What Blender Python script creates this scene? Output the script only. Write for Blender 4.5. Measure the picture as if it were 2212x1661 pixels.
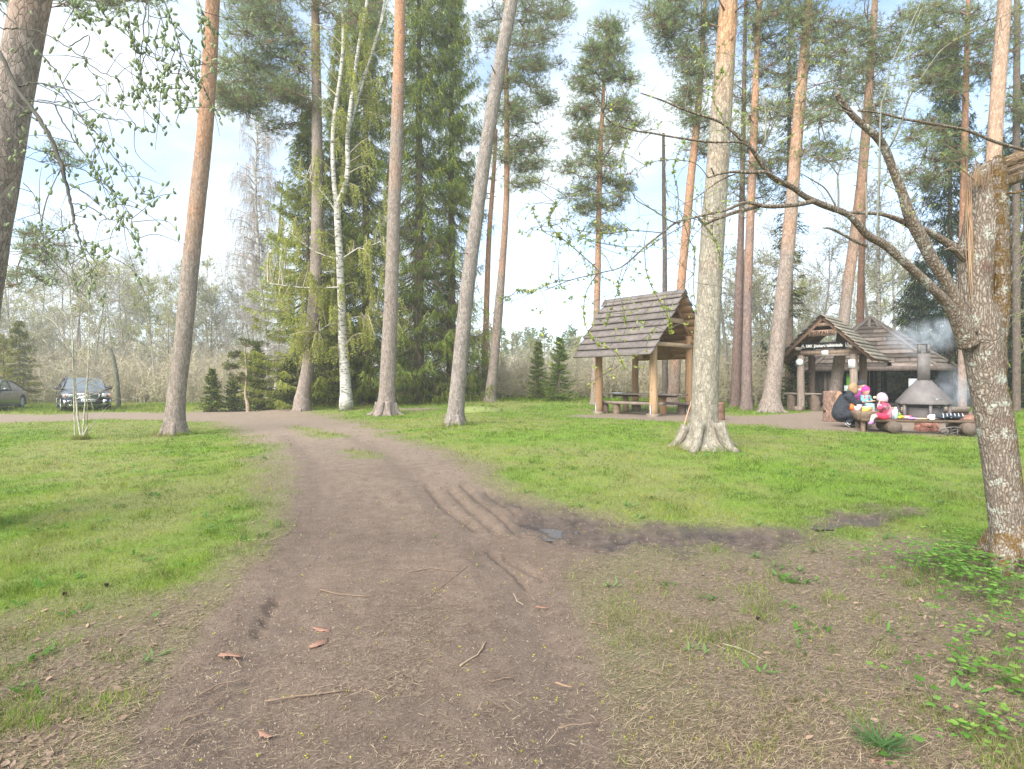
import bpy, math, random
import numpy as np
from mathutils import Vector, Matrix

# ------------------------------------------------------------------ camera, sky, sun, exposure
scene = bpy.context.scene
for o in list(bpy.data.objects):
    bpy.data.objects.remove(o)
EYE = 1.5; F = 1200.0; CX = 1106.0; HY = 825.0
cam_data = bpy.data.cameras.new("camera")
cam = bpy.data.objects.new("camera", cam_data)
scene.collection.objects.link(cam)
cam.location = (0, 0, EYE)
cam.rotation_euler = (math.radians(90), 0, 0)
cam_data.sensor_width = 36.0
cam_data.lens = 36.0 * F / 2212.0
cam_data.shift_y = -5.5 / 2212.0
cam_data.clip_start = 0.05
cam_data.clip_end = 3000
scene.camera = cam

SUN_EL = math.radians(44); SUN_AZ = math.radians(218)      # azimuth clockwise from +Y: behind the camera, to the left
world = bpy.data.worlds.new("World")
scene.world = world
world.use_nodes = True
nt = world.node_tree
for n in list(nt.nodes): nt.nodes.remove(n)
wout = nt.nodes.new("ShaderNodeOutputWorld")
sky = nt.nodes.new("ShaderNodeTexSky"); sky.sky_type = 'NISHITA'; sky.sun_disc = False
sky.sun_elevation = SUN_EL; sky.sun_rotation = SUN_AZ; sky.air_density = 1.0; sky.dust_density = 1.0; sky.ozone_density = 1.6
bg1 = nt.nodes.new("ShaderNodeBackground"); bg1.inputs[1].default_value = 0.12
bg2 = nt.nodes.new("ShaderNodeBackground"); bg2.inputs[0].default_value = (0.84, 0.93, 1.0, 1); bg2.inputs[1].default_value = 0.41
tc = nt.nodes.new("ShaderNodeTexCoord")
mp = nt.nodes.new("ShaderNodeMapping"); mp.inputs['Scale'].default_value = (1.3, 1.3, 3.2); mp.inputs['Location'].default_value = (0.6, 0.1, 0.35)
nz = nt.nodes.new("ShaderNodeTexNoise"); nz.inputs['Scale'].default_value = 1.7; nz.inputs['Detail'].default_value = 7; nz.inputs['Roughness'].default_value = 0.55
cr = nt.nodes.new("ShaderNodeValToRGB")
cr.color_ramp.elements[0].position = 0.39; cr.color_ramp.elements[0].color = (0.0, 0.0, 0.0, 1)
cr.color_ramp.elements[1].position = 0.60; cr.color_ramp.elements[1].color = (1, 1, 1, 1)
mx = nt.nodes.new("ShaderNodeMixShader")
L = nt.links.new
L(tc.outputs['Generated'], mp.inputs[0]); L(mp.outputs[0], nz.inputs['Vector']); L(nz.outputs[0], cr.inputs[0])
L(sky.outputs[0], bg1.inputs[0]); L(cr.outputs[0], mx.inputs[0]); L(bg1.outputs[0], mx.inputs[1]); L(bg2.outputs[0], mx.inputs[2]); L(mx.outputs[0], wout.inputs[0])

sun_data = bpy.data.lights.new("sun", 'SUN')
sun = bpy.data.objects.new("sun", sun_data)
scene.collection.objects.link(sun)
sun_data.energy = 2.9
sun_data.angle = math.radians(55)
sun_data.color = (1.0, 0.94, 0.84)
sdir = Vector((math.sin(SUN_AZ) * math.cos(SUN_EL), math.cos(SUN_AZ) * math.cos(SUN_EL), math.sin(SUN_EL)))
sun.rotation_euler = sdir.to_track_quat('Z', 'Y').to_euler()
sun.location = sdir * 50

scene.view_settings.view_transform = 'Standard'
scene.view_settings.look = 'None'
scene.view_settings.exposure = 1.75
scene.view_settings.gamma = 1.0
scene.render.engine = 'CYCLES'
scene.cycles.max_bounces = 6
scene.cycles.diffuse_bounces = 3
scene.cycles.transmission_bounces = 4
scene.cycles.transparent_max_bounces = 12
scene.cycles.volume_bounces = 1
scene.cycles.use_denoising = True

# ------------------------------------------------------------------ helpers
RS = np.random.RandomState(7)
random.seed(7)
COL = scene.collection

def ss(a, b, x):
    t = np.clip((np.asarray(x, float) - a) / (b - a), 0, 1)
    return t * t * (3 - 2 * t)

def _h(ix, iy, iz, seed):
    n = (ix * 374761393 + iy * 668265263 + iz * 2147483647 + seed * 974634777) & 0xffffffff
    n = ((n ^ (n >> 13)) * 1274126177) & 0xffffffff
    n = n ^ (n >> 16)
    return (n & 0xffff) / 65535.0

def vnoise(x, y, z=0.0, seed=0):
    x = np.asarray(x, float); y = np.asarray(y, float); z = np.asarray(z, float) + 0 * x
    ix = np.floor(x).astype(np.int64); iy = np.floor(y).astype(np.int64); iz = np.floor(z).astype(np.int64)
    fx = x - ix; fy = y - iy; fz = z - iz
    fx = fx * fx * (3 - 2 * fx); fy = fy * fy * (3 - 2 * fy); fz = fz * fz * (3 - 2 * fz)
    r = 0
    for dx in (0, 1):
        for dy in (0, 1):
            for dz in (0, 1):
                w = (fx if dx else 1 - fx) * (fy if dy else 1 - fy) * (fz if dz else 1 - fz)
                r = r + w * _h(ix + dx, iy + dy, iz + dz, seed)
    return r

def fbm(x, y, z=0.0, seed=0, oct=4):
    r = 0; a = 0.5; s = 1.0
    for i in range(oct):
        r = r + a * vnoise(np.asarray(x) * s, np.asarray(y) * s, np.asarray(z) * s, seed + i * 17); a *= 0.5; s *= 2.03
    return r / (1 - 0.5 ** oct)

def gh0(x, y):
    x = np.asarray(x, float); y = np.asarray(y, float)
    R_ = ss(2.5, 12.5, y)
    side = 0.16 + 0.27 * ss(-8.5, -1.0, x)
    g = R_ * side
    g = g + 0.22 * ss(18.5, 25, y) * ss(-13, -8, x) * (1 - ss(5, 12, x))
    g = g - 1.2 * ss(45, 120, y)
    return g

def gh(x, y):
    x = np.asarray(x, float); y = np.asarray(y, float)
    return gh0(x, y) + 0.05 * (fbm(x * 0.5, y * 0.5, 0, 3, 3) - 0.5) * ss(3, 8, y)

def P(px, py, Z):
    return Vector(((px - CX) / F * Z, Z, EYE - (py - HY) / F * Z))

def atg(px, py, zmax=70.0):
    """where the sight line through a photo position meets the ground"""
    Z = 1.6; step = 0.05
    while Z < zmax:
        if EYE - (py - HY) / F * Z <= float(gh((px - CX) / F * Z, Z)): break
        Z += step; step = 0.01 * Z * 0.5
    x = (px - CX) / F * Z
    return Vector((x, Z, float(gh(x, Z))))

def G(x, y):
    return Vector((x, y, float(gh(x, y))))

def setp(o, label=None, cat=None, group=None, kind=None):
    if label: o['label'] = label
    if cat: o['category'] = cat
    if group: o['group'] = group
    if kind: o['kind'] = kind
    return o

def empty(name, loc, label, cat, group=None, rz=0.0, kind=None):
    o = bpy.data.objects.new(name, None); COL.objects.link(o)
    o.location = loc; o.rotation_euler = (0, 0, rz); o.empty_display_size = 0.2
    return setp(o, label, cat, group, kind)

class MB:
    """collects pieces of one mesh as arrays"""
    def __init__(s):
        s.v = []; s.q = []; s.t = []; s.c = []; s.n = 0; s.qm = []; s.tm = []
    def add(s, v, q=None, t=None, col=None, m=0):
        v = np.asarray(v, float).reshape(-1, 3)
        if q is not None and len(q):
            q = np.asarray(q, np.int64).reshape(-1, 4); s.q.append(q + s.n); s.qm.append(np.full(len(q), m))
        if t is not None and len(t):
            t = np.asarray(t, np.int64).reshape(-1, 3); s.t.append(t + s.n); s.tm.append(np.full(len(t), m))
        if col is None: col = (1, 1, 1)
        col = np.asarray(col, float)
        if col.ndim == 1: col = np.tile(col, (len(v), 1))
        s.c.append(col); s.v.append(v); s.n += len(v)
        return s
    def box(s, c, size, rz=0, rx=0, ry=0, col=None, m=0, taper=1.0, jit=0):
        sx, sy, sz = size[0] / 2, size[1] / 2, size[2] / 2
        v = np.array([[-sx, -sy, -sz], [sx, -sy, -sz], [sx, sy, -sz], [-sx, sy, -sz], [-sx * taper, -sy * taper, sz], [sx * taper, -sy * taper, sz], [sx * taper, sy * taper, sz], [-sx * taper, sy * taper, sz]])
        if jit: v = v + RS.uniform(-jit, jit, v.shape)
        R = np.array(Matrix.Rotation(rz, 3, 'Z') @ Matrix.Rotation(ry, 3, 'Y') @ Matrix.Rotation(rx, 3, 'X'))
        v = v @ R.T + np.array(c)
        return s.add(v, [[0, 3, 2, 1], [4, 5, 6, 7], [0, 1, 5, 4], [1, 2, 6, 5], [2, 3, 7, 6], [3, 0, 4, 7]], col=col, m=m)
    def beam(s, a, b, w, h, col=None, m=0, up=(0, 0, 1)):
        """a squared beam from a to b"""
        a = np.array(a, float); b = np.array(b, float); d = b - a; L_ = np.linalg.norm(d); d /= L_
        u = np.array(up, float); sd = np.cross(d, u)
        if np.linalg.norm(sd) < 1e-3: sd = np.cross(d, (1, 0, 0))
        sd /= np.linalg.norm(sd); u = np.cross(sd, d)
        v = []
        for p in (a, b):
            for i, j in ((-1, -1), (1, -1), (1, 1), (-1, 1)): v.append(p + sd * i * w / 2 + u * j * h / 2)
        return s.add(v, [[0, 1, 2, 3], [7, 6, 5, 4], [0, 4, 5, 1], [1, 5, 6, 2], [2, 6, 7, 3], [3, 7, 4, 0]], col=col, m=m)
    def tube(s, pts, rad, seg=8, col=None, cap=True, rough=0.0, seed=0, m=0, oval=None):
        pts = np.array(pts, float); n = len(pts); rad = np.broadcast_to(np.array(rad, float), (n,))
        d = np.gradient(pts, axis=0); d /= (np.linalg.norm(d, axis=1)[:, None] + 1e-9)
        ref = np.array([0.0, 1.0, 0.0]) if abs(d[:, 1]).mean() < 0.8 else np.array([1.0, 0, 0])
        u = np.cross(d, ref); u /= (np.linalg.norm(u, axis=1)[:, None] + 1e-9); w = np.cross(d, u)
        th = np.linspace(0, 2 * math.pi, seg, endpoint=False)
        rr = rad[:, None] * np.ones((1, seg))
        if rough:
            L_ = np.concatenate([[0], np.cumsum(np.linalg.norm(np.diff(pts, axis=0), axis=1))])
            rr = rr * (1 + rough * (fbm(np.cos(th)[None, :] * 2.5 + 0 * rr, np.sin(th)[None, :] * 2.5 + 0 * rr, L_[:, None] * 3.0, seed) - 0.5) * 2)
        cs = np.cos(th)[None, :, None]; sn = np.sin(th)[None, :, None]
        if oval: sn = sn * oval
        v = pts[:, None, :] + rr[:, :, None] * (cs * u[:, None, :] + sn * w[:, None, :])
        i = np.arange(n - 1)[:, None] * seg; j = np.arange(seg)[None, :]; j2 = (j + 1) % seg
        q = np.stack([i + j, i + j2, i + seg + j2, i + seg + j], -1).reshape(-1, 4)
        v = v.reshape(-1, 3); t = []
        if cap:
            v = np.vstack([v, pts[0], pts[-1]]); a = n * seg
            t = [[a, (k + 1) % seg, k] for k in range(seg)] + [[a + 1, (n - 1) * seg + k, (n - 1) * seg + (k + 1) % seg] for k in range(seg)]
        if col is not None and np.ndim(col) == 2:
            cc = np.repeat(np.asarray(col, float), seg, axis=0)
            if cap: cc = np.vstack([cc, cc[0], cc[-1]])
            col = cc
        return s.add(v, q, t if len(t) else None, col=col, m=m)
    def lathe(s, c, prof, seg=16, axis='Z', col=None, m=0, rot=None, cap=True):
        """prof: list of (r, z)"""
        th = np.linspace(0, 2 * math.pi, seg, endpoint=False)
        v = np.array([[r * math.cos(t_), r * math.sin(t_), z] for r, z in prof for t_ in th])
        R = Matrix.Identity(3)
        if axis == 'X': R = Matrix.Rotation(math.pi / 2, 3, 'Y')
        if axis == 'Y': R = Matrix.Rotation(-math.pi / 2, 3, 'X')
        if rot is not None: R = rot @ R
        n = len(prof)
        i = np.arange(n - 1)[:, None] * seg; j = np.arange(seg)[None, :]; j2 = (j + 1) % seg
        q = np.stack([i + j, i + j2, i + seg + j2, i + seg + j], -1).reshape(-1, 4)
        t = None
        if cap:
            v = np.vstack([v, [[0, 0, prof[0][1]], [0, 0, prof[-1][1]]]]); a = n * seg
            t = [[a, (k + 1) % seg, k] for k in range(seg)] + [[a + 1, (n - 1) * seg + k, (n - 1) * seg + (k + 1) % seg] for k in range(seg)]
        v = v @ np.array(R).T + np.array(c)
        return s.add(v, q, t, col=col, m=m)
    def ball(s, c, r, seg=12, rings=8, col=None, m=0, rot=None):
        r = np.broadcast_to(np.array(r, float), (3,))
        ph = np.linspace(0, math.pi, rings + 1)
        th = np.linspace(0, 2 * math.pi, seg, endpoint=False)
        v = np.array([[math.sin(p) * math.cos(t_) * r[0], math.sin(p) * math.sin(t_) * r[1], math.cos(p) * r[2]] for p in ph for t_ in th])
        if rot is not None: v = v @ np.array(rot).T
        i = np.arange(rings)[:, None] * seg; j = np.arange(seg)[None, :]; j2 = (j + 1) % seg
        q = np.stack([i + j, i + seg + j, i + seg + j2, i + j2], -1).reshape(-1, 4)
        return s.add(v + np.array(c), q, col=col, m=m)
    def blades(s, o, d, ln, wd, col=None, m=0):
        """thin triangles from o along d"""
        o = np.asarray(o, float); d = np.asarray(d, float); n = len(o)
        if n == 0: return s
        d = d / (np.linalg.norm(d, axis=1)[:, None] + 1e-9)
        r = RS.normal(size=(n, 3)); sd = np.cross(d, r); sd /= (np.linalg.norm(sd, axis=1)[:, None] + 1e-9)
        ln = np.broadcast_to(ln, (n,))[:, None]; wd = np.broadcast_to(wd, (n,))[:, None]
        v = np.stack([o - sd * wd / 2, o + sd * wd / 2, o + d * ln], 1).reshape(-1, 3)
        t = np.arange(3 * n).reshape(-1, 3)
        if col is not None and np.ndim(col) == 2: col = np.repeat(col, 3, axis=0)
        return s.add(v, t=t, col=col, m=m)
    def leaves(s, o, d, ln, wd, col=None, m=0, nrm=None):
        """pointed oval leaves from o along d"""
        o = np.asarray(o, float); d = np.asarray(d, float); n = len(o)
        if n == 0: return s
        d = d / (np.linalg.norm(d, axis=1)[:, None] + 1e-9)
        r = RS.normal(size=(n, 3)) if nrm is None else np.asarray(nrm, float)
        sd = np.cross(d, r); sd /= (np.linalg.norm(sd, axis=1)[:, None] + 1e-9)
        ln = np.broadcast_to(ln, (n,))[:, None]; wd = np.broadcast_to(wd, (n,))[:, None]
        v = np.stack([o, o + d * ln * 0.3 + sd * wd * 0.42, o + d * ln * .65 + sd * wd * .4, o + d * ln, o + d * ln * .65 - sd * wd * .4, o + d * ln * 0.3 - sd * wd * 0.42], 1).reshape(-1, 3)
        b = np.arange(n)[:, None] * 6
        q = np.concatenate([b + np.array([[0, 1, 2, 5]]), b + np.array([[5, 2, 3, 4]])], 0)
        if col is not None and np.ndim(col) == 2: col = np.repeat(col, 6, axis=0)
        return s.add(v, q=q, col=col, m=m)
    def build(s, name, mats, parent=None, smooth=False, loc=None):
        if not isinstance(mats, (list, tuple)): mats = [mats]
        V = np.concatenate(s.v); C_ = np.concatenate(s.c)
        Q = np.concatenate(s.q) if s.q else np.zeros((0, 4), np.int64)
        T = np.concatenate(s.t) if s.t else np.zeros((0, 3), np.int64)
        if loc is not None: V = V - np.array(loc)
        me = bpy.data.meshes.new(name)
        me.vertices.add(len(V)); me.vertices.foreach_set("co", V.astype(np.float32).ravel())
        nl = Q.size + T.size
        me.loops.add(nl); me.loops.foreach_set("vertex_index", np.concatenate([Q.ravel(), T.ravel()]).astype(np.int32))
        npoly = len(Q) + len(T)
        me.polygons.add(npoly)
        st = np.concatenate([np.arange(len(Q)) * 4, len(Q) * 4 + np.arange(len(T)) * 3]).astype(np.int32)
        me.polygons.foreach_set("loop_start", st)
        mi = np.concatenate(([np.concatenate(s.qm)] if s.qm else []) + ([np.concatenate(s.tm)] if s.tm else [])).astype(np.int32)
        me.polygons.foreach_set("material_index", mi)
        if smooth: me.polygons.foreach_set("use_smooth", np.ones(npoly, bool))
        me.update(calc_edges=True)
        me.validate()
        a = me.color_attributes.new("Col", 'FLOAT_COLOR', 'POINT')
        cc = np.ones((len(V), 4), np.float32); cc[:, :3] = C_
        a.data.foreach_set("color", cc.ravel())
        for m_ in mats: me.materials.append(m_)
        o = bpy.data.objects.new(name, me); COL.objects.link(o)
        if loc is not None: o.location = loc
        if parent is not None: o.parent = parent
        return o

def under(o, parent):
    """parent o keeping it where it stands in the world"""
    o.parent = parent
    M = Matrix.Translation(parent.location) @ Matrix.Rotation(parent.rotation_euler.z, 4, 'Z')
    o.matrix_parent_inverse = M.inverted()
    return o

# ------------------------------------------------------------------ materials
class NT:
    def __init__(s, name):
        s.m = bpy.data.materials.new(name); s.m.use_nodes = True; s.t = s.m.node_tree
        for n in list(s.t.nodes): s.t.nodes.remove(n)
        s.out = s.t.nodes.new("ShaderNodeOutputMaterial")
    def n(s, kind, **kw):
        x = s.t.nodes.new("ShaderNode" + kind)
        for k, v in kw.items():
            if k in x.inputs: x.inputs[k].default_value = v
            else: setattr(x, k, v)
        return x
    def l(s, a, b): s.t.links.new(a, b)
    def noise(s, scale, detail=4, rough=.55, vec=None, dist=0):
        x = s.n("TexNoise"); x.inputs['Scale'].default_value = scale; x.inputs['Detail'].default_value = detail
        x.inputs['Roughness'].default_value = rough; x.inputs['Distortion'].default_value = dist
        if vec: s.l(vec, x.inputs['Vector'])
        return x.outputs[0]
    def ramp(s, fac, stops):
        x = s.n("ValToRGB"); e = x.color_ramp.elements
        while len(e) < len(stops): e.new(0.5)
        for i, (p, c) in enumerate(stops):
            e[i].position = p
            e[i].color = (c[0], c[1], c[2], 1) if np.ndim(c) else (c, c, c, 1)
        s.l(fac, x.inputs[0]); return x.outputs[0]
    def mix(s, fac, a, b, mode='MIX'):
        x = s.n("Mix"); x.data_type = 'RGBA'; x.blend_type = mode
        for sock, val in ((x.inputs[0], fac), (x.inputs[6], a), (x.inputs[7], b)):
            if hasattr(val, 'links'): s.l(val, sock)
            elif np.ndim(val): sock.default_value = (val[0], val[1], val[2], 1)
            else: sock.default_value = val if sock.type == 'VALUE' else (val, val, val, 1)
        return x.outputs[2]
    def math(s, op, a, b=0.0):
        x = s.n("Math"); x.operation = op
        for sock, val in ((x.inputs[0], a), (x.inputs[1], b)):
            if hasattr(val, 'links'): s.l(val, sock)
            else: sock.default_value = val
        return x.outputs[0]
    def attr(s, name="Col"):
        x = s.n("Attribute"); x.attribute_name = name; return x
    def coord(s, scale=(1, 1, 1), which='Object'):
        x = s.n("TexCoord"); m_ = s.n("Mapping"); m_.inputs['Scale'].default_value = scale
        s.l(x.outputs[which], m_.inputs[0]); return m_.outputs[0]
    def bump(s, h, strength=.4, dist=.02):
        x = s.n("Bump"); x.inputs['Strength'].default_value = strength; x.inputs['Distance'].default_value = dist
        s.l(h, x.inputs['Height']); return x.outputs[0]
    def bsdf(s, col, rough=.8, metal=0.0, normal=None, spec=None, coat=0.0):
        x = s.n("BsdfPrincipled")
        if hasattr(col, 'links'): s.l(col, x.inputs['Base Color'])
        else: x.inputs['Base Color'].default_value = (col[0], col[1], col[2], 1)
        if hasattr(rough, 'links'): s.l(rough, x.inputs['Roughness'])
        else: x.inputs['Roughness'].default_value = rough
        x.inputs['Metallic'].default_value = metal
        if spec is not None: x.inputs['Specular IOR Level'].default_value = spec
        if coat: x.inputs['Coat Weight'].default_value = coat; x.inputs['Coat Roughness'].default_value = .05
        if normal is not None: s.l(normal, x.inputs['Normal'])
        s.l(x.outputs[0], s.out.inputs[0]); return x

def m_plain(name, col, rough=.7, metal=0.0, var=.15, scale=8, bump=0.1, spec=None, coat=0.0):
    t = NT(name); c = t.coord()
    n_ = t.noise(scale, 5, .6, c)
    k = t.ramp(n_, [(0.25, 1 - var), (0.75, 1 + var)])
    t.bsdf(t.mix(1.0, col, k, 'MULTIPLY'), rough, metal, t.bump(n_, bump, .01) if bump else None, spec, coat)
    return t.m

def m_vcol(name, rough=.7, bump=.1, scale=30, var=.12, spec=None):
    t = NT(name); a = t.attr(); n_ = t.noise(scale, 4, .6, t.coord())
    k = t.ramp(n_, [(0.25, 1 - var), (0.75, 1 + var)])
    t.bsdf(t.mix(1.0, a.outputs[0], k, 'MULTIPLY'), rough, 0, t.bump(n_, bump, .01), spec)
    return t.m

def m_leaf(name, trans=.35, gain=1.0):
    """foliage: colour from the mesh, light passes through"""
    t = NT(name); a = t.attr()
    d = t.n("BsdfDiffuse"); tr = t.n("BsdfTranslucent"); mxs = t.n("MixShader"); mxs.inputs[0].default_value = trans
    t.l(a.outputs[0], d.inputs[0]); t.l(a.outputs[0], tr.inputs[0])
    t.l(d.outputs[0], mxs.inputs[1]); t.l(tr.outputs[0], mxs.inputs[2]); t.l(mxs.outputs[0], t.out.inputs[0])
    return t.m

def m_bark(name, scale=14, stretch=.35, crack=.55, bump=.9, edge=.12):
    """plated bark: mesh colour broken up by dark cracks between plates"""
    t = NT(name); a = t.attr(); c = t.coord((1, 1, stretch))
    w = t.noise(6, 3, .5, c)
    cc = t.n("Mix"); cc.data_type = 'VECTOR'; cc.inputs[0].default_value = .10
    t.l(c, cc.inputs[4])
    nn = t.n("TexNoise"); nn.inputs['Scale'].default_value = 9; t.l(c, nn.inputs['Vector']); t.l(nn.outputs[1], cc.inputs[5])
    v = t.n("TexVoronoi"); v.feature = 'DISTANCE_TO_EDGE'; v.inputs['Scale'].default_value = scale; t.l(cc.outputs[1], v.inputs['Vector'])
    v2 = t.n("TexVoronoi"); v2.feature = 'F1'; v2.inputs['Scale'].default_value = scale; t.l(cc.outputs[1], v2.inputs['Vector'])
    gap = t.ramp(v.outputs[0], [(0.0, crack), (edge, 1.0)])
    tone = t.ramp(v2.outputs['Color'], [(0.1, .72), (0.9, 1.28)])
    fine = t.ramp(t.noise(60, 4, .7, c), [(0.3, .7), (0.7, 1.3)])
    k = t.mix(1.0, gap, tone, 'MULTIPLY'); k = t.mix(1.0, k, fine, 'MULTIPLY')
    col = t.mix(1.0, a.outputs[0], k, 'MULTIPLY')
    hsum = t.math('ADD', t.math('MINIMUM', v.outputs[0], edge * 1.4), t.math('MULTIPLY', t.noise(60, 4, .7, c), .05))
    t.bsdf(col, .92, 0, t.bump(hsum, bump, .06), .2)
    return t.m

M = {}
M['pine_bark'] = m_bark("pine bark", 30, .40, .66, .9, .07)
M['smooth_bark'] = m_bark("fine bark", 30, .5, .75, .4)
M['needles'] = m_leaf("needles", .42)
M['leaves'] = m_leaf("leaves", .45)
M['twigs'] = m_vcol("twigs", .9, .05)
def m_birch():
    t = NT("birch bark"); a = t.attr(); c = t.coord((1, 1, 3.2)); c2 = t.coord((1, 1, 1))
    n1 = t.noise(5, 5, .7, c); n2 = t.noise(2.2, 4, .6, c2)
    k = t.ramp(n1, [(.40, (.05, .045, .04)), (.47, (.46, .44, .40)), (.8, (.66, .64, .59))])
    k2 = t.mix(t.ramp(n2, [(.5, 0), (.66, .55)]), k, (.16, .14, .11))
    t.bsdf(t.mix(1.0, k2, a.outputs[0], 'MULTIPLY'), .8, 0, t.bump(n1, .4, .02)); return t.m
M['birch'] = m_birch()
def m_wood(name, col, dark, grain=(1, 1, 1), rough=.85, knots=True):
    t = NT(name); c = t.coord(grain); a = t.attr()
    n1 = t.noise(3, 6, .65, c, .6); n2 = t.noise(1.1, 3, .5, t.coord())
    k = t.ramp(n1, [(.3, dark), (.62, col)])
    k = t.mix(t.ramp(n2, [(.35, 0), (.7, .35)]), k, [x * .55 for x in col])
    if knots:
        v = t.n("TexVoronoi"); v.inputs['Scale'].default_value = 3.0; t.l(t.coord((1, 1, 1)), v.inputs['Vector'])
        k = t.mix(t.ramp(v.outputs[0], [(.0, .85), (.13, 0)]), k, [x * .35 for x in dark])
    t.bsdf(t.mix(1.0, k, a.outputs[0], 'MULTIPLY'), rough, 0, t.bump(n1, .35, .01), .25); return t.m
# ------------------------------------------------------------------ ground: one sheet, split where bare earth begins
def poly_w(pts):
    return np.array([[*(atg(*p).xy)] for p in pts])

def sdist(poly, x, y):
    """signed distance to polygon (negative inside)"""
    d = np.full(x.shape, 1e9); ins = np.zeros(x.shape, bool)
    n = len(poly)
    for i in range(n):
        ax, ay = poly[i]; bx, by = poly[(i + 1) % n]
        ex, ey = bx - ax, by - ay
        t = np.clip(((x - ax) * ex + (y - ay) * ey) / (ex * ex + ey * ey + 1e-9), 0, 1)
        d = np.minimum(d, np.hypot(x - ax - t * ex, y - ay - t * ey))
        c = ((ay > y) != (by > y)) & (x < (bx - ax) * (y - ay) / (by - ay + 1e-12) + ax)
        ins ^= c
    return np.where(ins, -d, d)

def extend(px, py):   # a point beyond the picture, given directly in metres
    return np.array([[px, py]])

road = poly_w([(215, 1661), (330, 1500), (455, 1330), (560, 1200), (612, 1090), (615, 1020), (597, 972), (532, 936), (478, 914), (402, 909), (341, 907), (228, 906), (114, 910), (0, 913)])
road = np.vstack([road, extend(-30, 19), extend(-30, 22.5), poly_w([(0, 896), (114, 897), (228, 891), (341, 893), (405, 892), (480, 885), (549, 883), (651, 888), (720, 900), (771, 919), (822, 938), (874, 951), (925, 965), (985, 1000), (1055, 1040), (1105, 1068), (1175, 1085), (1250, 1103), (1310, 1128), (1390, 1165), (1350, 1200), (1290, 1240), (1330, 1330), (1400, 1460), (1470, 1661)]), extend(1.05, 0.5), extend(.8, -12), extend(-3.2, -12), extend(-1.9, 0.3)])
litter_r = np.vstack([poly_w([(1260, 1170), (1400, 1190), (1600, 1185), (1800, 1165), (2000, 1160), (2150, 1215), (2212, 1240)]), extend(6, 3), extend(6, -12), extend(.8, -12), poly_w([(1220, 1661), (1130, 1330), (1150, 1180)])])
litter_l = np.vstack([poly_w([(570, 1235), (430, 1300), (200, 1345), (0, 1370)]), extend(-8, 2.8), extend(-8, -12), extend(-3.2, -12), extend(-1.9, .3), poly_w([(215, 1661), (455, 1330)])])
muddy = poly_w([(1050, 1070), (1130, 1072), (1240, 1103), (1330, 1130), (1450, 1136), (1600, 1150), (1700, 1130), (1830, 1108), (1960, 1098), (2000, 1112), (1930, 1128), (1800, 1150), (1650, 1172), (1480, 1180), (1320, 1180), (1200, 1165), (1120, 1135)])
wet = poly_w([(1130, 1135), (1190, 1128), (1240, 1140), (1200, 1160), (1150, 1155)])
picnic = poly_w([(1215, 899), (1290, 893), (1400, 889), (1520, 891), (1600, 901), (1690, 894), (1760, 888), (1830, 884), (2000, 882), (2120, 890), (2125, 944), (2000, 941), (1850, 934), (1700, 926), (1560, 912), (1440, 911), (1330, 906)])
pond_path = poly_w([(830, 884), (930, 880), (960, 883), (900, 888)])
island = poly_w([(635, 920), (690, 930), (745, 944), (700, 948), (660, 936)])
island2 = poly_w([(750, 975), (800, 978), (800, 990), (760, 988)])

def fields(x, y):
    """earth, litter, mud, wet weights at ground points"""
    e = (fbm(x * 1.1, y * 1.1, 0, 11, 4) - .5) * 1.1 + (fbm(x * 5, y * 5, 0, 12, 3) - .5) * .5
    sc = np.clip(y * .075, .3, 1.0)
    dr = sdist(road, x, y) + e * sc * .9
    dp = sdist(picnic, x, y) + e * .6
    isl = np.minimum(sdist(island, x, y), sdist(island2, x, y)) + e * .45
    dpp = sdist(pond_path, x, y) + e * .5
    md = sdist(muddy, x, y) + e * .5 - .04 + (fbm(x * 3.2, y * 3.2, 0, 77, 3) - .5) * .45
    d = np.minimum(np.minimum(dr, dp), dpp)
    d = np.maximum(d, -isl * 1.0 - .05)
    d = np.minimum(d, md)
    wide = 1 + 1.6 * ss(.1, .6, x) * (1 - ss(4.2, 5.5, y))      # the right verge is trodden bare and fades slowly
    earth = 1 - ss(-.38, .38, d / (np.clip(y * .09, .45, 1.0) * wide))
    lit = np.maximum(1.15 * (1 - ss(-.7, .5, sdist(litter_r, x, y) + e)), 1 - ss(-.7, .8, sdist(litter_l, x, y) + e * 1.6))
    # ring of litter along the road edge
    lit = np.maximum(lit, .75 * (1 - ss(.0, .55, np.abs(dr)))) 
    mud = 1 - ss(-.22, .22, md)
    wt = 1 - ss(-.1, .12, sdist(wet, x, y) + e * .3)
    wt = np.maximum(wt, mud * ss(.54, .64, fbm(x * 2.2, y * 2.2, 0, 44, 3)) * .95)
    return earth, np.clip(lit, 0, 1) * (1 - earth), mud, wt, dr

def lawn_tone(x, y):
    """0..1: fresh green to yellow-brown lawn patches"""
    n = fbm(x * .55, y * .55, 0, 31, 4); n2 = fbm(x * 2.3, y * 2.3, 0, 37, 3)
    return np.clip((n * .65 + n2 * .35 - .5) * 4.2 + .42 - .14 * ss(-2, 4, x) + .1 * (1 - ss(-8, -2, x)), 0, 1)

# polar grid about the place where the photographer stands
nr = 880; r = 0.35 * (900 / 0.35) ** (np.linspace(0, 1, nr) ** 1.25)
tf = np.radians(np.concatenate([np.linspace(-50, 50, 860), np.linspace(50, 310, 120)[1:-1]]))
na = len(tf)
RR, TT = np.meshgrid(r, tf, indexing='ij')
gx = RR * np.sin(TT); gy = RR * np.cos(TT)
gz = gh(gx, gy)
earth, lit, mud, wt, dr = fields(gx, gy)
near = (1 - ss(8, 30, RR))
gz = gz + near * (fbm(gx * 9, gy * 9, 0, 51, 3) - .5) * (.016 + .075 * mud * (1 - wt)) - .035 * mud * near - .02 * wt * near
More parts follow.
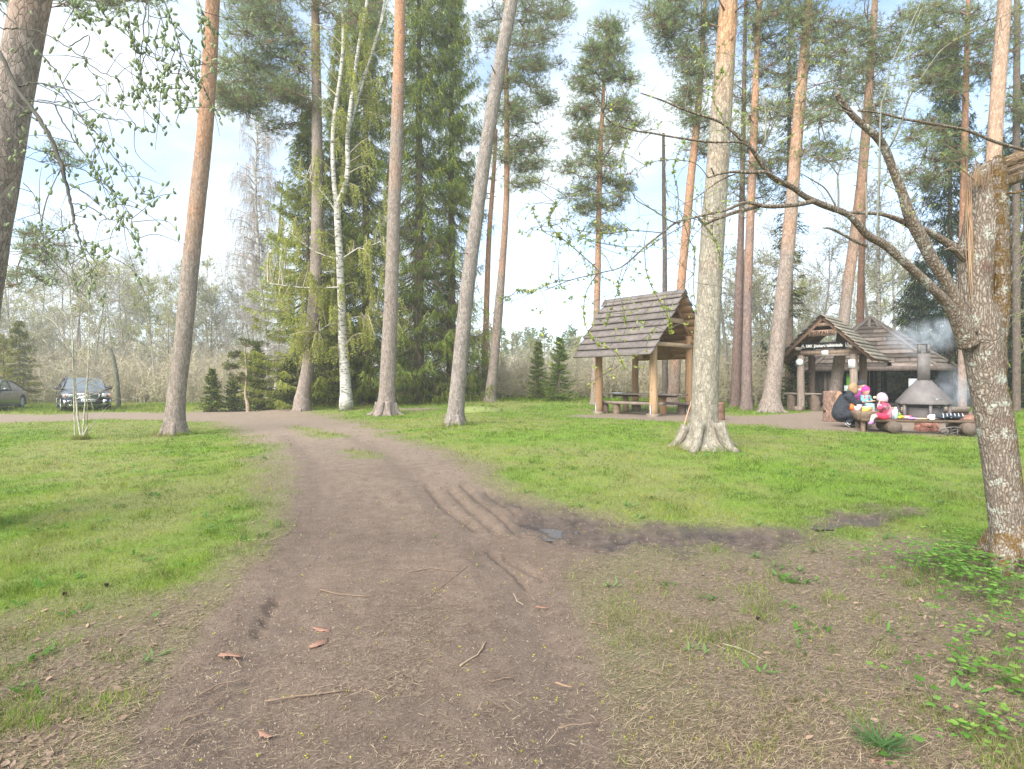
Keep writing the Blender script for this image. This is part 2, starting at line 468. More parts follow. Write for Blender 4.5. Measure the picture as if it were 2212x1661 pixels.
# wheel ruts along two lines in the road and a raised strip between them
def dline(pts, x, y):
    pts = [atg(*p).xy for p in pts]; d = np.full(x.shape, 1e9)
    for a, b in zip(pts[:-1], pts[1:]):
        ex, ey = b.x - a.x, b.y - a.y
        t = np.clip(((x - a.x) * ex + (y - a.y) * ey) / (ex * ex + ey * ey), 0, 1)
        d = np.minimum(d, np.hypot(x - a.x - t * ex, y - a.y - t * ey))
    return d
rutA = dline([(470, 1661), (560, 1400), (660, 1180), (690, 1080), (680, 1000), (620, 940)], gx, gy)
rutB = dline([(1240, 1661), (1170, 1400), (1090, 1230), (960, 1090), (860, 1000), (760, 940)], gx, gy)
rutC = dline([(925, 1045), (960, 1090), (1030, 1140)], gx, gy)
rutD = dline([(975, 1060), (1040, 1120), (1075, 1150)], gx, gy)
rutE = dline([(1060, 1190), (1110, 1230), (1140, 1262)], gx, gy)
rutF = dline([(1110, 1135), (1170, 1155), (1210, 1172)], gx, gy)
rutG = dline([(600, 1290), (560, 1360)], gx, gy)
track = np.clip(1 - np.minimum(rutA, rutB) / .3, 0, 1)
sharp = np.zeros_like(gx)
rutI = dline([(1000, 1050), (1075, 1110), (1130, 1160)], gx, gy); rutJ = dline([(1050, 1060), (1120, 1110)], gx, gy); rutK = dline([(1650, 1172), (1740, 1150), (1800, 1132)], gx, gy); rutL = dline([(1090, 1200), (1130, 1225), (1175, 1250)], gx, gy)
for q_, w_ in ((rutI, .06), (rutJ, .05), (rutK, .12), (rutL, .05), (rutC, .09), (rutD, .09), (rutE, .06), (rutF, .07), (rutG, .08)): sharp = np.maximum(sharp, np.clip(1 - q_ / w_, 0, 1))
gz = gz - earth * .025 * ss(0, 1, track) * near
gz = gz - .035 * ss(0, 1, sharp) - .010 * ss(0, 1, sharp) * np.sin(gy * 45 + gx * 20) 
vidx = np.arange(nr * na).reshape(nr, na)
ring = lambda i: np.roll(vidx[i], -1)
a_ = vidx[:-1]; b_ = np.roll(vidx, -1, axis=1)[:-1]; c_ = np.roll(vidx, -1, axis=1)[1:]; d_ = vidx[1:]
quads = np.stack([a_, b_, c_, d_], -1).reshape(-1, 4)
# the tiny disc under the photographer's feet
V = np.stack([gx, gy, gz], -1).reshape(-1, 3)
fe = earth.reshape(-1)[quads].mean(1); fr = dr.reshape(-1)[quads].mean(1)
is_earth = fe > .5
cen = V[quads].mean(1)
is_road = is_earth & (fr < .35)
is_mud = is_earth & (~is_road) & (mud.reshape(-1)[quads].mean(1) > .5)
is_bare = is_earth & ~is_road & ~is_mud

def m_ground():
    t = NT("ground earth and turf"); a = t.attr("Col"); b = t.attr("Msk")
    sp = t.n("SeparateColor"); t.l(a.outputs[0], sp.inputs[0])
    sq = t.n("SeparateColor"); t.l(b.outputs[0], sq.inputs[0])
    c = t.coord()
    n_big = t.noise(.9, 5, .6, c); n_mid = t.noise(7, 6, .7, c); n_fine = t.noise(70, 5, .75, c); n_grit = t.noise(260, 3, .8, c)
    dirt = t.ramp(n_mid, [(.25, (.115, .080, .058)), (.5, (.160, .116, .087)), (.78, (.205, .156, .120))])
    dirt = t.mix(1.0, dirt, t.ramp(n_big, [(.3, .78), (.7, 1.2)]), 'MULTIPLY')
    dirt = t.mix(1.0, dirt, t.ramp(n_fine, [(.32, .60), (.68, 1.38)]), 'MULTIPLY')
    dirt = t.mix(1.0, dirt, t.ramp(n_grit, [(.3, .75), (.72, 1.3)]), 'MULTIPLY')
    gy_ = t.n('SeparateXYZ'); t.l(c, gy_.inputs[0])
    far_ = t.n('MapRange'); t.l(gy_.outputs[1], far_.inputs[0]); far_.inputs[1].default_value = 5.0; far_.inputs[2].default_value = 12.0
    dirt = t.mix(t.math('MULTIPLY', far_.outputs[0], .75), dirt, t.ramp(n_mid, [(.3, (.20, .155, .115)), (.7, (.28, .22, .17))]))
    # packed tracks a little darker and greyer
    dirt = t.mix(t.math('MULTIPLY', sq.outputs[1], .35), dirt, (.115, .086, .070))
    litc = t.ramp(t.noise(38, 6, .8, c), [(.3, (.085, .060, .042)), (.5, (.175, .130, .095)), (.72, (.26, .205, .15))])
    green = t.ramp(t.noise(45, 5, .75, c), [(.3, (.075, .115, .018)), (.55, (.155, .24, .035)), (.8, (.22, .30, .055))])
    dry = t.ramp(t.noise(45, 5, .75, c), [(.3, (.10, .11, .03)), (.6, (.22, .25, .075)), (.85, (.29, .28, .12))])
    turf = t.mix(sq.outputs[2], green, dry)
    turf = t.mix(t.math('MULTIPLY', sp.outputs[1], .96), turf, litc)
    col = t.mix(sp.outputs[0], turf, dirt)
    mudc = t.ramp(n_mid, [(.3, (.04, .03, .026)), (.7, (.12, .095, .08))])
    col = t.mix(t.math('MULTIPLY', sp.outputs[2], .8), col, mudc)
    col = t.mix(t.math('MULTIPLY', sq.outputs[0], .6), col, (.04, .034, .034))
    wetf = t.ramp(sq.outputs[0], [(.45, .95), (.85, .12)])
    h = t.math('ADD', t.math('MULTIPLY', n_fine, .5), t.math('ADD', t.math('MULTIPLY', n_mid, .8), t.math('MULTIPLY', n_grit, .25)))
    t.bsdf(col, wetf, 0, t.bump(h, .8, .035), .35)
    return t.m
M['ground'] = m_ground()

def ground_piece(name, mask, **kw):
    q = quads[mask]; used, inv = np.unique(q, return_inverse=True); q = inv.reshape(-1, 4)
    mb = MB(); mb.add(V[used], q=q, col=np.stack([earth.ravel()[used], lit.ravel()[used], mud.ravel()[used]], -1))
    o = mb.build(name, M['ground'], smooth=True)
    at = o.data.color_attributes.new("Msk", 'FLOAT_COLOR', 'POINT')
    tone = lawn_tone(gx, gy).ravel()[used]
    cc = np.stack([wt.ravel()[used], (track * earth).ravel()[used], tone, np.ones(len(used))], -1).astype(np.float32)
    at.data.foreach_set("color", cc.ravel())
    o['kind'] = 'structure'
    for k, v in kw.items(): o[k] = v
    return o
ground_piece("ground", ~is_earth)
ground_piece("road", is_road)
ground_piece("path", is_bare)
if is_mud.any(): ground_piece("mud_track", is_mud, label="dark wet muddy wheel track running right across the grass", category="mud")

# the puddle in the churned mud
def m_water():
    t = NT("muddy water"); t.bsdf((.06, .047, .039), .30, 0, t.bump(t.noise(25, 2, .5, t.coord()), .3, .01), .35); return t.m
M['water'] = m_water()
def puddle(pts, dz):
    w = [atg(*p) for p in pts]; c = sum(w, Vector()) / len(w); z0 = c.z + dz; q = catmull0(w); mb = MB(); n = len(q)
    mb.add([(p[0], p[1], z0) for p in q] + [(c.x, c.y, z0)], t=[[n, i, (i + 1) % n] for i in range(n)], col=(.1, .1, .1)); o = mb.build("puddle", M['water']); setp(o, kind='structure')
def catmull0(w):
    out = []; n = len(w)
    for i in range(n):
        p0, p1, p2, p3 = (np.array(w[(i + k) % n]) for k in (-1, 0, 1, 2))
        for t in np.linspace(0, 1, 6)[:-1]: out.append(.5 * (2 * p1 + (p2 - p0) * t + (2 * p0 - 5 * p1 + 4 * p2 - p3) * t * t + (3 * p1 - p0 - 3 * p2 + p3) * t ** 3))
    return out
puddle([(1120, 1140), (1160, 1130), (1215, 1128), (1250, 1140), (1215, 1158), (1160, 1160)], -.046)
puddle([(1745, 1138), (1800, 1122), (1900, 1108), (1985, 1106), (1930, 1124), (1830, 1142)], -.033)

# ------------------------------------------------------------------ grass blades
def scatter(n, zmin, zmax, power=1.0, wide=1.02):
    """ground points, thinner with distance, over the fields in front of the photographer and a strip beside them"""
    u = RS.rand(n); z = zmin * (zmax / zmin) ** (u ** power)
    x = (RS.rand(n) * 2 - 1) * z * wide
    return x, z

def gcol(base, n, var=.2):
    k = 1 + RS.normal(0, var, (n, 1)); return np.clip(np.array(base)[None, :] * k * (1 + RS.normal(0, .06, (n, 3))), .003, 1)

def grass():
    n = 720000
    x, y = scatter(n, 2.1, 34)
    e, l_, m_, w_, d_r = fields(x, y)
    tone = lawn_tone(x, y)
    clump = fbm(x * 3.1, y * 3.1, 0, 71, 3); fine_ = fbm(x * 9.0, y * 9.0, 0, 73, 2)
    l_ = np.clip(l_ / (1.02 - e), 0, 1)
    keep = RS.rand(n) < (1 - e) * (1 - .93 * np.clip(l_ * 1.2, 0, 1) * (1 - .40 * ss(.58, .75, fine_) - .28 * ss(.58, .7, clump))) * (.45 + .55 * (1 - tone)) * (1 - m_)
    x = x[keep]; y = y[keep]; tone = tone[keep]; clump = clump[keep]; l_ = l_[keep]; n = len(x)
    z = gh(x, y)
    hgt = (.022 + .03 * RS.rand(n) + .055 * ss(.55, .75, clump) * RS.rand(n)) * (1 + .5 * ss(14, 28, y))
    hgt *= 1 + 1.6 * ss(22.5, 26, y)
    d = np.stack([RS.normal(0, .55, n), RS.normal(0, .55, n), np.ones(n)], -1)
    wd = np.maximum(.0035, y * .00085)
    g = gcol((.175, .275, .038), n, .26); yl = gcol((.27, .30, .055), n, .24); dr_ = gcol((.33, .29, .14), n, .18)
    c = g * (1 - tone[:, None]) + yl * tone[:, None]
    c = c * (.66 + .55 * ss(.36, .66, fbm(x * 5, y * 5, 0, 79, 3)))[:, None]
    dead = (RS.rand(n) < .03 + .14 * tone + .3 * l_)[:, None]
    c = np.where(dead, dr_, c)
    mb = MB(); mb.blades(np.stack([x, y, z - .004], -1), d, hgt, wd, c)
    # longer uncut grass round the feet of the trunks
    for bx, by, rr in ((376, 940, .36), (834, 896, .30), (983, 919, .24), (1521, 967, .46), (652, 867, .4), (748, 868, .3), (1590, 881, .4), (1613, 885, .4), (1664, 884, .5), (176, 950, .12)):
        q = atg(bx, by); k = 1500; a = RS.rand(k) * 6.28; r_ = rr * (.75 + .55 * RS.rand(k) ** 1.5 + .2 * RS.normal(0, 1, k)); xx = q.x + np.cos(a) * r_; yy = q.y + np.sin(a) * r_
        t1 = lawn_tone(xx, yy)[:, None]; mb.blades(np.stack([xx, yy, gh(xx, yy) - .004], -1), np.stack([RS.normal(0, .4, k), RS.normal(0, .4, k), np.ones(k)], -1), RS.uniform(.05, .17, k), max(.005, q.y * .0008), gcol((.17, .27, .04), k, .25) * (1 - t1) + gcol((.28, .28, .09), k, .2) * t1)
    o = mb.build("grass", M['leaves']); setp(o, "short fresh green lawn grass round the dirt road and picnic place", "grass", kind='stuff')
grass()

def litter():
    n = 380000
    x, y = scatter(n, 1.95, 17, 1.15)
    e, l_, m_, w_, d_r = fields(x, y)
    cl = fbm(x * 1.6, y * 1.6, 0, 91, 4); tone = lawn_tone(x, y)
    mid = np.clip(1 - np.abs(x + .3 + (y - 2) * -.02) / .75, 0, 1) * (y < 9)      # needles gather between the ruts
    dens = .08 * e + 1.0 * l_ + .9 * np.clip(1 - np.abs(e - .5) * 2.2, 0, 1) + .6 * e * ss(.45, .66, cl) * (.2 + mid) + .22 * tone * (1 - e)
    keep = RS.rand(n) < np.clip(dens, 0, 1) * (1 - .7 * m_)
    x = x[keep]; y = y[keep]; n = len(x); z = gh(x, y) + .004 + RS.rand(n) * .008
    th = RS.normal(0, .9, n)
    d = np.stack([np.cos(th), np.sin(th), RS.normal(0, .16, n)], -1)
    ln = np.where(RS.rand(n) < .93, .018 + .030 * RS.rand(n), .05 + .08 * RS.rand(n)); wd = np.maximum(.0018, y * .00055) * (.7 + .8 * RS.rand(n))
    base = np.array([(.25, .185, .12), (.17, .12, .08), (.33, .26, .17), (.09, .06, .042)])[RS.randint(0, 4, n)]
    mb = MB(); mb.leaves(np.stack([x, y, z], -1), d, ln, wd, base * (1 + RS.normal(0, .15, (n, 1))), nrm=np.stack([0 * x + RS.normal(0, .3, n), 0 * x, 0 * x + 1], -1))
    o = mb.build("needle_litter", M['twigs']); setp(o, "dry pine needles and bits of twig strewn over the earth", "litter", kind='stuff')
    # dead brown leaves, lower right and lower left
    n = 9000
    x, y = scatter(n, 1.95, 9, 1.1)
    e, l_, m_, w_, d_r = fields(x, y)
    side = ss(1.0, 1.9, np.abs(x) / y * 2.2)
    keep = RS.rand(n) < l_ * (.05 + .75 * side)
    x = x[keep]; y = y[keep]; n = len(x); th = RS.rand(n) * 6.28
    d = np.stack([np.cos(th), np.sin(th), RS.normal(0, .25, n)], -1)
    base = np.array([(.20, .13, .09), (.27, .19, .14), (.15, .095, .07), (.33, .22, .15)])[RS.randint(0, 4, n)]
    mb = MB(); mb.leaves(np.stack([x, y, gh(x, y) + .008], -1), d, .022 + .028 * RS.rand(n), .014 + .018 * RS.rand(n), base * .8, nrm=np.stack([RS.normal(0, .4, n), RS.normal(0, .4, n), np.ones(n)], -1))
    o = mb.build("dead_leaves", M['twigs']); setp(o, "curled brown dead leaves scattered near the old tree and verge", "leaves", kind='stuff')
    # grit and crumbs on the bare earth
    n = 60000
    x, y = scatter(n, 1.95, 13, 1.25); e, l_, m_, w_, d_r = fields(x, y); keep = RS.rand(n) < e * (.25 + .75 * ss(.42, .62, fbm(x * 2.6, y * 2.6, 0, 95, 3))); x = x[keep]; y = y[keep]; n = len(x)
    s_ = (.0016 + .0040 * RS.rand(n) ** 3) * (1 + y * .18); a = RS.rand(n) * 6.28; z = gh(x, y) - .018 * 0
    o_ = np.stack([x, y, z + .002], -1); v = np.stack([o_ + np.stack([np.cos(a + t_) * s_, np.sin(a + t_) * s_ * .8, -.002 + 0 * a], -1) for t_ in (0, 2.1, 4.2)] + [o_ + np.stack([0 * a, 0 * a, s_ * .9], -1)], 1).reshape(-1, 3)
    b_ = np.arange(n)[:, None] * 4; tri = np.concatenate([b_ + [[0, 1, 3]], b_ + [[1, 2, 3]], b_ + [[2, 0, 3]]], 0)
    base = np.array([(.11, .082, .062), (.20, .155, .12), (.24, .20, .165), (.075, .055, .042)])[RS.choice(4, n, p=[.40, .32, .03, .25])]
    mb = MB(); mb.add(v, t=tri, col=np.repeat(base * RS.uniform(.8, 1.25, (n, 1)), 4, axis=0)); o = mb.build("grit", M['twigs']); setp(o, "fine grit and crumbs of soil lying loose on the track", "grit", kind='stuff')
    # small yellow-green fallen blossoms
    n = 420
    x, y = scatter(n, 1.95, 6.5); x = x * .8
    e, l_, m_, w_, d_r = fields(x, y); keep = RS.rand(n) < .15 + .8 * e; x = x[keep]; y = y[keep]; n = len(x)
    o_ = np.repeat(np.stack([x, y, gh(x, y) + .006], -1), 5, axis=0) + RS.normal(0, .0035, (5 * n, 3)); o_[:, 2] += .006
    mb = MB(); mb.leaves(o_, RS.normal(0, 1, (5 * n, 3)) * [1, 1, .4], .009, .006, gcol((.42, .42, .05), 5 * n, .15))
    o = mb.build("fallen_blossom", M['leaves']); setp(o, "tiny yellow green fallen maple blossoms dotted over the dirt", "blossom", kind='stuff')
litter()

# single fallen sticks on the road, each a thing
def stick(pts, r, label, col=(.23, .16, .11)):
    w = [atg(*p) + Vector((0, 0, r * .8)) for p in pts]
    # smooth the bend
    q = []
    for a, b in zip(w[:-1], w[1:]):
        for k in range(4): q.append(a.lerp(b, k / 4))
    q.append(w[-1]); q = [p + Vector((random.gauss(0, r * .35), random.gauss(0, r * .35), abs(random.gauss(0, r * .2)))) for p in q]
    mb = MB(); mb.tube(q, [r * .72 * (1 - .45 * i / len(q)) for i in range(len(q))], 6, col=np.array(col) * .8)
    o = mb.build("fallen_stick", M['twigs'], smooth=True, loc=tuple(w[0])); setp(o, label, "stick", "fallen sticks on the road"); return o
stick([(572, 1521), (640, 1510), (752, 1497)], .008, "long straight stick lying low on the dirt road left of the middle")
stick([(992, 1442), (1030, 1418), (1050, 1390)], .008, "pale curved stick lying right of the middle of the road", (.36, .27, .18))
stick([(690, 1278), (735, 1287), (798, 1292)], .007, "thin bent stick across the road above the two red bark pieces")
stick([(430, 1505), (475, 1482), (525, 1474)], .007, "forked dark twig on the left of the road")
stick([(455, 1525), (490, 1500), (492, 1466)], .005, "short upright arm of twig crossing the forked one on the left")
stick([(505, 1425), (522, 1446)], .007, "short brown stick just under the reddish bark strip")
stick([(1208, 1577), (1240, 1571), (1290, 1566)], .006, "straight brown stick near the bottom edge right of the middle")
stick([(1062, 1477), (1085, 1470), (1108, 1467)], .005, "small crooked twig under the pale curved stick")
stick([(1200, 1478), (1215, 1487), (1234, 1490)], .008, "short curled bark covered stick on the right part of the road", (.30, .19, .12))
stick([(938, 1282), (1010, 1225), (1020, 1228)][:2], .004, "hair thin twig in the centre of the road")
stick([(1275, 1347), (1300, 1352), (1325, 1356)], .007, "stick lying at the right edge of the road above the litter")
stick([(1158, 1315), (1186, 1316)], .008, "stubby reddish stick on the right wheel track", (.28, .15, .10))
stick([(1110, 1285), (1116, 1303), (1130, 1310)], .006, "small hooked twig on the right wheel track", (.35, .27, .19))
stick([(880, 1240), (930, 1230), (990, 1236)], .006, "bowed twig lying in the needles between the wheel tracks")
stick([(1580, 1590), (1600, 1610), (1625, 1625)], .007, "diagonal stick in the litter at the lower right")
stick([(1430, 1460), (1380, 1447), (1340, 1458)], .006, "slim twig in the litter beside the right wheel track")
stick([(1560, 1395), (1610, 1410), (1650, 1430)], .008, "greyish bark stick in the right hand litter", (.30, .26, .2))
stick([(255, 1500), (290, 1490), (330, 1470)], .008, "twig on the dry needles at the left edge of the road")
stick([(395, 1560), (440, 1545)], .007, "short stick low on the left of the road")
stick([(395, 1615), (420, 1590), (440, 1580)], .006, "thin stick at the very bottom left of the road")

def bark_chip(pts, label):
    w = [atg(*p) for p in pts]; mb = MB(); n = len(w)
    c = sum(w, Vector()) / n
    w2 = []
    for a, b in zip(w, w[1:] + w[:1]):
        for k in range(3): p = a.lerp(b, k / 3); w2.append(p + (p - c) * random.uniform(-.16, .16))
    w = w2; n = len(w); hz_ = [random.uniform(.002, .010) for _ in w]
    v = [(*p.xy, p.z + h_) for p, h_ in zip(w, hz_)] + [(*p.xy, p.z + h_ + .003) for p, h_ in zip(w, hz_)]
    v += [(c.x, c.y, c.z + .004), (c.x, c.y, c.z + .008)]
    t = [[2 * n, (i + 1) % n, i] for i in range(n)] + [[2 * n + 1, n + i, n + (i + 1) % n] for i in range(n)]
    q = [[i, (i + 1) % n, n + (i + 1) % n, n + i] for i in range(n)]
    mb.add(v, q, t, col=(.235, .13, .092)); o = mb.build("bark_piece", M['twigs'], loc=tuple(c)); setp(o, label, "bark", "fallen bark pieces")
bark_chip([(673, 1357), (690, 1357), (716, 1364), (712, 1368), (695, 1369), (680, 1364)], "reddish brown curl of pine bark, upper one of the pair on the road")
bark_chip([(665, 1400), (680, 1393), (706, 1384), (708, 1390), (690, 1400), (668, 1403)], "reddish brown strip of pine bark, lower one of the pair on the road")
bark_chip([(471, 1417), (500, 1414), (523, 1416), (522, 1422), (490, 1423), (473, 1421)], "long reddish strip of pine bark left of the bark pair")
bark_chip([(555, 1582), (575, 1588), (588, 1592), (580, 1600), (560, 1597)], "pale tan ragged leaf like bark flake near the bottom of the road")
bark_chip([(1880, 1648), (1905, 1640), (1925, 1650), (1900, 1655)], "orange brown dead leaf scrap at the bottom right")
def cone(px, py, label):
    c = atg(px, py) + Vector((0, 0, .018)); mb = MB()
    for k in range(7):
        for j in range(9):
            a = j * .7 + k * .37; rr = .010 * math.sin((k + 1) / 8 * 3.1)
            mb.leaves([c + Vector((math.cos(a) * rr * .4, math.sin(a) * rr * .4, (k - 3) * .0035))], [(math.cos(a), math.sin(a), .5)], .013, .009, (.09, .06, .045))
    o = mb.build("pine_cone", M['twigs'], loc=tuple(c)); setp(o, label, "pine cone", "pine cones on the grass")
cone(1638, 1345, "dark open pine cone lying alone in the right hand litter")
cone(230, 1270, "dark pine cone left of the road, right one of the two there")
cone(140, 1290, "dark pine cone left of the road, left one of the two there")

# ------------------------------------------------------------------ weeds round the old tree and tussocks
def weeds():
    mb = MB(); spots = []
    for cx_, cy_, n_, s_ in ((2070, 1232, 120, .2), (2110, 1205, 60, .16), (2120, 1285, 60, .2), (2010, 1235, 34, .18), (2170, 1400, 30, .18), (2100, 1450, 18, .16), (2160, 1560, 18, .2), (2060, 1570, 8, .2), (1910, 1225, 14, .16), (2190, 1300, 40, .2), (2200, 1480, 26, .18), (1830, 1240, 5, .15), (560, 1160, 3, .2), (500, 1140, 3, .2)):
        c = atg(cx_, cy_)
        for _ in range(n_): spots.append((c.x + RS.normal(0, s_), c.y + RS.normal(0, s_)))
    for x, y in spots:
        if y < 1.9 or (x - 3.9) ** 2 + (y - 4.35) ** 2 < .04: continue
        b = Vector((x, y, float(gh(x, y)))); h = RS.uniform(.05, .20) if y > 3 else RS.uniform(.03, .10)
        a0 = RS.rand() * 6.28; k = RS.randint(2, 5)
        tip = b + Vector((RS.normal(0, .03), RS.normal(0, .03), h))
        g = np.array([(.10, .22, .04), (.14, .29, .06), (.20, .33, .07)][RS.randint(3)]) * RS.uniform(.85, 1.2)
        mb.blades([b], [tip - b], h, .006, g * .8)
        for j in range(k):
            a = a0 + j * 6.28 / k; d = Vector((math.cos(a), math.sin(a), RS.uniform(-.1, .35))); L_ = RS.uniform(.022, .05)
            for da, s_ in ((0, 1), (.75, .75), (-.75, .75)):
                dd = Vector((math.cos(a + da), math.sin(a + da), d.z)); mb.leaves([tip + d * .02], [dd], L_ * s_, L_ * .55 * s_, g * RS.uniform(.85, 1.15), nrm=[(0, 0, 1)])
    for _ in range(700):      # flat rosettes and clover scattered through the lawn
        y = RS.uniform(2.6, 15) ; x = RS.uniform(-1, 1) * y; e_, l2, m2_, w2, _d = fields(np.array([x]), np.array([y]))
        if e_[0] > .3 or RS.rand() < .35: continue
        b = Vector((x, y, float(gh(x, y)) + .012)); g = np.array([(.08, .19, .035), (.12, .25, .06), (.16, .24, .09)][RS.randint(3)]) * RS.uniform(.8, 1.2); k = RS.randint(5, 10); a = RS.rand(k) * 6.28
        mb.leaves(np.tile(np.array(b), (k, 1)) + RS.normal(0, .03, (k, 3)) * [1, 1, 0], np.stack([np.cos(a), np.sin(a), RS.uniform(.1, .8, k)], -1), RS.uniform(.04, .09, k), RS.uniform(.012, .025, k), np.tile(g, (k, 1)), nrm=np.stack([0 * a, 0 * a, 1 + 0 * a], -1))
    o = mb.build("weeds", M['leaves']); setp(o, "leafy green ground elder and herbs round the foot of the old tree", "weeds", kind='stuff')
weeds()

def tussock(px, py, n, h, label, name="grass_tuft", col=(.09, .19, .04)):
    c = atg(px, py); o_ = np.tile(np.array(c), (n, 1)) + RS.normal(0, .02, (n, 3)) * [1, 1, 0]
    a = RS.rand(n) * 6.28; el = RS.uniform(.15, .9, n); d = np.stack([np.cos(a) * np.cos(el), np.sin(a) * np.cos(el), np.sin(el)], -1)
    mb = MB(); L_ = h * RS.uniform(.6, 1.1, n)
    mb.blades(o_, d, L_, .006, gcol(col, n, .15))
    mid = o_ + d * (L_ * .0)[:, None]
    o = mb.build(name, M['leaves'], loc=tuple(c)); setp(o, label, "grass tuft", "grass tufts")
tussock(1905, 1618, 140, .17, "sprawling bluish green grass tuft at the bottom right of the litter", col=(.10, .19, .07))
tussock(1700, 1258, 60, .10, "small green grass tuft in the middle of the right hand litter")
tussock(940, 1160, 10, .04, "tiny green sprig on the bare road")
tussock(1000, 858, 500, .45, "tall grass tussock at the foot of the rightmost dark spruce", col=(.17, .26, .05))
# ------------------------------------------------------------------ trees
def catmull(pts, k=6):
    pts = [np.array(p, float) for p in pts]; n = len(pts); out = []
    for i in range(n - 1):
        p0 = pts[max(i - 1, 0)]; p1 = pts[i]; p2 = pts[i + 1]; p3 = pts[min(i + 2, n - 1)]
        for j in range(k):
            t = j / k
            out.append(.5 * ((2 * p1) + (-p0 + p2) * t + (2 * p0 - 5 * p1 + 4 * p2 - p3) * t * t + (-p0 + 3 * p1 - 3 * p2 + p3) * t ** 3))
    out.append(pts[-1]); return np.array(out)

GREY = np.array((.275, .225, .195)); ORANGE = np.array((.38, .215, .135)); BROWN = np.array((.17, .115, .085)); PALE = np.array((.30, .27, .22))

def px_trunk(pix, Z, k=7):
    """pix: (x, y, width in photo pixels) from base up; returns points in metres and radii, base on the ground"""
    a = catmull([(*P(x, y, Z), w / F * Z / 2) for x, y, w in pix], k)
    co_ = 1 / np.sqrt(1 + (a[:, 0] / a[:, 1]) ** 2)      # a round stem seen off axis looks wider
    return a[:, :3], a[:, 3] * co_ * .97

def flare(pts, rad, amt=.15, hgt=.12):
    z = pts[:, 2] - pts[0, 2]
    return rad * (1 + amt * np.exp(-z / hgt))

def pads_foliage(mb, limb, origin_fn, pads, col, blade=(.10, .19), bw=.016, tuft=34, per=8, flat=.5, r0=.45, stemcol=BROWN, wb=.035):
    """pads: centres; each gets a limb from the trunk and a flattened cloud of needle tufts"""
    pads = [np.array(c) for c in pads]; och = [np.array(origin_fn(c)) for c in pads]
    order = sorted(range(len(pads)), key=lambda i: np.linalg.norm(pads[i] - och[i])); nodes = []
    for ii in order:
        c = pads[ii]; s = och[ii]; D_ = np.linalg.norm(c - s)
        best = s; bd = D_ * .9
        for p_, dp_ in nodes:
            d_ = np.linalg.norm(p_ - c)
            if dp_ < D_ - .15 and d_ < bd: bd = d_; best = p_
        s = best; nodes.append((c, D_)); L_ = np.linalg.norm(c - s)
        mid = (s + c) / 2 + np.array([RS.normal(0, .08 * L_), RS.normal(0, .08 * L_), -.06 * L_ + RS.normal(0, .05 * L_)])
        pl = catmull([s, mid, c], 4)
        limb.tube(pl, np.linspace(max(.012, wb * (.9 - .12 * D_)), .009, len(pl)), 5, col=stemcol, cap=False)
        r = r0 * 1.22 * RS.uniform(.7, 1.3); nt_ = int(tuft * RS.uniform(.7, 1.3))
        q = RS.normal(0, 1, (nt_, 3)); q /= np.linalg.norm(q, axis=1)[:, None]; q *= (RS.rand(nt_, 1) ** .45)
        tp = c + q * r * np.array([1.15, 1.15, flat])
        for j in range(0, nt_, 3):
            a = catmull([c - (c - s) * .12, (c + tp[j]) / 2 + RS.normal(0, .04, 3), tp[j]], 2)
            limb.tube(a, [.012, .010, .009, .008, .006][:len(a)], 3, col=stemcol * 1.1, cap=False)
        o = np.repeat(tp, per, axis=0); n = len(o)
        out = np.repeat(q, per, axis=0) * .55 + RS.normal(0, .6, (n, 3)) + np.array([0, 0, .25])
        sh = RS.uniform(.75, 1.25)
        c_ = np.repeat(gcol(col, nt_, .18), per, axis=0) * sh * (1 + RS.normal(0, .1, (n, 1)))
        mb.blades(o + RS.normal(0, .02, (n, 3)), out, RS.uniform(blade[0], blade[1], n), bw, np.clip(c_, .004, 1))

def ellipse_pads(Z, ell, depth=None):
    ell = [(a, b, c, d, int(n * 1.5 + .5)) for a, b, c, d, n in ell]
    """ell: (cx, cy, rx, ry, n) in photo pixels -> pad centres in metres spread in depth too"""
    out = []
    for cx_, cy_, rx, ry, n in ell:
        for _ in range(n):
            a = RS.rand() * 6.283; rr = math.sqrt(RS.rand())
            z = Z + RS.uniform(-1, 1) * rx / F * Z * .8
            out.append(np.array(P(cx_ + math.cos(a) * rr * rx, cy_ + math.sin(a) * rr * ry, z)))
    return out

NEEDLE = (.215, .265, .12); NEEDLE_BLUE = (.22, .27, .16)

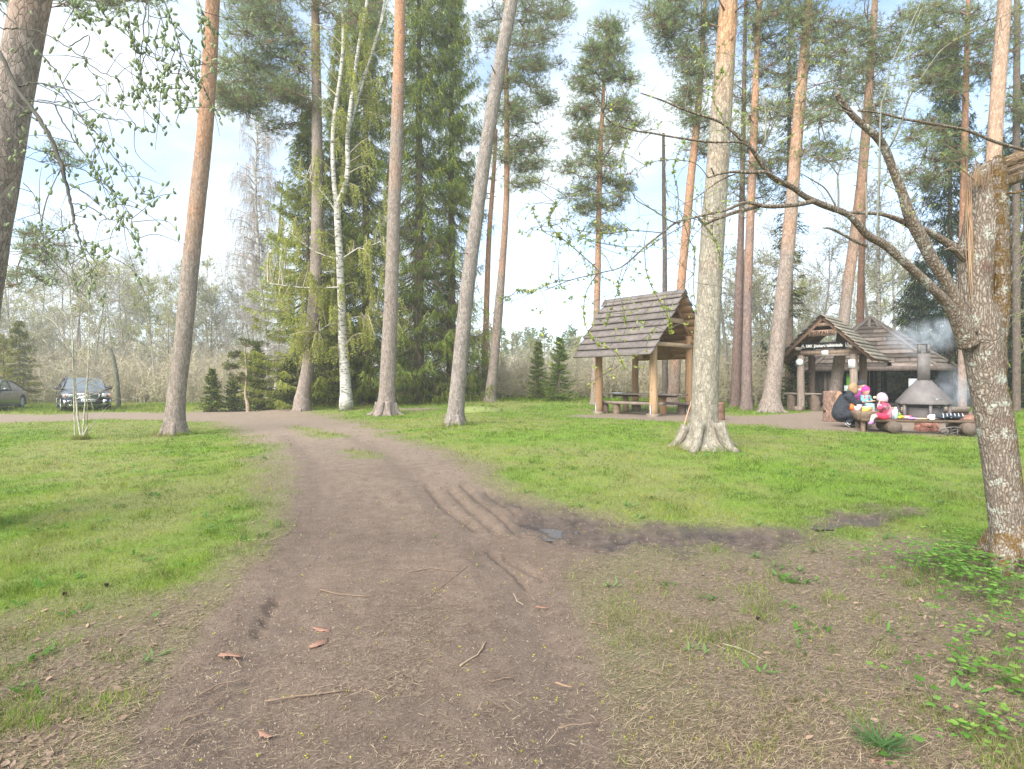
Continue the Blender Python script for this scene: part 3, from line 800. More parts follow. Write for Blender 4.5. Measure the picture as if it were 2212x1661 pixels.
def pine(pix, label, cat="pine tree", Z=None, crown=(), turn=.5, group="tall pines round the clearing", col=NEEDLE, r0=.45, tuft=34, limbs=True, flare_amt=.45, stubs=6, name="pine_tree", orange=ORANGE, grey=GREY, seg=20, mat='pine_bark', rough=.06, bw=.016, droop=-.3, k=7, flat=.5):
    base = atg(pix[0][0], pix[0][1]) if Z is None else None
    if Z is None: Z = base.y
    pts, rad = px_trunk(pix, Z, k); rad = flare(pts, rad, min(flare_amt, .28))
    gz_ = float(gh(pts[0, 0], pts[0, 1])); pts[0, 2] = gz_ - .05
    if 'roots' in label: rad = rad * (1 + .30 * np.exp(-(pts[:, 2] - pts[0, 2]) / .22))
    e = empty(name, (pts[0, 0], pts[0, 1], gz_), label, cat, group)
    # resample finely for bark relief
    m = max(60, int(40 + 5 * len(pts))); t = np.linspace(0, 1, len(pts)); tt = np.linspace(0, 1, m)
    pf = np.stack([np.interp(tt, t, pts[:, i]) for i in range(3)], -1); rf = np.interp(tt, t, rad)
    h = pf[:, 2]; H = pf[-1, 2]
    f = ss(turn - .22, turn + .22, (h - h[0]) / (H - h[0]) + (fbm(h * 1.7, h * 0, 0, int(abs(pts[0, 0] * 91)) % 97, 3) - .5) * .3)[:, None]
    cols = grey * (1 - f) + orange * f
    mb = MB(); mb.tube(pf, rf, seg, col=cols, rough=rough, seed=int(abs(pts[0, 0] * 77)) % 991)
    nroot = 6 if pix[0][2] > 35 and Z < 22 else 4
    for k_ in range(nroot):     # root ridges running out into the turf
        a = (k_ + RS.uniform(-.3, .3)) * 6.283 / nroot; rb = rf[min(3, m - 1)]; d = np.array([math.cos(a), math.sin(a), 0]); c0 = np.array([pts[0, 0], pts[0, 1], gz_])
        pl = catmull([c0 + d * rb * .62 + [0, 0, rb * RS.uniform(.7, 1.0)], c0 + d * rb * .95 + [0, 0, rb * .16], c0 + d * rb * RS.uniform(1.25, 1.6) + [0, 0, -.04]], 4)
        mb.tube(pl, np.linspace(rb * .24, rb * .12, len(pl)), 10, col=grey * .95, rough=.12, seed=k_ + 5)
    for _ in range(stubs):
        i = RS.randint(m // 4, m - 2); a = RS.rand() * 6.28; d = np.array([math.cos(a), math.sin(a), RS.uniform(-.1, .5)])
        mb.tube([pf[i], pf[i] + d * (rf[i] + RS.uniform(.05, .3))], [.022, .010], 5, col=BROWN)
    o = mb.build("trunk", M[mat], smooth=True, loc=tuple(e.location)); o.location = (0, 0, 0); o.parent = e
    if crown:
        lb = MB(); fb = MB()
        def org(c):
            zt = c[2] + droop * np.hypot(c[0] - np.interp(c[2], pf[:, 2], pf[:, 0]), c[1] - Z) * RS.uniform(.6, 1.2)
            zt = np.clip(zt, pf[m // 5, 2], pf[-1, 2])
            return [np.interp(zt, pf[:, 2], pf[:, 0]), np.interp(zt, pf[:, 2], pf[:, 1]), zt]
        pads_foliage(fb, lb, org, ellipse_pads(Z, crown), col, r0=r0, tuft=tuft, stemcol=BROWN * .9 + ORANGE * .15, bw=bw, flat=flat)
        for v_, q_, c_, m_ in zip([np.concatenate(lb.v)], [np.concatenate(lb.q)], [np.concatenate(lb.c)], [1]): fb.add(v_, q=q_, col=c_, m=m_)
        b_ = fb.build("crown", [M['needles'], M['smooth_bark']], loc=tuple(e.location)); b_.location = (0, 0, 0); b_.parent = e
    return e

# --- pines, left to right
pine([(-128, 1150, 150), (-80, 900, 118), (-45, 650, 104), (-5, 400, 100), (30, 200, 95), (68, 0, 91), (110, -230, 84), (160, -500, 74)], "very thick grey pine trunk cut off by the left edge, nearest of all the pines", Z=5.35, turn=.75, seg=36, rough=.05, stubs=3)
pine([(376, 940, 56), (382, 850, 43), (394, 750, 41), (409, 600, 40), (425, 450, 39), (441, 300, 37), (452, 150, 35), (460, 0, 32), (470, -200, 28), (478, -420, 20)], "straight slender pine beside the dirt road at left, grey below and orange above",
     turn=.38, crown=[(400, -130, 120, 60, 10), (520, -180, 150, 60, 12)])
pine([(652, 867, 34), (664, 800, 29), (672, 730, 28), (682, 600, 28), (686, 450, 27), (685, 300, 24), (684, 200, 22), (682, 80, 19), (680, -120, 14)], "pine with bent grey foot and big dark crown to its left before the spruces", Z=23.0, turn=.75, r0=.62, tuft=60,
     orange=np.array((.30, .185, .12)), crown=[(560, 60, 75, 45, 18), (520, 150, 50, 30, 12), (560, 190, 90, 30, 18), (520, 225, 45, 22, 9), (610, 120, 70, 40, 12), (640, 210, 50, 18, 7), (640, -20, 90, 40, 12), (545, -5, 60, 25, 8), (745, 30, 60, 40, 8), (495, 200, 22, 18, 4), (600, 270, 40, 14, 3)])
pine([(834, 896, 50), (836, 850, 38), (840, 760, 34), (846, 620, 31), (850, 480, 29), (856, 320, 28), (861, 160, 26), (864, 0, 23), (868, -180, 18)], "straight pine at the road bend with grey scaly bark turning orange high up",
     turn=.62, orange=np.array((.44, .22, .125)), crown=[(850, -150, 120, 50, 10)])
pine([(983, 919, 42), (987, 860, 36), (996, 760, 33), (1010, 620, 32), (1028, 480, 30), (1050, 320, 29), (1076, 160, 29), (1106, 0, 27), (1140, -190, 22)], "leaning pine with all grey bark in the lawn right of the road bend",
     turn=1.3, grey=np.array((.25, .215, .195)), crown=[(1120, -150, 110, 50, 8)])
pine([(1058, 862, 26), (1066, 790, 21), (1076, 680, 20), (1086, 560, 15), (1094, 430, 13), (1095, 300, 12), (1094, 200, 11), (1092, 90, 9), (1090, -90, 6)], "pine behind the leaning one with a tiered crown spreading to its right", Z=24.5, turn=.35, r0=.5, tuft=46,
     crown=[(1165, 30, 65, 22, 13), (1140, 80, 60, 25, 12), (1150, 140, 62, 22, 12), (1120, 180, 50, 20, 8), (1145, 215, 60, 18, 10), (1125, 255, 50, 16, 8), (1060, 60, 30, 50, 7), (1135, 310, 40, 22, 8), (1150, 360, 40, 14, 6), (1100, 330, 30, 20, 5), (1130, 395, 35, 12, 4), (1170, -20, 80, 25, 9), (1070, 210, 25, 40, 4)])
pine([(1046, 862, 14), (1050, 700, 13), (1056, 520, 11), (1066, 380, 9), (1072, 280, 7)], "thin orange pine stem just behind the leaning pine", Z=26.5, turn=.2, stubs=8, crown=[(1040, 420, 20, 60, 4), (1060, 300, 30, 40, 5)], r0=.3)
pine([(1284, 876, 18), (1286, 760, 15), (1291, 600, 14), (1293, 480, 12), (1296, 360, 11), (1301, 250, 9), (1306, 150, 7), (1312, 50, 4)], "pine behind the picnic shelter with its whole narrow crown against the sky", Z=22.5, turn=.25, r0=.42, tuft=40,
     crown=[(1310, 60, 28, 16, 8), (1302, 100, 38, 20, 11), (1300, 140, 42, 20, 9), (1265, 180, 34, 24, 8), (1345, 165, 36, 22, 8), (1260, 240, 34, 24, 7), (1345, 225, 40, 20, 9), (1350, 270, 30, 20, 5), (1265, 290, 30, 18, 6), (1320, 300, 55, 20, 8), (1300, 340, 50, 22, 8), (1335, 390, 45, 26, 8), (1250, 370, 36, 20, 5), (1250, 415, 30, 16, 5), (1320, 440, 36, 24, 6), (1275, 445, 30, 18, 4), (1300, 490, 26, 14, 4)])
pine([(1437, 880, 15), (1436, 700, 12), (1436, 550, 10), (1434, 420, 9), (1433, 288, 6)], "bare dead snag rising behind the picnic shelter with its top snapped off", Z=23.5, turn=2, grey=np.array((.13, .105, .09)), cat="dead tree", name="dead_tree", stubs=14, rough=.14, group=None)
pine([(1453, 880, 30), (1461, 760, 22), (1471, 620, 19), (1482, 500, 19), (1493, 380, 18), (1503, 290, 17), (1513, 170, 13), (1522, 20, 10), (1530, -120, 7)], "orange stemmed pine seen just left of the thick foreground pine, crown spreading left", Z=22.0, turn=.15, r0=.5, tuft=44,
     crown=[(1450, 20, 50, 28, 11), (1455, 65, 45, 20, 9), (1475, 110, 45, 20, 8), (1500, 150, 40, 22, 8), (1490, 210, 35, 26, 8), (1515, 260, 30, 20, 6), (1510, 320, 24, 20, 4), (1540, 60, 45, 45, 9), (1500, -30, 80, 25, 10)])
pine([(1521, 967, 80), (1521, 925, 64), (1523, 850, 61), (1526, 760, 60), (1531, 650, 57), (1540, 500, 54), (1549, 370, 51), (1559, 230, 48), (1568, 100, 44), (1574, 0, 41), (1582, -200, 34), (1590, -420, 24)], "thickest pine right of the picnic shelter, grey green flaking bark and spreading roots",
     turn=.55, seg=48, rough=.055, flare_amt=.28, orange=np.array((.42, .245, .145)), grey=np.array((.275, .245, .20)), stubs=14, crown=[(1580, -220, 120, 60, 10)])
pine([(1590, 881, 28), (1592, 800, 24), (1596, 650, 20), (1600, 520, 15), (1604, 380, 12), (1607, 200, 10), (1610, 40, 8), (1611, -120, 6)], "dark brown pine, left trunk of the close pair right of the thick pine", Z=21.5, turn=1.4, grey=np.array((.17, .12, .105)),
     crown=[(1610, 330, 40, 60, 9), (1625, 420, 45, 50, 8), (1600, 180, 35, 50, 6)], r0=.5)
pine([(1613, 885, 28), (1613, 800, 23), (1615, 650, 19), (1619, 520, 19), (1624, 400, 18), (1630, 250, 17), (1635, 120, 14), (1640, 0, 11), (1645, -140, 8)], "rusty grey pine, right trunk of the close pair right of the thick pine", Z=20.6, turn=.4, grey=np.array((.22, .165, .15)),
     crown=[(1650, 60, 60, 50, 14), (1670, 150, 45, 40, 9), (1660, 250, 45, 40, 9), (1625, -20, 60, 30, 8), (1655, 340, 40, 40, 7)], r0=.5)
pine([(1664, 881, 48), (1670, 830, 38), (1680, 740, 36), (1693, 620, 34), (1706, 490, 31), (1717, 350, 28), (1728, 220, 26), (1741, 80, 22), (1749, -30, 18), (1756, -160, 12)], "tall pine leaning right, midway between the thick pine and the notice board roof", Z=19.6, turn=.42, orange=np.array((.38, .23, .155)),
     crown=[(1760, 60, 60, 45, 14), (1790, 140, 60, 45, 12), (1780, 240, 60, 40, 12), (1700, 20, 40, 40, 8), (1790, 330, 55, 30, 9), (1745, -60, 80, 30, 10)], r0=.52)
pine([(1795, 900, 34), (1803, 850, 29), (1815, 760, 27), (1829, 640, 26), (1845, 520, 25), (1858, 420, 24), (1869, 300, 22), (1878, 180, 19), (1887, 50, 16), (1894, -80, 12)], "leaning pine whose trunk passes right behind the notice board roof", Z=20.9, turn=.35, orange=np.array((.38, .235, .165)),
     crown=[(1850, 60, 50, 45, 10), (1900, 110, 50, 45, 10), (1840, 180, 50, 40, 8), (1900, 240, 45, 40, 7), (1890, -40, 80, 30, 9), (1960, 60, 40, 40, 7)], r0=.5)
pine([(1856, 880, 24), (1857, 760, 20), (1859, 640, 17), (1863, 500, 14), (1867, 400, 13), (1872, 250, 11), (1880, 100, 9)], "straight red brown pine behind the hexagonal hut roof", Z=27.0, turn=.05, orange=np.array((.27, .15, .10)), crown=[(1880, 180, 50, 60, 9)], r0=.5)
pine([(2078, 900, 22), (2079, 700, 19), (2080, 500, 18), (2083, 350, 17), (2086, 200, 15), (2090, 60, 12), (2094, -80, 9)], "thin crooked orange pine seen just left of the broken tree", Z=19.0, turn=.2, orange=np.array((.36, .19, .125)), stubs=16, rough=.12,
     crown=[(2040, 90, 60, 40, 11), (2010, 140, 45, 30, 8), (2060, 180, 60, 40, 9), (2100, 60, 50, 50, 9), (1990, 280, 55, 25, 7), (2040, 330, 50, 30, 7), (2130, 150, 40, 40, 7), (1995, 385, 45, 22, 5), (2010, 20, 60, 30, 8)], r0=.5, droop=-.1)
pine([(2122, 905, 44), (2126, 760, 40), (2133, 600, 38), (2142, 420, 37), (2152, 250, 36), (2163, 100, 35), (2170, 0, 33), (2178, -160, 27)], "stout pale pink barked pine directly behind the broken tree at the right edge", Z=15.5, turn=.2, orange=np.array((.40, .27, .20)), crown=[(2180, -120, 90, 60, 10)])
pine([(2196, 900, 20), (2196, 700, 19), (2195, 450, 18), (2196, 200, 17), (2198, -60, 14)], "dark straight pine hugging the right edge of the picture", Z=20.5, turn=2, grey=np.array((.15, .115, .095)), crown=[(2190, 80, 40, 60, 7), (2190, 230, 30, 50, 5)], r0=.5)

# --- spruces
def spruce(base_px, top_y, half_w, label, Z=None, col=(.145, .195, .055), col2=(.31, .34, .07), tint=.3, weep=.35, group="spruces", low=0.06, dens=1.0, whorl=.34, seedling=False, cat="spruce tree", lean=0.0, bw=.03, dead=0.0):
    b = atg(*base_px) if Z is None else P(base_px[0], base_px[1], Z)
    Z = b.y; b.z = float(gh(b.x, b.y)); H = EYE - (top_y - HY) / F * Z - b.z; Rr = half_w / F * Z
    e = empty("spruce_tree", b, label, cat, group)
    tr = MB(); fo = MB()
    n = 10; tz = np.linspace(-.05, H, n)
    tr.tube([(lean * t * H, 0, t_) for t, t_ in zip(np.linspace(0, 1, n), tz)], np.linspace(.028 * H ** .85 * .5 + .02, .01, n), 10, col=np.array((.17, .13, .10)), rough=.08)
    z = low * H; w_ = whorl * (.5 if seedling else 1)
    while z < H * .985:
        t = z / H; L0 = Rr * (1 - t) ** .85 * (.55 + .45 * min(1, (t + .05) / .15)) + .05
        for j in range(int(RS.randint(6, 9))):
            a = RS.rand() * 6.283; L_ = L0 * RS.uniform(.6, 1.15); up = .25 * (t > .6) - .18 * (t < .5)
            zz = z + RS.uniform(-.5, .5) * w_
            m = 6; s = np.linspace(0, 1, m)
            rr = s * L_; dz = up * rr - weep * .45 * L_ * s * (1 - s) * 2.0 + .10 * L_ * s ** 3
            pl = np.stack([np.cos(a) * rr + lean * zz, np.sin(a) * rr, zz + dz], -1)
            tr.tube(pl, np.linspace(.012 + .006 * L_, .004, m), 4, col=np.array((.15, .115, .09)), cap=False)
            isdead = dead and t < .4 and RS.rand() < dead
            k = int((10 + 27 * L_) * dens * (1.6 if seedling else 1) * (.18 if isdead else 1))
            u = RS.rand(k) ** .7
            o = np.stack([np.interp(u, s, pl[:, i]) for i in range(3)], -1)
            side = np.array([-math.sin(a), math.cos(a), 0]); fwd = np.array([math.cos(a), math.sin(a), 0])
            sgn = RS.choice([-1, 1], k)[:, None]
            spread = (1 - u[:, None]) * .55 * L_ * RS.rand(k, 1) * .55
            o2 = o + side * sgn * spread + np.array([0, 0, -.25]) * spread
            d = side * sgn * RS.uniform(.1, .9, (k, 1)) + fwd * RS.uniform(.2, .8, (k, 1)) + np.array([0, 0, -1]) * RS.uniform(.2, 1.0, (k, 1)) * (weep * 2.4)
            if seedling: d[:, 2] = RS.normal(.05, .25, k)
            ln = RS.uniform(.14, .30, k) * (.45 if seedling else (.8 + weep))
            f = (RS.rand(k) < tint)[:, None]
            c = np.where(f, gcol(col2, k, .2), gcol(col, k, .25)) * RS.uniform(.75, 1.25)
            if isdead: c = gcol((.20, .15, .11), k, .2)
            # each hanging twiglet: a main blade and side needles
            fo.blades(o2, d, ln, bw * (.7 if seedling else .9), c)
            dn = d / np.linalg.norm(d, axis=1)[:, None]
            for q in range(3):
                p_ = o2 + dn * (ln * RS.uniform(.05, .85, k))[:, None]
                fo.blades(p_, dn * .8 + RS.normal(0, .5, (k, 3)), ln * .38, bw * .7, c * 1.08)
        z += w_ * (1 - .35 * t)
    a = tr.build("trunk", M['smooth_bark'], parent=e); b_ = fo.build("crown", M['needles'], parent=e)
    return e

gs = "big spruces behind the road bend"
spruce((905, 872), -420, 150, "huge dark weeping spruce behind the straight pine at the road bend", Z=24.5, group=gs, weep=.8, tint=.3, dens=1.1, dead=.4, low=.02)
spruce((975, 872), -260, 120, "tall spruce with drooping curtains of green, right beside the leaning pine", Z=25.5, group=gs, weep=.9, tint=.45, col=(.17, .23, .06), dens=1.1, dead=.3, low=.02)
spruce((665, 872), 215, 158, "yellow tinged spruce at the left end of the big group, behind the bent pine", Z=25.5, group=gs, weep=.45, tint=.65, col=(.20, .235, .06), col2=(.33, .355, .085), dens=1.7, low=.02)
spruce((790, 872), -300, 135, "tall spruce hidden behind the white birch", Z=26.5, group=gs, weep=.75, tint=.5, dens=1.35, dead=.3, low=.02)
spruce((735, 872), 20, 95, "dark spruce between the bent pine and the birch", Z=27.5, group=gs, weep=.6, tint=.5, dens=1.3, low=.02)
spruce((458, 872), 796, 30, "small dense young spruce, leftmost of the little evergreens left of the big group", Z=25, group="young evergreens by the road", seedling=True, col=(.06, .10, .035), tint=.3, low=.02, whorl=.2)
spruce((556, 874), 745, 52, "dark bushy young spruce beside the small pine", Z=25.5, group="young evergreens by the road", seedling=True, col=(.055, .095, .033), tint=.2, low=.02, whorl=.22)
spruce((505, 874), 815, 32, "low dark spruce squeezed between the two young evergreens", Z=25.3, group="young evergreens by the road", seedling=True, col=(.055, .095, .033), tint=.2, low=.02, whorl=.2)
spruce((625, 872), 775, 42, "half grown dark spruce at the foot of the yellow tinged one", Z=24.6, group="young evergreens by the road", seedling=True, col=(.045, .075, .025), tint=.3, low=.02, whorl=.22, weep=.5)
spruce((1208, 872), 728, 42, "bright green young spruce left of the picnic shelter, the fuller of the two", Z=24.5, group="young spruces left of the shelter", seedling=True, col=(.11, .18, .05), col2=(.22, .29, .07), tint=.5, low=.03, whorl=.25)
spruce((1163, 872), 738, 32, "slimmer young spruce standing left of the fuller one near the shelter", Z=26, group="young spruces left of the shelter", seedling=True, col=(.12, .17, .05), col2=(.24, .28, .07), tint=.5, low=.03, whorl=.25)
spruce((42, 874), 690, 55, "yellow green spruce behind the silver car at the left", Z=32, group=None, weep=.3, col=(.09, .12, .03), col2=(.24, .23, .05), tint=.55, low=.02, whorl=.28)
spruce((8, 874), 720, 40, "pale yellow green bushy tree at the very left edge", Z=34, group=None, weep=.3, col=(.20, .20, .05), col2=(.28, .26, .07), tint=.55, low=.02, whorl=.3)
gr = "dark spruces behind the huts"
spruce((1705, 884), -80, 46, "narrow dark spruce right behind the pine leaning beside the notice board", Z=22.5, group=gr, weep=.3, col=(.04, .07, .028), tint=.15, dens=.35, low=.22)
spruce((1716, 884), 745, 50, "low dark spruce bush left of the notice board posts", Z=21.8, group=gr, seedling=True, col=(.035, .065, .024), tint=.2, low=.02, whorl=.24)
spruce((2052, 880), 60, 120, "black green weeping spruce behind the broken tree, dark spine against the sky", Z=25, group=gr, weep=.75, col=(.028, .052, .03), tint=.06, dens=1.0, low=.05)
spruce((2150, 880), 250, 130, "dark spruce filling the gap behind the broken trunk", Z=26, group=gr, weep=.6, col=(.03, .05, .026), tint=.1, dens=1.3, low=.02)
spruce((1985, 880), 560, 105, "dark spruce behind the hexagonal hut at its right", Z=28.5, group=gr, weep=.6, col=(.035, .055, .028), tint=.12, dens=1.2, low=.02)
spruce((2215, 880), 150, 120, "dark spruce cut off by the right edge", Z=23, group=gr, weep=.5, col=(.035, .055, .028), tint=.15, dens=1.2, low=.02)
spruce((1650, 872), 740, 40, "small green spruce between the pair of pines and the leaning pine", Z=30, group=gr, seedling=True, col=(.06, .085, .035), tint=.2, low=.02, whorl=.3)

pine([(536, 876, 9), (530, 850, 6), (533, 810, 5), (530, 770, 4), (528, 735, 3)], "small open branched young pine between the young spruces left of the big group", Z=24.0, turn=2, grey=np.array((.34, .27, .20)), stubs=4, r0=.16, tuft=16, group="young evergreens by the road", flare_amt=.1,
     crown=[(545, 742, 24, 5, 4), (512, 765, 22, 6, 4), (548, 770, 24, 8, 4), (505, 790, 18, 8, 4), (550, 800, 24, 8, 5), (515, 815, 24, 8, 5), (530, 738, 6, 8, 2)], col=(.10, .13, .04), limbs=True)

# --- leafless / budding broadleaf trees
def grow(mb, lv, p, d, L_, r, lvl, maxl, spread, up, col, leafmb=None, leafcol=None, leafn=0, leafsz=.05, minr=.004, wig=.12, kids=(4, 7), droop=0.0, seg=None):
    n = 5; pts = [p]; dd = d.copy()
    for i in range(n):
        dd = dd + RS.normal(0, wig, 3) + np.array([0, 0, up - droop * lvl]) * .3; dd /= np.linalg.norm(dd); pts.append(pts[-1] + dd * L_ / n)
    pts = np.array(pts); rads = np.linspace(r, max(r * .35, minr), n + 1)
    mb.tube(pts, rads, seg or (7 if lvl == 0 else (4 if lvl == 1 else 3)), col=col, cap=False)
    if lvl >= maxl:
        if leafmb is not None and leafn:
            k = leafn; u = RS.rand(k) * n * .999; i = u.astype(int); f = (u - i)[:, None]
            o = pts[i] * (1 - f) + pts[i + 1] * f
            leafmb.leaves(o, RS.normal(0, 1, (k, 3)) + np.array([0, 0, -.3]), leafsz * RS.uniform(.6, 1.3, k), leafsz * .65, gcol(leafcol, k, .2))
        return
    for _ in range(RS.randint(kids[0], kids[1] + 1)):
        t = RS.uniform(.25, 1.0) if lvl else RS.uniform(.30, 1.0)
        i = min(int(t * n), n - 1); f = t * n - i; q = pts[i] * (1 - f) + pts[i + 1] * f
        side = RS.normal(0, 1, 3); side -= side.dot(dd) * dd; side /= np.linalg.norm(side)
        nd = dd * (1 - spread) + side * spread; nd /= np.linalg.norm(nd)
        grow(mb, lv, q, nd, L_ * RS.uniform(.38, .62) * (1.15 - .5 * t * (lvl == 0)), max(r * .42, minr), lvl + 1, maxl, spread, up, col, leafmb, leafcol, leafn, leafsz, minr, wig, kids, droop)

def bare_proto(H, col, leafcol, leafn, leafsz=.07, minr=.009, kids=(7, 10), spread=.5, maxl=3, droop=0, stems=1, up=.15, r=None):
    tr = MB(); tw = MB(); lf = MB()
    for s_ in range(stems):
        d = np.array([RS.normal(0, .12 * stems ** .5), RS.normal(0, .12), 1.0]); d /= np.linalg.norm(d)
        n = 7; pts = [np.array([RS.normal(0, .15) if stems > 1 else 0, 0, -.05])]
        for i in range(n): pts.append(pts[-1] + d * H / n); d = d + RS.normal(0, .05, 3) + np.array([0, 0, .05]); d /= np.linalg.norm(d)
        pts = np.array(pts); r_ = (r or .011 * H); tr.tube(pts, np.linspace(r_, .015, n + 1), 7, col=col, cap=False)
        for _ in range(RS.randint(kids[0], kids[1] + 1) + 6):
            t = RS.uniform(.28, .99); i = min(int(t * n), n - 1); f = t * n - i; q = pts[i] * (1 - f) + pts[i + 1] * f
            a = RS.rand() * 6.28; nd = np.array([math.cos(a) * spread * 1.5, math.sin(a) * spread * 1.5, .8]); nd /= np.linalg.norm(nd)
            grow(tw, None, q, nd, H * RS.uniform(.16, .30) * (1.15 - .6 * t), max(r_ * .35 * (1.1 - t), minr), 1, maxl, spread, up, col * 1.05, lf, leafcol, leafn, leafsz, minr, .13, (5, 7), droop)
    return tr, tw, lf

def mesh_of(mb, name, mat):
    o = mb.build(name, mat); me = o.data; bpy.data.objects.remove(o); return me

PROT = []
for H_, col_, lc, ln_, lsz, mr in ((11, (.33, .29, .24), (.36, .38, .14), 5, .11, .011), (12, (.28, .25, .21), (.34, .34, .17), 3, .10, .011), (9.5, (.38, .34, .28), (.40, .42, .14), 6, .11, .010), (11.5, (.25, .225, .20), (.32, .33, .16), 2, .09, .011), (8, (.36, .31, .24), (.42, .44, .15), 8, .11, .010)):
    a, b, c = bare_proto(H_, np.array(col_), lc, ln_, lsz, mr)
    PROT.append((H_, mesh_of(a, "trunk", M['smooth_bark']), mesh_of(b, "branches", M['twigs']), mesh_of(c, "crown", M['leaves']) if c.n else None))

def place_bare(k, x, y, sc, label, group, cat="bare tree", rz=None):
    H_, a, b, c = PROT[k]
    e = empty("bare_tree", (x, y, float(gh(x, y))), label, cat, group, rz=RS.rand() * 6.28 if rz is None else rz); e.scale = (sc, sc, sc)
    for me, nm in ((a, "trunk"), (b, "branches"), (c, "crown")):
        if me is None: continue
        o = bpy.data.objects.new(nm, me); COL.objects.link(o); o.parent = e
    return e

def px_at(px, Z): return (px - CX) / F * Z
# far pale tree line beyond the cars
for i in range(40):
    px = -60 + i * 17 + RS.uniform(-12, 12); Z = RS.uniform(40, 58)
    topy = 590 + 45 * math.sin(i * .8) + RS.uniform(-15, 35) + (30 if px < 150 else 0)
    hh = (HY - topy) / F * Z + EYE - float(gh(px_at(px, Z), Z)); k = RS.randint(0, 4)
    place_bare(k, px_at(px, Z), Z, hh / PROT[k][0], "pale leafless tree in the tree line beyond the parked cars", "leafless tree line beyond the cars")
for i in range(14):
    px = 1075 + i * 34 + RS.uniform(-14, 14); Z = RS.uniform(38, 52)
    topy = RS.uniform(715, 770); hh = (HY - topy) / F * Z + EYE - float(gh(px_at(px, Z), Z)); k = RS.choice([0, 2, 4])
    place_bare(k, px_at(px, Z), Z, hh / PROT[k][0], "low brownish budding tree in the thicket behind the picnic shelter", "budding trees behind the shelter")
for i, (px, Z, topy, k) in enumerate([(1568, 30, 560, 3), (1640, 32, 500, 1), (1655, 36, 560, 0), (1560, 38, 600, 2), (1745, 34, 520, 3), (1770, 40, 590, 1), (1905, 33, 430, 3), (1835, 42, 600, 0), (1930, 38, 480, 1), (1960, 34, 560, 2), (1690, 40, 610, 2), (1795, 36, 600, 2), (1590, 34, 540, 0), (1720, 44, 560, 0), (1880, 44, 560, 2)]):
    hh = (HY - topy) / F * Z + EYE - float(gh(px_at(px, Z), Z))
    place_bare(k, px_at(px, Z), Z, hh / PROT[k][0], "thin grey leafless tree in the woods behind the thick pine and the huts", "leafless trees behind the huts")
# paler fine crowned birches left of the big spruces
def weeping(px_pts, w, label, ell, Z, twcol, lfcol, nstr, slen, leafn, leafsz, name="birch_tree", cat="birch", group="birches by the road bend", bark='birch', barkcol=(1, 1, 1), forks=(), lf_tw=.006, sway=.12):
    """birch: trunk, forks, branches to every hanging string of twigs"""
    pts, rad = px_trunk([(x, y, w_) for (x, y), w_ in zip(px_pts, w)], Z); rad = flare(pts, rad, .15, .15)
    pts[0, 2] = gz_ = float(gh(pts[0, 0], Z)); e = empty(name, (pts[0, 0], Z, gz_), label, cat, group); loc = tuple(e.location)
    tr = MB(); tr.tube(pts, rad, 16, col=barkcol, rough=.05); allp = [pts[len(pts) // 5:]]
    for fp, fw in forks:
        p_, r_ = px_trunk([(x, y, w_) for (x, y), w_ in zip(fp, fw)], Z); p_[:, 1] += np.linspace(0, RS.uniform(-.6, .6), len(p_)); tr.tube(p_, r_, 10, col=barkcol, rough=.05); allp.append(p_)
    ap = np.concatenate(allp); tw = MB(); lf = MB()
    for cx_, cy_, rx, ry, n in ell:
        for _ in range(n):
            a = RS.rand() * 6.283; rr = math.sqrt(RS.rand()); z = Z + RS.uniform(-1, 1) * min(rx / F * Z, 2.2)
            c = np.array(P(cx_ + math.cos(a) * rr * rx, cy_ + math.sin(a) * rr * ry, z))
            dd = np.linalg.norm((ap - c) * [1, 1, .6] + np.array([0, 0, .25 * abs(c[0] - pts[0, 0])]), axis=1); s = ap[np.argmin(dd)]
            L_ = np.linalg.norm(c - s); mid = (s + c) / 2 + np.array([0, 0, .12 * L_]) + RS.normal(0, .05 * L_, 3)
            pl = catmull([s, mid, c], 4); tw.tube(pl, np.linspace(.018 + .006 * min(L_, 3), .007, len(pl)), 4, col=np.array(twcol) * (1.5 if RS.rand() < .4 else 1), cap=False)
            for q in range(nstr):
                u = RS.uniform(.45, 1); i = min(int(u * (len(pl) - 1)), len(pl) - 2); st = pl[i]
                l_ = slen * RS.uniform(.5, 1.3); m = 5; x = np.linspace(0, 1, m)
                off = RS.normal(0, sway, 2) * l_
                out = (c - s) / (L_ + 1e-6)
                hs = np.stack([st[0] + off[0] * x + out[0] * .4 * l_ * x * (1 - .4 * x), st[1] + off[1] * x, st[2] - l_ * x ** 1.5], -1)
                tw.tube(hs, np.linspace(lf_tw, lf_tw * .6, m), 3, col=np.array(twcol), cap=False)
                k = RS.poisson(leafn * l_)
                if k:
                    uu = RS.rand(k) * (m - 1) * .999; ii = uu.astype(int); f = (uu - ii)[:, None]; o = hs[ii] * (1 - f) + hs[ii + 1] * f
                    lf.leaves(o + RS.normal(0, .03, (k, 3)), RS.normal(0, 1, (k, 3)) + [0, 0, -.5], leafsz * RS.uniform(.6, 1.3, k), leafsz * .8, gcol(lfcol, k, .2))
    for mb_, nm, mt, sm in ((tr, "trunk", M[bark], True), (tw, "branches", M['twigs'], False), (lf, "crown", M['leaves'], False)):
        if mb_.n:
            o = mb_.build(nm, mt, smooth=sm, loc=loc); o.location = (0, 0, 0); o.parent = e
    return e

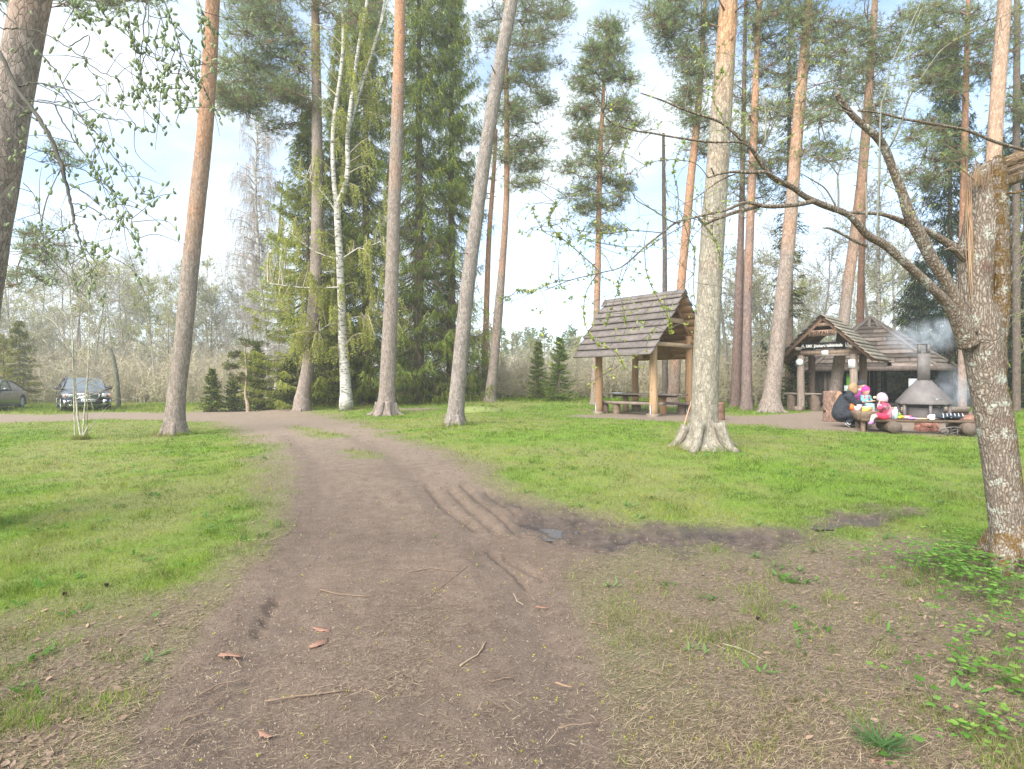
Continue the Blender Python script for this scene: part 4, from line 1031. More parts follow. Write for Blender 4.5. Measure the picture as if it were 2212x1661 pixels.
weeping([(748, 868), (746, 820), (741, 740), (738, 660), (734, 560), (730, 490), (728, 440)], [30, 25, 22, 18, 17, 16, 15], "white barked birch forking halfway up, thin yellow green young leaves, in front of the spruces",
        [(640, 520, 70, 60, 22), (670, 640, 70, 70, 34), (790, 560, 60, 70, 22), (790, 680, 55, 60, 20), (660, 740, 60, 45, 22), (700, 350, 60, 60, 12), (780, 260, 60, 80, 16), (700, 120, 70, 90, 14), (800, 100, 60, 90, 14), (860, 690, 40, 60, 9), (790, 400, 60, 60, 12), (730, 30, 70, 40, 8)], 22.5,
        (.27, .23, .17), (.38, .41, .08), 8, .75, 34, .058,
        forks=[([(728, 440), (742, 415), (752, 370), (752, 310), (757, 250), (768, 170), (778, 100), (797, 0), (808, -90)], [14, 13, 12, 11, 10, 9, 8, 7, 5]),
               ([(729, 450), (722, 400), (719, 330), (722, 260), (735, 170), (742, 100), (741, 20), (744, -80)], [12, 11, 10, 10, 9, 8, 7, 5]),
               ([(757, 250), (772, 190), (795, 130), (815, 60), (835, -20)], [7, 6, 5, 4, 3]), ([(754, 280), (775, 200), (800, 110), (822, 20), (830, -60)], [7, 6, 6, 5, 4]),
               ([(728, 460), (700, 420), (670, 390), (640, 370)], [4, 3, 2.2, 1.5]), ([(735, 560), (700, 550), (660, 530), (600, 480)], [4, 3, 2.2, 1.5]), ([(738, 620), (690, 622), (640, 620), (580, 612)], [4, 3, 2.2, 1.5]),
               ([(738, 560), (770, 535), (800, 525), (840, 505)], [4, 3, 2.2, 1.5]), ([(742, 700), (715, 700), (690, 718)], [4, 2.6, 1.6]), ([(742, 690), (780, 680), (815, 670)], [3.6, 2.4, 1.6])])
weeping([(577, 868), (578, 800), (572, 700), (562, 600), (556, 500), (552, 400), (555, 300), (560, 240)], [11, 9, 8, 7, 6, 5, 4, 3], "faint leafless birch with a cloud of fine lilac grey twigs left of the big spruces",
        [(565, 280, 50, 50, 34), (548, 380, 55, 55, 50), (540, 470, 62, 55, 54), (540, 560, 62, 55, 54), (555, 650, 60, 50, 34), (575, 730, 50, 40, 18)], 30.0,
        (.36, .32, .33), (.40, .38, .22), 10, .9, 5, .05, lf_tw=.006)
weeping([(597, 868), (598, 790), (604, 700), (600, 600), (604, 480), (612, 380)], [9, 8, 7, 6, 5, 3], "second slim birch stem close to the faint leafless birch",
        [(600, 420, 40, 50, 10), (590, 520, 40, 50, 12), (600, 620, 36, 45, 10)], 31.0, (.36, .32, .32), (.40, .42, .14), 9, .8, 12, .05, lf_tw=.008)
weeping([(1898, 880), (1899, 700), (1897, 560), (1898, 430), (1902, 330)], [11, 10, 8, 6, 4], "pale birch like stem rising behind the hexagonal hut",
        [(1900, 640, 50, 50, 10), (1890, 560, 50, 50, 9), (1905, 470, 50, 50, 9), (1890, 400, 40, 40, 5)], 26.0, (.22, .19, .17), (.28, .29, .12), 5, .6, 5, .05, barkcol=(.75, .72, .66), group="slim trees behind the huts", sway=.5)
weeping([(1572, 880), (1568, 760), (1555, 640), (1548, 520)], [9, 8, 6, 3], "curved thin grey tree seen between the thick pine and the pair of pines",
        [(1565, 640, 30, 50, 7), (1570, 560, 35, 50, 7)], 27.0, (.20, .18, .16), (.26, .28, .12), 4, .6, 5, .05, bark='smooth_bark', barkcol=(.24, .22, .19), group="slim trees behind the huts", sway=.5, name="bare_tree", cat="bare tree")

# undergrowth: a thicket nobody could count
def thicket():
    mb = MB(); lf = MB()
    def strip(px0, px1, z0, z1, y_top, n, cols, leafc, leafn, tl=1.0):
        for _ in range(n):
            px = RS.uniform(px0, px1); Z = RS.uniform(z0, z1); x = px_at(px, Z); g0 = float(gh(x, Z))
            top = EYE - (y_top + RS.uniform(-12, 60) - HY) / F * Z; h = max(.5, (top - g0) * RS.uniform(.35, 1.0))
            for s_ in range(3):
                d = np.array([RS.normal(0, .22), RS.normal(0, .2), 1.0]); d /= np.linalg.norm(d); b = np.array([x + RS.normal(0, .15), Z + RS.normal(0, .15), g0])
                m = 4; t = np.linspace(0, 1, m)[:, None]; bend = RS.normal(0, .25, 3) * h * .5; bend[2] = 0
                pl = b + d * h * t + bend * t ** 2; c = np.array(cols[RS.randint(len(cols))]) * RS.uniform(.8, 1.2)
                mb.tube(pl, np.linspace(.008 + .004 * h, .006, m), 3, col=c, cap=False)
                k = int(9 + 4 * h); u = RS.uniform(.15, 1, k); o = b + d * h * u[:, None] + bend * (u ** 2)[:, None]
                dd = d * .6 + RS.normal(0, .6, (k, 3)); ln = RS.uniform(.2, .7, k) * tl
                mb.blades(o, dd, ln, .017 + Z * .00022, np.tile(c * 1.1, (k, 1)))
                dn = dd / np.linalg.norm(dd, axis=1)[:, None]
                for q in range(2): mb.blades(o + dn * (ln * RS.uniform(.2, .9, k))[:, None], dn + RS.normal(0, .6, (k, 3)), ln * .5, .013 + Z * .0002, np.tile(c * 1.15, (k, 1)))
                if leafn:
                    kk = RS.poisson(leafn); oo = o[RS.randint(0, k, kk)] + RS.normal(0, .12, (kk, 3)); lf.leaves(oo, RS.normal(0, 1, (kk, 3)), .07, .05, gcol(leafc, kk, .2))
    br = [(.36, .30, .21), (.42, .37, .26), (.30, .26, .20), (.38, .34, .22)]
    strip(-80, 640, 34, 46, 745, 900, br, (.36, .38, .12), 4)
    strip(-80, 640, 46, 62, 700, 600, [(.38, .34, .28), (.42, .38, .30)], (.36, .38, .16), 4)
    strip(1030, 1560, 27, 38, 775, 900, br, (.25, .27, .07), 7)
    strip(1060, 1560, 38, 56, 735, 600, [(.36, .31, .24), (.40, .36, .26)], (.34, .38, .14), 6)
    strip(1540, 1740, 25, 38, 740, 420, br, (.25, .27, .08), 6)
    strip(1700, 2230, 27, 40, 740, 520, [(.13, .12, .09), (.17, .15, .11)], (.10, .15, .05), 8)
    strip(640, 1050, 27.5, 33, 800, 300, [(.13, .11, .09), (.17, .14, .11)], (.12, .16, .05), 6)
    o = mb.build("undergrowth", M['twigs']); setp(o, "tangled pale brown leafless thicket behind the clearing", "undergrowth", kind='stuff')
    o2 = lf.build("budding_leaves", M['leaves']); setp(o2, "pale green budding leaves all through the thicket", "budding shrubs", kind='stuff')
thicket()

# far conifer wood on the ridge
def far_wood():
    mb = MB()
    for i in range(330):
        Z = RS.uniform(75, 120); px = RS.uniform(-200, 2400); x = px_at(px, Z); g0 = float(gh(x, Z))
        yt = (RS.uniform(700, 735) if px > 640 else RS.uniform(735, 775))
        if 1330 < px < 1560: yt += 15
        h = EYE - (yt - HY) / F * Z - g0; n = 260
        t = RS.rand(n) ** .7; r = (1 - t) ** .8 * h * .17 * RS.rand(n) ** .5; a = RS.rand(n) * 6.28
        o = np.stack([x + r * np.cos(a), Z + r * np.sin(a), g0 + t * h], -1)
        d = np.stack([np.cos(a), np.sin(a), RS.normal(-.1, .5, n)], -1)
        c = gcol(((.16, .20, .10), (.18, .21, .11), (.28, .27, .16))[RS.randint(3)], n, .2)
        mb.leaves(o, d, RS.uniform(.4, .9, n), .3, c)
        mb.tube([(x, Z, g0), (x, Z, g0 + h)], [.15, .03], 4, col=(.2, .15, .12), cap=False)
    o = mb.build("distant_forest", M['needles']); setp(o, "hazy distant conifer wood along the skyline", "forest", kind='stuff')
far_wood()

# young many-stemmed sapling on the left lawn
def sapling():
    Z = atg(170, 950).y; b = atg(170, 950); e = empty("sapling", b, "spindly many stemmed leafless sapling on the left lawn in front of the dark car", "sapling"); loc = tuple(b)
    st = MB(); tw = MB(); lf = MB(); lich = np.array((.42, .40, .31))
    stems = [([(176, 950), (168, 900), (163, 840), (158, 760), (153, 690), (152, 620), (160, 540), (158, 480)], 9), ([(178, 950), (183, 880), (190, 800), (192, 720), (192, 640), (186, 560), (178, 500)], 7), ([(162, 950), (160, 880), (158, 800), (156, 700), (148, 620), (142, 560), (150, 500)], 5.5), ([(188, 800), (200, 740), (205, 660), (215, 600)], 4), ([(180, 940), (188, 925), (190, 918)], 9)]
    for pl, w in stems:
        a = catmull([P(x, y, Z + RS.normal(0, .15) * (950 - y) / 400) for x, y in pl], 5); a[0, 2] = min(a[0, 2], b.z + .02); r = w / F * Z / 2 * .46
        st.tube(a, np.linspace(r, r * .3, len(a)), 8, col=lich, rough=.12)
        if w > 4:
            for _ in range(17 if w != 9 or len(pl) > 3 else 0):
                i = RS.randint(len(a) // 4, len(a)); side = RS.choice([-1, 1]); d = np.array([side * RS.uniform(.6, 1.3), RS.normal(0, .7), RS.uniform(-.25, .9)])
                grow(tw, None, a[i], d / np.linalg.norm(d), RS.uniform(.5, 1.3), .010, 2, 4, .55, .05, np.array((.27, .24, .20)), lf, (.28, .30, .10), 1, .03, .0035, .16, (2, 4))
    for pts in ([(192, 760), (230, 700), (245, 690), (252, 720)], [(160, 760), (120, 700), (90, 680)], [(150, 690), (100, 640), (70, 648)], [(190, 930), (215, 900), (230, 880)], [(205, 720), (235, 650), (250, 600), (275, 575)]):
        a = catmull([P(x, y, Z + .2) for x, y in pts], 4); tw.tube(a, np.linspace(.012, .004, len(a)), 5, col=lich)
    for mb_, nm, mt in ((st, "trunk", M['smooth_bark']), (tw, "branches", M['twigs']), (lf, "leaves", M['leaves'])):
        o = mb_.build(nm, mt, smooth=(nm == "trunk"), loc=loc); o.location = (0, 0, 0); o.parent = e
sapling()
# arching dead stem behind the dark car
def arch():
    Z = 30; mb = MB(); a = catmull([P(x, y, Z) for x, y in [(256, 878), (254, 840), (250, 800), (244, 770), (236, 752), (222, 742), (208, 738)]], 5); a[0, 2] = float(gh(a[0, 0], Z))
    mb.tube(a, np.linspace(.13, .04, len(a)), 7, col=(.13, .13, .09), rough=.1)
    for i in range(12, len(a)): mb.blades([a[i]], [(RS.normal(-.5, .5), RS.normal(0, .4), -1)], .5, .03, (.3, .27, .22))
    o = mb.build("arching_stem", M['smooth_bark'], smooth=True, loc=tuple(a[0])); setp(o, "mossy dead stem arching over behind the dark car's right side", "dead tree")
arch()
# ------------------------------------------------------------------ the old broken tree at the right
def m_old_bark():
    t = NT("old fissured bark"); a = t.attr(); c = t.coord((1, 1, .22)); c1 = t.coord()
    warp = t.n("Mix"); warp.data_type = 'VECTOR'; warp.inputs[0].default_value = .05; t.l(c, warp.inputs[4])
    nn = t.n("TexNoise"); nn.inputs['Scale'].default_value = 10; t.l(c1, nn.inputs['Vector']); t.l(nn.outputs[1], warp.inputs[5])
    v = t.n("TexVoronoi"); v.feature = 'DISTANCE_TO_EDGE'; v.inputs['Scale'].default_value = 58; t.l(warp.outputs[1], v.inputs['Vector'])
    ridge = t.ramp(v.outputs[0], [(.0, (.11, .085, .066)), (.10, (.19, .155, .125)), (.38, (.33, .285, .235))])
    ridge = t.mix(1.0, ridge, t.ramp(t.noise(90, 5, .75, c), [(.3, .7), (.7, 1.3)]), 'MULTIPLY')
    lic = t.ramp(t.noise(9, 6, .75, c1), [(.555, 0), (.61, 1)]); lspot = t.ramp(t.noise(55, 3, .6, c1), [(.4, 0), (.52, 1)])
    col = t.mix(t.math('MULTIPLY', lic, lspot), ridge, t.mix(t.noise(60, 3, .6, c1), (.30, .33, .27), (.50, .52, .47)))
    sp = t.n("SeparateColor"); t.l(a.outputs[0], sp.inputs[0])     # r: tone, g: moss
    mossn = t.math('MULTIPLY', sp.outputs[1], t.ramp(t.noise(14, 5, .7, c1), [(.42, 0), (.55, 1)]))
    moss = t.ramp(t.noise(90, 4, .7, c1), [(.3, (.055, .030, .010)), (.6, (.15, .09, .025)), (.8, (.20, .15, .035))])
    col = t.mix(mossn, col, moss)
    red = t.ramp(t.noise(5, 4, .6, c1), [(.6, 0), (.72, .5)]); col = t.mix(red, col, (.12, .05, .035))
    h = t.math('ADD', t.math('MINIMUM', v.outputs[0], .35), t.math('MULTIPLY', t.math('ADD', mossn, lspot), .12))
    t.bsdf(col, .95, 0, t.bump(h, .75, .03), .15); return t.m
M['old_bark'] = m_old_bark()
M['limb_bark'] = M['old_bark']
M['split_wood'] = m_wood("torn pale wood", (.42, .31, .21), (.22, .15, .09), (14, 14, 1.2), .8, False)

ZT = 4.35
def ppts(lst, z0=ZT, z1=None, k=6):
    z1 = z0 if z1 is None else z1; n = len(lst)
    a = [np.array([*P(p[0], p[1], z0 + (z1 - z0) * i / (n - 1)), (p[2] if len(p) > 2 else 6)]) for i, p in enumerate(lst)]
    a = catmull(a, k); r = a[:, 3] / F * a[:, 1] / 2 / np.sqrt(1 + (a[:, 0] / a[:, 1]) ** 2)
    return a[:, :3], r

def gnarly(mb, pts, rad, seg, seed, amp=.12, moss=0.0, fine=.05, m=None):
    """a knobbly tube: fissured relief along the stem"""
    n = m or max(16, int(np.linalg.norm(np.diff(pts, axis=0), axis=1).sum() / .02)); t = np.linspace(0, 1, len(pts)); tt = np.linspace(0, 1, n)
    p = np.stack([np.interp(tt, t, pts[:, i]) for i in range(3)], -1); r = np.interp(tt, t, rad)
    d = np.gradient(p, axis=0); d /= np.linalg.norm(d, axis=1)[:, None]; ref = np.array([0, 1.0, 0])
    u = np.cross(d, ref); u /= np.linalg.norm(u, axis=1)[:, None]; w = np.cross(d, u)
    th = np.linspace(0, 6.2832, seg, endpoint=False); L_ = np.concatenate([[0], np.cumsum(np.linalg.norm(np.diff(p, axis=0), axis=1))])
    ct, st = np.cos(th)[None, :] + 0 * r[:, None], np.sin(th)[None, :] + 0 * r[:, None]; LL = L_[:, None] + 0 * ct
    big = (fbm(ct * 1.3, st * 1.3, LL * 2.0, seed, 3) - .5) * 2
    rd = 1 - np.abs(fbm(ct * 5.5, st * 5.5, LL * 3.2, seed + 5, 3) - .5) * 4
    rr = r[:, None] * (1 + amp * big + fine * rd)
    v = p[:, None, :] + rr[:, :, None] * (ct[:, :, None] * u[:, None, :] + st[:, :, None] * w[:, None, :])
    i = np.arange(n - 1)[:, None] * seg; j = np.arange(seg)[None, :]; j2 = (j + 1) % seg
    q = np.stack([i + j, i + j2, i + seg + j2, i + seg + j], -1).reshape(-1, 4)
    v = v.reshape(-1, 3); cap = [[n * seg, (k_ + 1) % seg, k_] for k_ in range(seg)] + [[n * seg + 1, (n - 1) * seg + k_, (n - 1) * seg + (k_ + 1) % seg] for k_ in range(seg)]
    v = np.vstack([v, p[0], p[-1]]); c = np.zeros((len(v), 3)); c[:, 0] = 1; c[:, 1] = moss
    if moss < 0:   # moss on the side away from the road and low down
        c[:-2, 1] = (ss(.0, .7, ct * u[:, :1]) * (-moss)).ravel()
    mb.add(v, q, cap, col=c)
    return p, r

def old_tree():
    base = atg(2186, 1232); base.y = ZT; base.x = (2186 - CX) / F * ZT; base.z = float(gh(base.x, base.y))
    e = empty("broken_tree", base, "old leaning rough barked tree with snapped trunk and bare lichen covered limbs", "broken tree")
    loc = tuple(base)
    tr = MB()
    pts, rad = ppts([(2186, 1250, 112), (2181, 1180, 86), (2168, 1060, 82), (2158, 970, 82), (2147, 900, 84), (2134, 830, 84), (2127, 760, 94), (2118, 700, 104), (2106, 640, 80), (2108, 560, 84), (2122, 480, 84), (2126, 420, 82), (2130, 372, 70), (2122, 358, 34)], ZT)
    gnarly(tr, pts, rad, 96, 11, .07, -1.0, .055)
    pts, rad = ppts([(2140, 800, 40), (2155, 730, 44), (2163, 640, 40), (2160, 560, 46), (2156, 470, 50), (2154, 400, 46), (2156, 352, 34), (2152, 336, 12)], ZT - .05, ZT - .1)
    gnarly(tr, pts, rad, 64, 23, .07, .9, .06)
    # roots
    for dx, dy in ((-.25, -.15), (.28, -.1), (.05, -.28), (-.1, .3)):
        gnarly(tr, catmull([(base.x, base.y, base.z + .28), (base.x + dx * .45, base.y + dy * .45, base.z + .12), (base.x + dx, base.y + dy, base.z - .04)], 4), np.linspace(.14, .05, 9), 20, 31, .1, .9, .05, 16)
    o = tr.build("trunk", M['old_bark'], smooth=True, loc=loc); o.location = (0, 0, 0); o.parent = e
    # splintered top, torn edges
    sp = MB()
    def splinter(p0, p1, w, d=ZT - .12, th=.02):
        a = np.array(P(*p0, d)); b = np.array(P(*p1, d + RS.normal(0, .02))); ww = w / F * ZT
        n = 7; t = np.linspace(0, 1, n); c_ = a + (b - a) * t[:, None] + np.array([.006, 0, 0]) * np.sin(t * 7)[:, None]
        wd = ww * (1 - t) ** .7 + .002; v = []
        for k_ in range(n): v += [c_[k_] + (-wd[k_] / 2, 0, 0), c_[k_] + (0, -th * (1 - t[k_]) - .002, 0), c_[k_] + (wd[k_] / 2, 0, 0), c_[k_] + (0, th, 0)]
        q = [[4 * k_ + j, 4 * k_ + (j + 1) % 4, 4 * k_ + 4 + (j + 1) % 4, 4 * k_ + 4 + j] for k_ in range(n - 1) for j in range(4)]
        sp.add(v, q + [[3, 2, 1, 0]])
    def fibre(p0, p1, w, d0=ZT - .10, bend=3):
        m = [(p0[0] + (p1[0] - p0[0]) * t_ + RS.normal(0, bend), p0[1] + (p1[1] - p0[1]) * t_, w * (1 - .85 * t_)) for t_ in (0, .3, .7, 1)]; m[0] = (m[0][0], m[0][1], w * .15)
        a_, r_ = ppts(m, d0 + RS.normal(0, .012), d0 + RS.normal(0, .02), 4); k_ = RS.uniform(.6, 1.15); sp.tube(a_, np.maximum(r_, .0007), 5, col=(k_, k_ * RS.uniform(.85, 1), k_ * RS.uniform(.75, 1)))
    for k_ in range(60):      # the long strip torn down the side
        x1 = 2078 + RS.rand() * 20; y1 = 345 + RS.rand() * 75 + abs(x1 - 2080) * 2; fibre((2100 + RS.normal(0, 3), 700 - RS.rand() ** .6 * 270), (x1, y1), 2.5 + RS.rand() * 3, ZT - .085, 1.4)
    for k_ in range(60):      # frayed rim
        x0 = 2094 + k_ * 1.3; fibre((x0, 395 + RS.rand() * 20), (x0 + RS.normal(2, 5), 372 - RS.rand() * 30), 2 + RS.rand() * 2, ZT - .05 - RS.rand() * .08, 2)
    for k_ in range(26):      # fibres drawn over to the snapped top
        y0 = 350 + RS.rand() * 40; fibre((2135 + RS.rand() * 25, y0), (2200 + RS.rand() * 40, 322 + (y0 - 350) * .9 + RS.normal(0, 4)), 2.5 + RS.rand() * 3, ZT - .13 + RS.rand() * .1, 3)
    o = sp.build("split_wood", M['split_wood'], loc=loc); o.location = (0, 0, 0); o.parent = e; o['label'] = "pale torn splinters where the trunk snapped"
    # the snapped top hanging away to the right
    tp = MB(); pts, rad = ppts([(2165, 398, 22), (2190, 385, 34), (2225, 365, 44), (2290, 345, 60), (2400, 340, 66), (2560, 370, 60), (2700, 470, 40)], ZT - .1, ZT + .4); gnarly(tp, pts, rad, 36, 44, .14, .8, .1)
    pts, rad = ppts([(2180, 350, 26), (2200, 340, 34), (2240, 335, 44), (2330, 330, 50)], ZT + .05, ZT + .25); gnarly(tp, pts, rad, 36, 45, .12, .9, .08)
    o = tp.build("snapped_top", M['old_bark'], smooth=True, loc=loc); o.location = (0, 0, 0); o.parent = e
    # limbs (each a part)
    tips = []
    def limb(lst, z0, z1, seed, moss=.22, seg=24, nm="limb", amp=.10):
        mb = MB(); pts, rad = ppts(lst, z0, z1); p, r = gnarly(mb, pts, rad, seg, seed, amp, moss, .07)
        o = mb.build(nm, M['limb_bark'], smooth=True, loc=loc); o.location = (0, 0, 0); o.parent = e
        tips.append((p, r)); return p
    limb([(2092, 745, 50), (2070, 695, 36), (2045, 655, 25), (2010, 618, 22), (1962, 574, 20), (1915, 532, 19), (1876, 510, 17), (1856, 488, 16), (1829, 462, 14), (1779, 443, 15), (1740, 425, 13), (1712, 405, 12), (1681, 390, 13), (1658, 373, 11), (1638, 343, 10), (1619, 315, 9), (1600, 300, 8), (1560, 266, 6), (1505, 246, 5), (1470, 234, 4), (1431, 217, 3.5), (1384, 201, 2.5)], ZT - .05, ZT - .9, 51)
    limb([(2090, 720, 50), (2068, 660, 36), (2043, 606, 31), (2012, 559, 29), (1989, 512, 30), (1966, 469, 28), (1950, 419, 22), (1930, 368, 19), (1911, 321, 19), (1892, 294, 17), (1856, 263, 15), (1832, 238, 14), (1816, 216, 14), (1808, 203, 11)], ZT - .05, ZT - .35, 53)
    limb([(2090, 560, 30), (2065, 538, 22), (2032, 516, 18), (2004, 500, 16), (1968, 488, 15), (1940, 474, 13), (1906, 463, 9), (1870, 460, 8), (1836, 459, 7)], ZT - .02, ZT - .2, 54)
    limb([(1760, 434, 11), (1720, 442, 10), (1661, 446, 9), (1620, 438, 8), (1600, 440, 7), (1570, 453, 6), (1509, 467, 5), (1462, 480, 5), (1431, 503, 4), (1392, 534, 4), (1345, 575, 3), (1298, 589, 2.6), (1236, 604, 2), (1174, 628, 1.5)], ZT - .62, ZT - 1.2, 55, seg=14)
    limb([(1640, 446, 7), (1590, 458, 8), (1545, 474, 7), (1521, 483, 6), (1508, 470, 4)], ZT - .7, ZT - .85, 56, seg=14)
    limb([(1632, 330, 6), (1603, 308, 5), (1537, 307, 4.5), (1467, 298, 4), (1400, 286, 4), (1376, 283, 3.5), (1330, 269, 3), (1306, 250, 2.6), (1290, 210, 2.2), (1263, 164, 1.6)], ZT - .78, ZT - 1.1, 57, seg=12)
    limb([(1682, 390, 7), (1655, 372, 7), (1620, 373, 7), (1590, 371, 6), (1560, 374, 5), (1530, 384, 3)], ZT - .7, ZT - .9, 58, seg=12)
    limb([(1590, 375, 3), (1555, 390, 3), (1520, 415, 2.6), (1495, 434, 2)], ZT - .8, ZT - .9, 59, seg=8)
    limb([(1872, 530, 9), (1850, 522, 8), (1817, 504, 7), (1795, 494, 6), (1778, 492, 4)], ZT - .3, ZT - .4, 60, seg=12)
    limb([(2235, 330, 9), (2212, 324, 8), (2149, 306, 8), (2090, 282, 7), (2012, 267, 7), (1954, 257, 6), (1895, 243, 5), (1853, 239, 4)], ZT - .15, ZT - .4, 61, seg=12)
    limb([(2172, 418, 7), (2195, 416, 7), (2240, 410, 6), (2300, 420, 5)], ZT - .2, ZT - .3, 62, seg=10, moss=1.0)
    limb([(1905, 300, 7), (1900, 270, 6), (1889, 235, 5), (1879, 187, 2)], ZT - .3, ZT - .35, 63, seg=10)
    limb([(1840, 247, 5), (1820, 238, 4), (1800, 233, 2)], ZT - .33, ZT - .36, 64, seg=8)
    limb([(1842, 240, 3), (1815, 224, 3), (1802, 190, 1)], ZT - .33, ZT - .33, 65, seg=6, nm="splinter")
    # shoots and twigs
    tw = MB(); lf = MB()
    def shoot(lst, z0, z1, col=(.17, .16, .13), leaf=.0, sub=0, lvc=(.33, .38, .14)):
        pts, r = ppts(lst, z0, z1, 5); tw.tube(pts, np.maximum(r, .0012), 5, col=col)
        for _ in range(sub):
            i = RS.randint(len(pts) // 5, len(pts)); d = np.array([RS.normal(0, .8), RS.normal(0, .5), RS.normal(.1, .7)]); n0 = len(tw.v)
            grow(tw, None, pts[i], d / np.linalg.norm(d), RS.uniform(.12, .34), .0022, 3, 4, .5, -.1, np.array(col) * 1.1, lf, lvc, int(4 * leaf) if RS.rand() < leaf else 0, .022, .0011, .18, (2, 3))
        k = int(leaf * 22)
        for _ in range(k):
            i = RS.randint(len(pts) // 4, len(pts)); o = pts[i]; m = 6; a = RS.normal(0, 1, (m, 3)) + [0, 0, .6]
            lf.leaves(np.tile(o, (m, 1)), a, .021 * RS.uniform(.6, 1.2, m), .010, gcol(lvc, m, .15))
    zb = ZT - .3
    shoot([(1895, 500, 5), (1895, 486, 4.5), (1899, 351, 4.5), (1903, 234, 4), (1911, 205, 4), (1922, 155, 3.5), (1937, 111, 3), (1957, 73, 3), (1981, 23, 2.5), (1999, -20, 2)], zb, zb - .2, (.22, .23, .20), .25, 3)
    shoot([(1922, 318, 5), (1946, 269, 4), (1958, 228, 4), (1969, 202, 3.5), (1993, 164, 3.5), (2037, 105, 3), (2098, 70, 3), (2162, 38, 2.5), (2225, 5, 2)], zb, zb - .3, (.17, .16, .13), .5, 5)
    shoot([(1925, 312, 4), (1955, 235, 3.5), (1965, 190, 3), (1962, 135, 3), (1969, 73, 2.5), (1990, 20, 2)], zb - .02, zb - .1, (.22, .23, .20), .4, 3)
    shoot([(1910, 300, 3), (1925, 262, 2.6), (1930, 180, 2.2), (1948, 110, 1.6)], zb, zb, (.2, .2, .16), .4, 3)
    shoot([(1868, 262, 3), (1845, 215, 2.4), (1800, 190, 2), (1780, 196, 1.6)], zb, zb, (.15, .13, .11), .3, 2)
    shoot([(1811, 456, 5), (1811, 410, 5), (1810, 378, 4), (1829, 322, 3), (1845, 260, 2)], ZT - .5, ZT - .5, (.17, .16, .13), .25, 3)
    shoot([(1810, 378, 3.5), (1790, 350, 3), (1770, 330, 2)], ZT - .5, ZT - .55, sub=2)
    shoot([(1805, 445, 4), (1783, 408, 4), (1753, 388, 3), (1731, 375, 2)], ZT - .5, ZT - .6, sub=1)
    shoot([(1872, 470, 5), (1871, 420, 4), (1870, 395, 4)], ZT - .3, ZT - .3, (.25, .22, .17))
    shoot([(1640, 330, 3), (1690, 235, 2.4), (1735, 165, 2.2), (1775, 90, 1.6), (1800, 20, 1.4)], ZT - .8, ZT - .9, (.10, .09, .08), .8, 5)
    shoot([(1652, 318, 3), (1654, 245, 3), (1640, 190, 2.5), (1625, 120, 2), (1620, 60, 1.5)], ZT - .8, ZT - .8, (.25, .25, .19), .5, 4)
    shoot([(1612, 305, 3), (1614, 268, 3), (1605, 248, 2.5), (1590, 240, 2)], ZT - .8, ZT - .8, (.25, .25, .19), .5, 2)
    shoot([(1645, 335, 3), (1700, 300, 2), (1740, 270, 1.5)], ZT - .8, ZT - .85, leaf=.5, sub=3)
    shoot([(1512, 248, 2.6), (1530, 205, 2), (1515, 130, 1.6), (1500, 100, 1.3)], ZT - .85, ZT - .9, leaf=.8, sub=4)
    shoot([(1570, 268, 2.6), (1540, 210, 2), (1560, 150, 1.6)], ZT - .85, ZT - .9, leaf=.9, sub=4)
    shoot([(1470, 480, 3.5), (1450, 478, 3), (1415, 456, 2.6), (1376, 433, 2.2), (1357, 411, 2), (1294, 419, 1.8), (1213, 425, 1.4)], ZT - 1.05, ZT - 1.2, (.12, .11, .09), .4, 6)
    shoot([(1357, 411, 2), (1340, 370, 1.8), (1350, 320, 1.5), (1370, 270, 1.2)], ZT - 1.1, ZT - 1.2, (.12, .11, .09), .9, 5)
    shoot([(1478, 484, 2.6), (1490, 520, 2.2), (1501, 546, 2), (1498, 624, 1.6), (1505, 680, 1.3)], ZT - 1.0, ZT - 1.0, (.12, .11, .09), .5, 6)
    shoot([(1478, 486, 2.4), (1420, 520, 2), (1380, 545, 1.6), (1330, 530, 1.4), (1270, 520, 1.2)], ZT - 1.05, ZT - 1.15, (.12, .11, .09), .7, 6)
    shoot([(1431, 503, 2.4), (1365, 498, 2), (1300, 505, 1.8), (1240, 495, 1.3)], ZT - 1.1, ZT - 1.2, (.12, .11, .09), .9, 7)
    shoot([(1298, 589, 2.4), (1262, 555, 2), (1220, 520, 1.8), (1175, 500, 1.4), (1150, 452, 1.2)], ZT - 1.15, ZT - 1.2, (.12, .11, .09), 1.0, 9)
    shoot([(1220, 520, 1.6), (1185, 480, 1.4), (1200, 440, 1.1)], ZT - 1.2, ZT - 1.2, (.12, .11, .09), 1.0, 5)
    shoot([(1236, 604, 1.8), (1190, 612, 1.6), (1150, 630, 1.3), (1115, 628, 1)], ZT - 1.2, ZT - 1.25, (.12, .11, .09), 1.0, 7)
    shoot([(1345, 575, 2), (1335, 620, 1.8), (1345, 660, 1.4), (1352, 700, 1.2)], ZT - 1.1, ZT - 1.1, (.12, .11, .09), .8, 5)
    shoot([(1360, 560, 2), (1330, 640, 1.6), (1310, 700, 1.4)], ZT - 1.1, ZT - 1.1, (.12, .11, .09), .5, 5)
    shoot([(1290, 592, 2.2), (1266, 632, 2), (1262, 690, 2), (1285, 740, 1.6), (1330, 760, 1.6), (1348, 795, 1.2)], ZT - 1.1, ZT - 1.1, (.10, .09, .08), 1.2, 6, (.40, .46, .12))
    shoot([(1392, 534, 2), (1400, 600, 1.8), (1440, 680, 1.4), (1450, 720, 1.2)], ZT - 1.1, ZT - 1.0, (.10, .09, .08), 1.2, 5, (.40, .46, .12))
    shoot([(1462, 480, 2), (1465, 420, 1.8), (1455, 360, 1.5), (1480, 300, 1.2)], ZT - 1.0, ZT - 1.0, (.12, .11, .09), .9, 6)
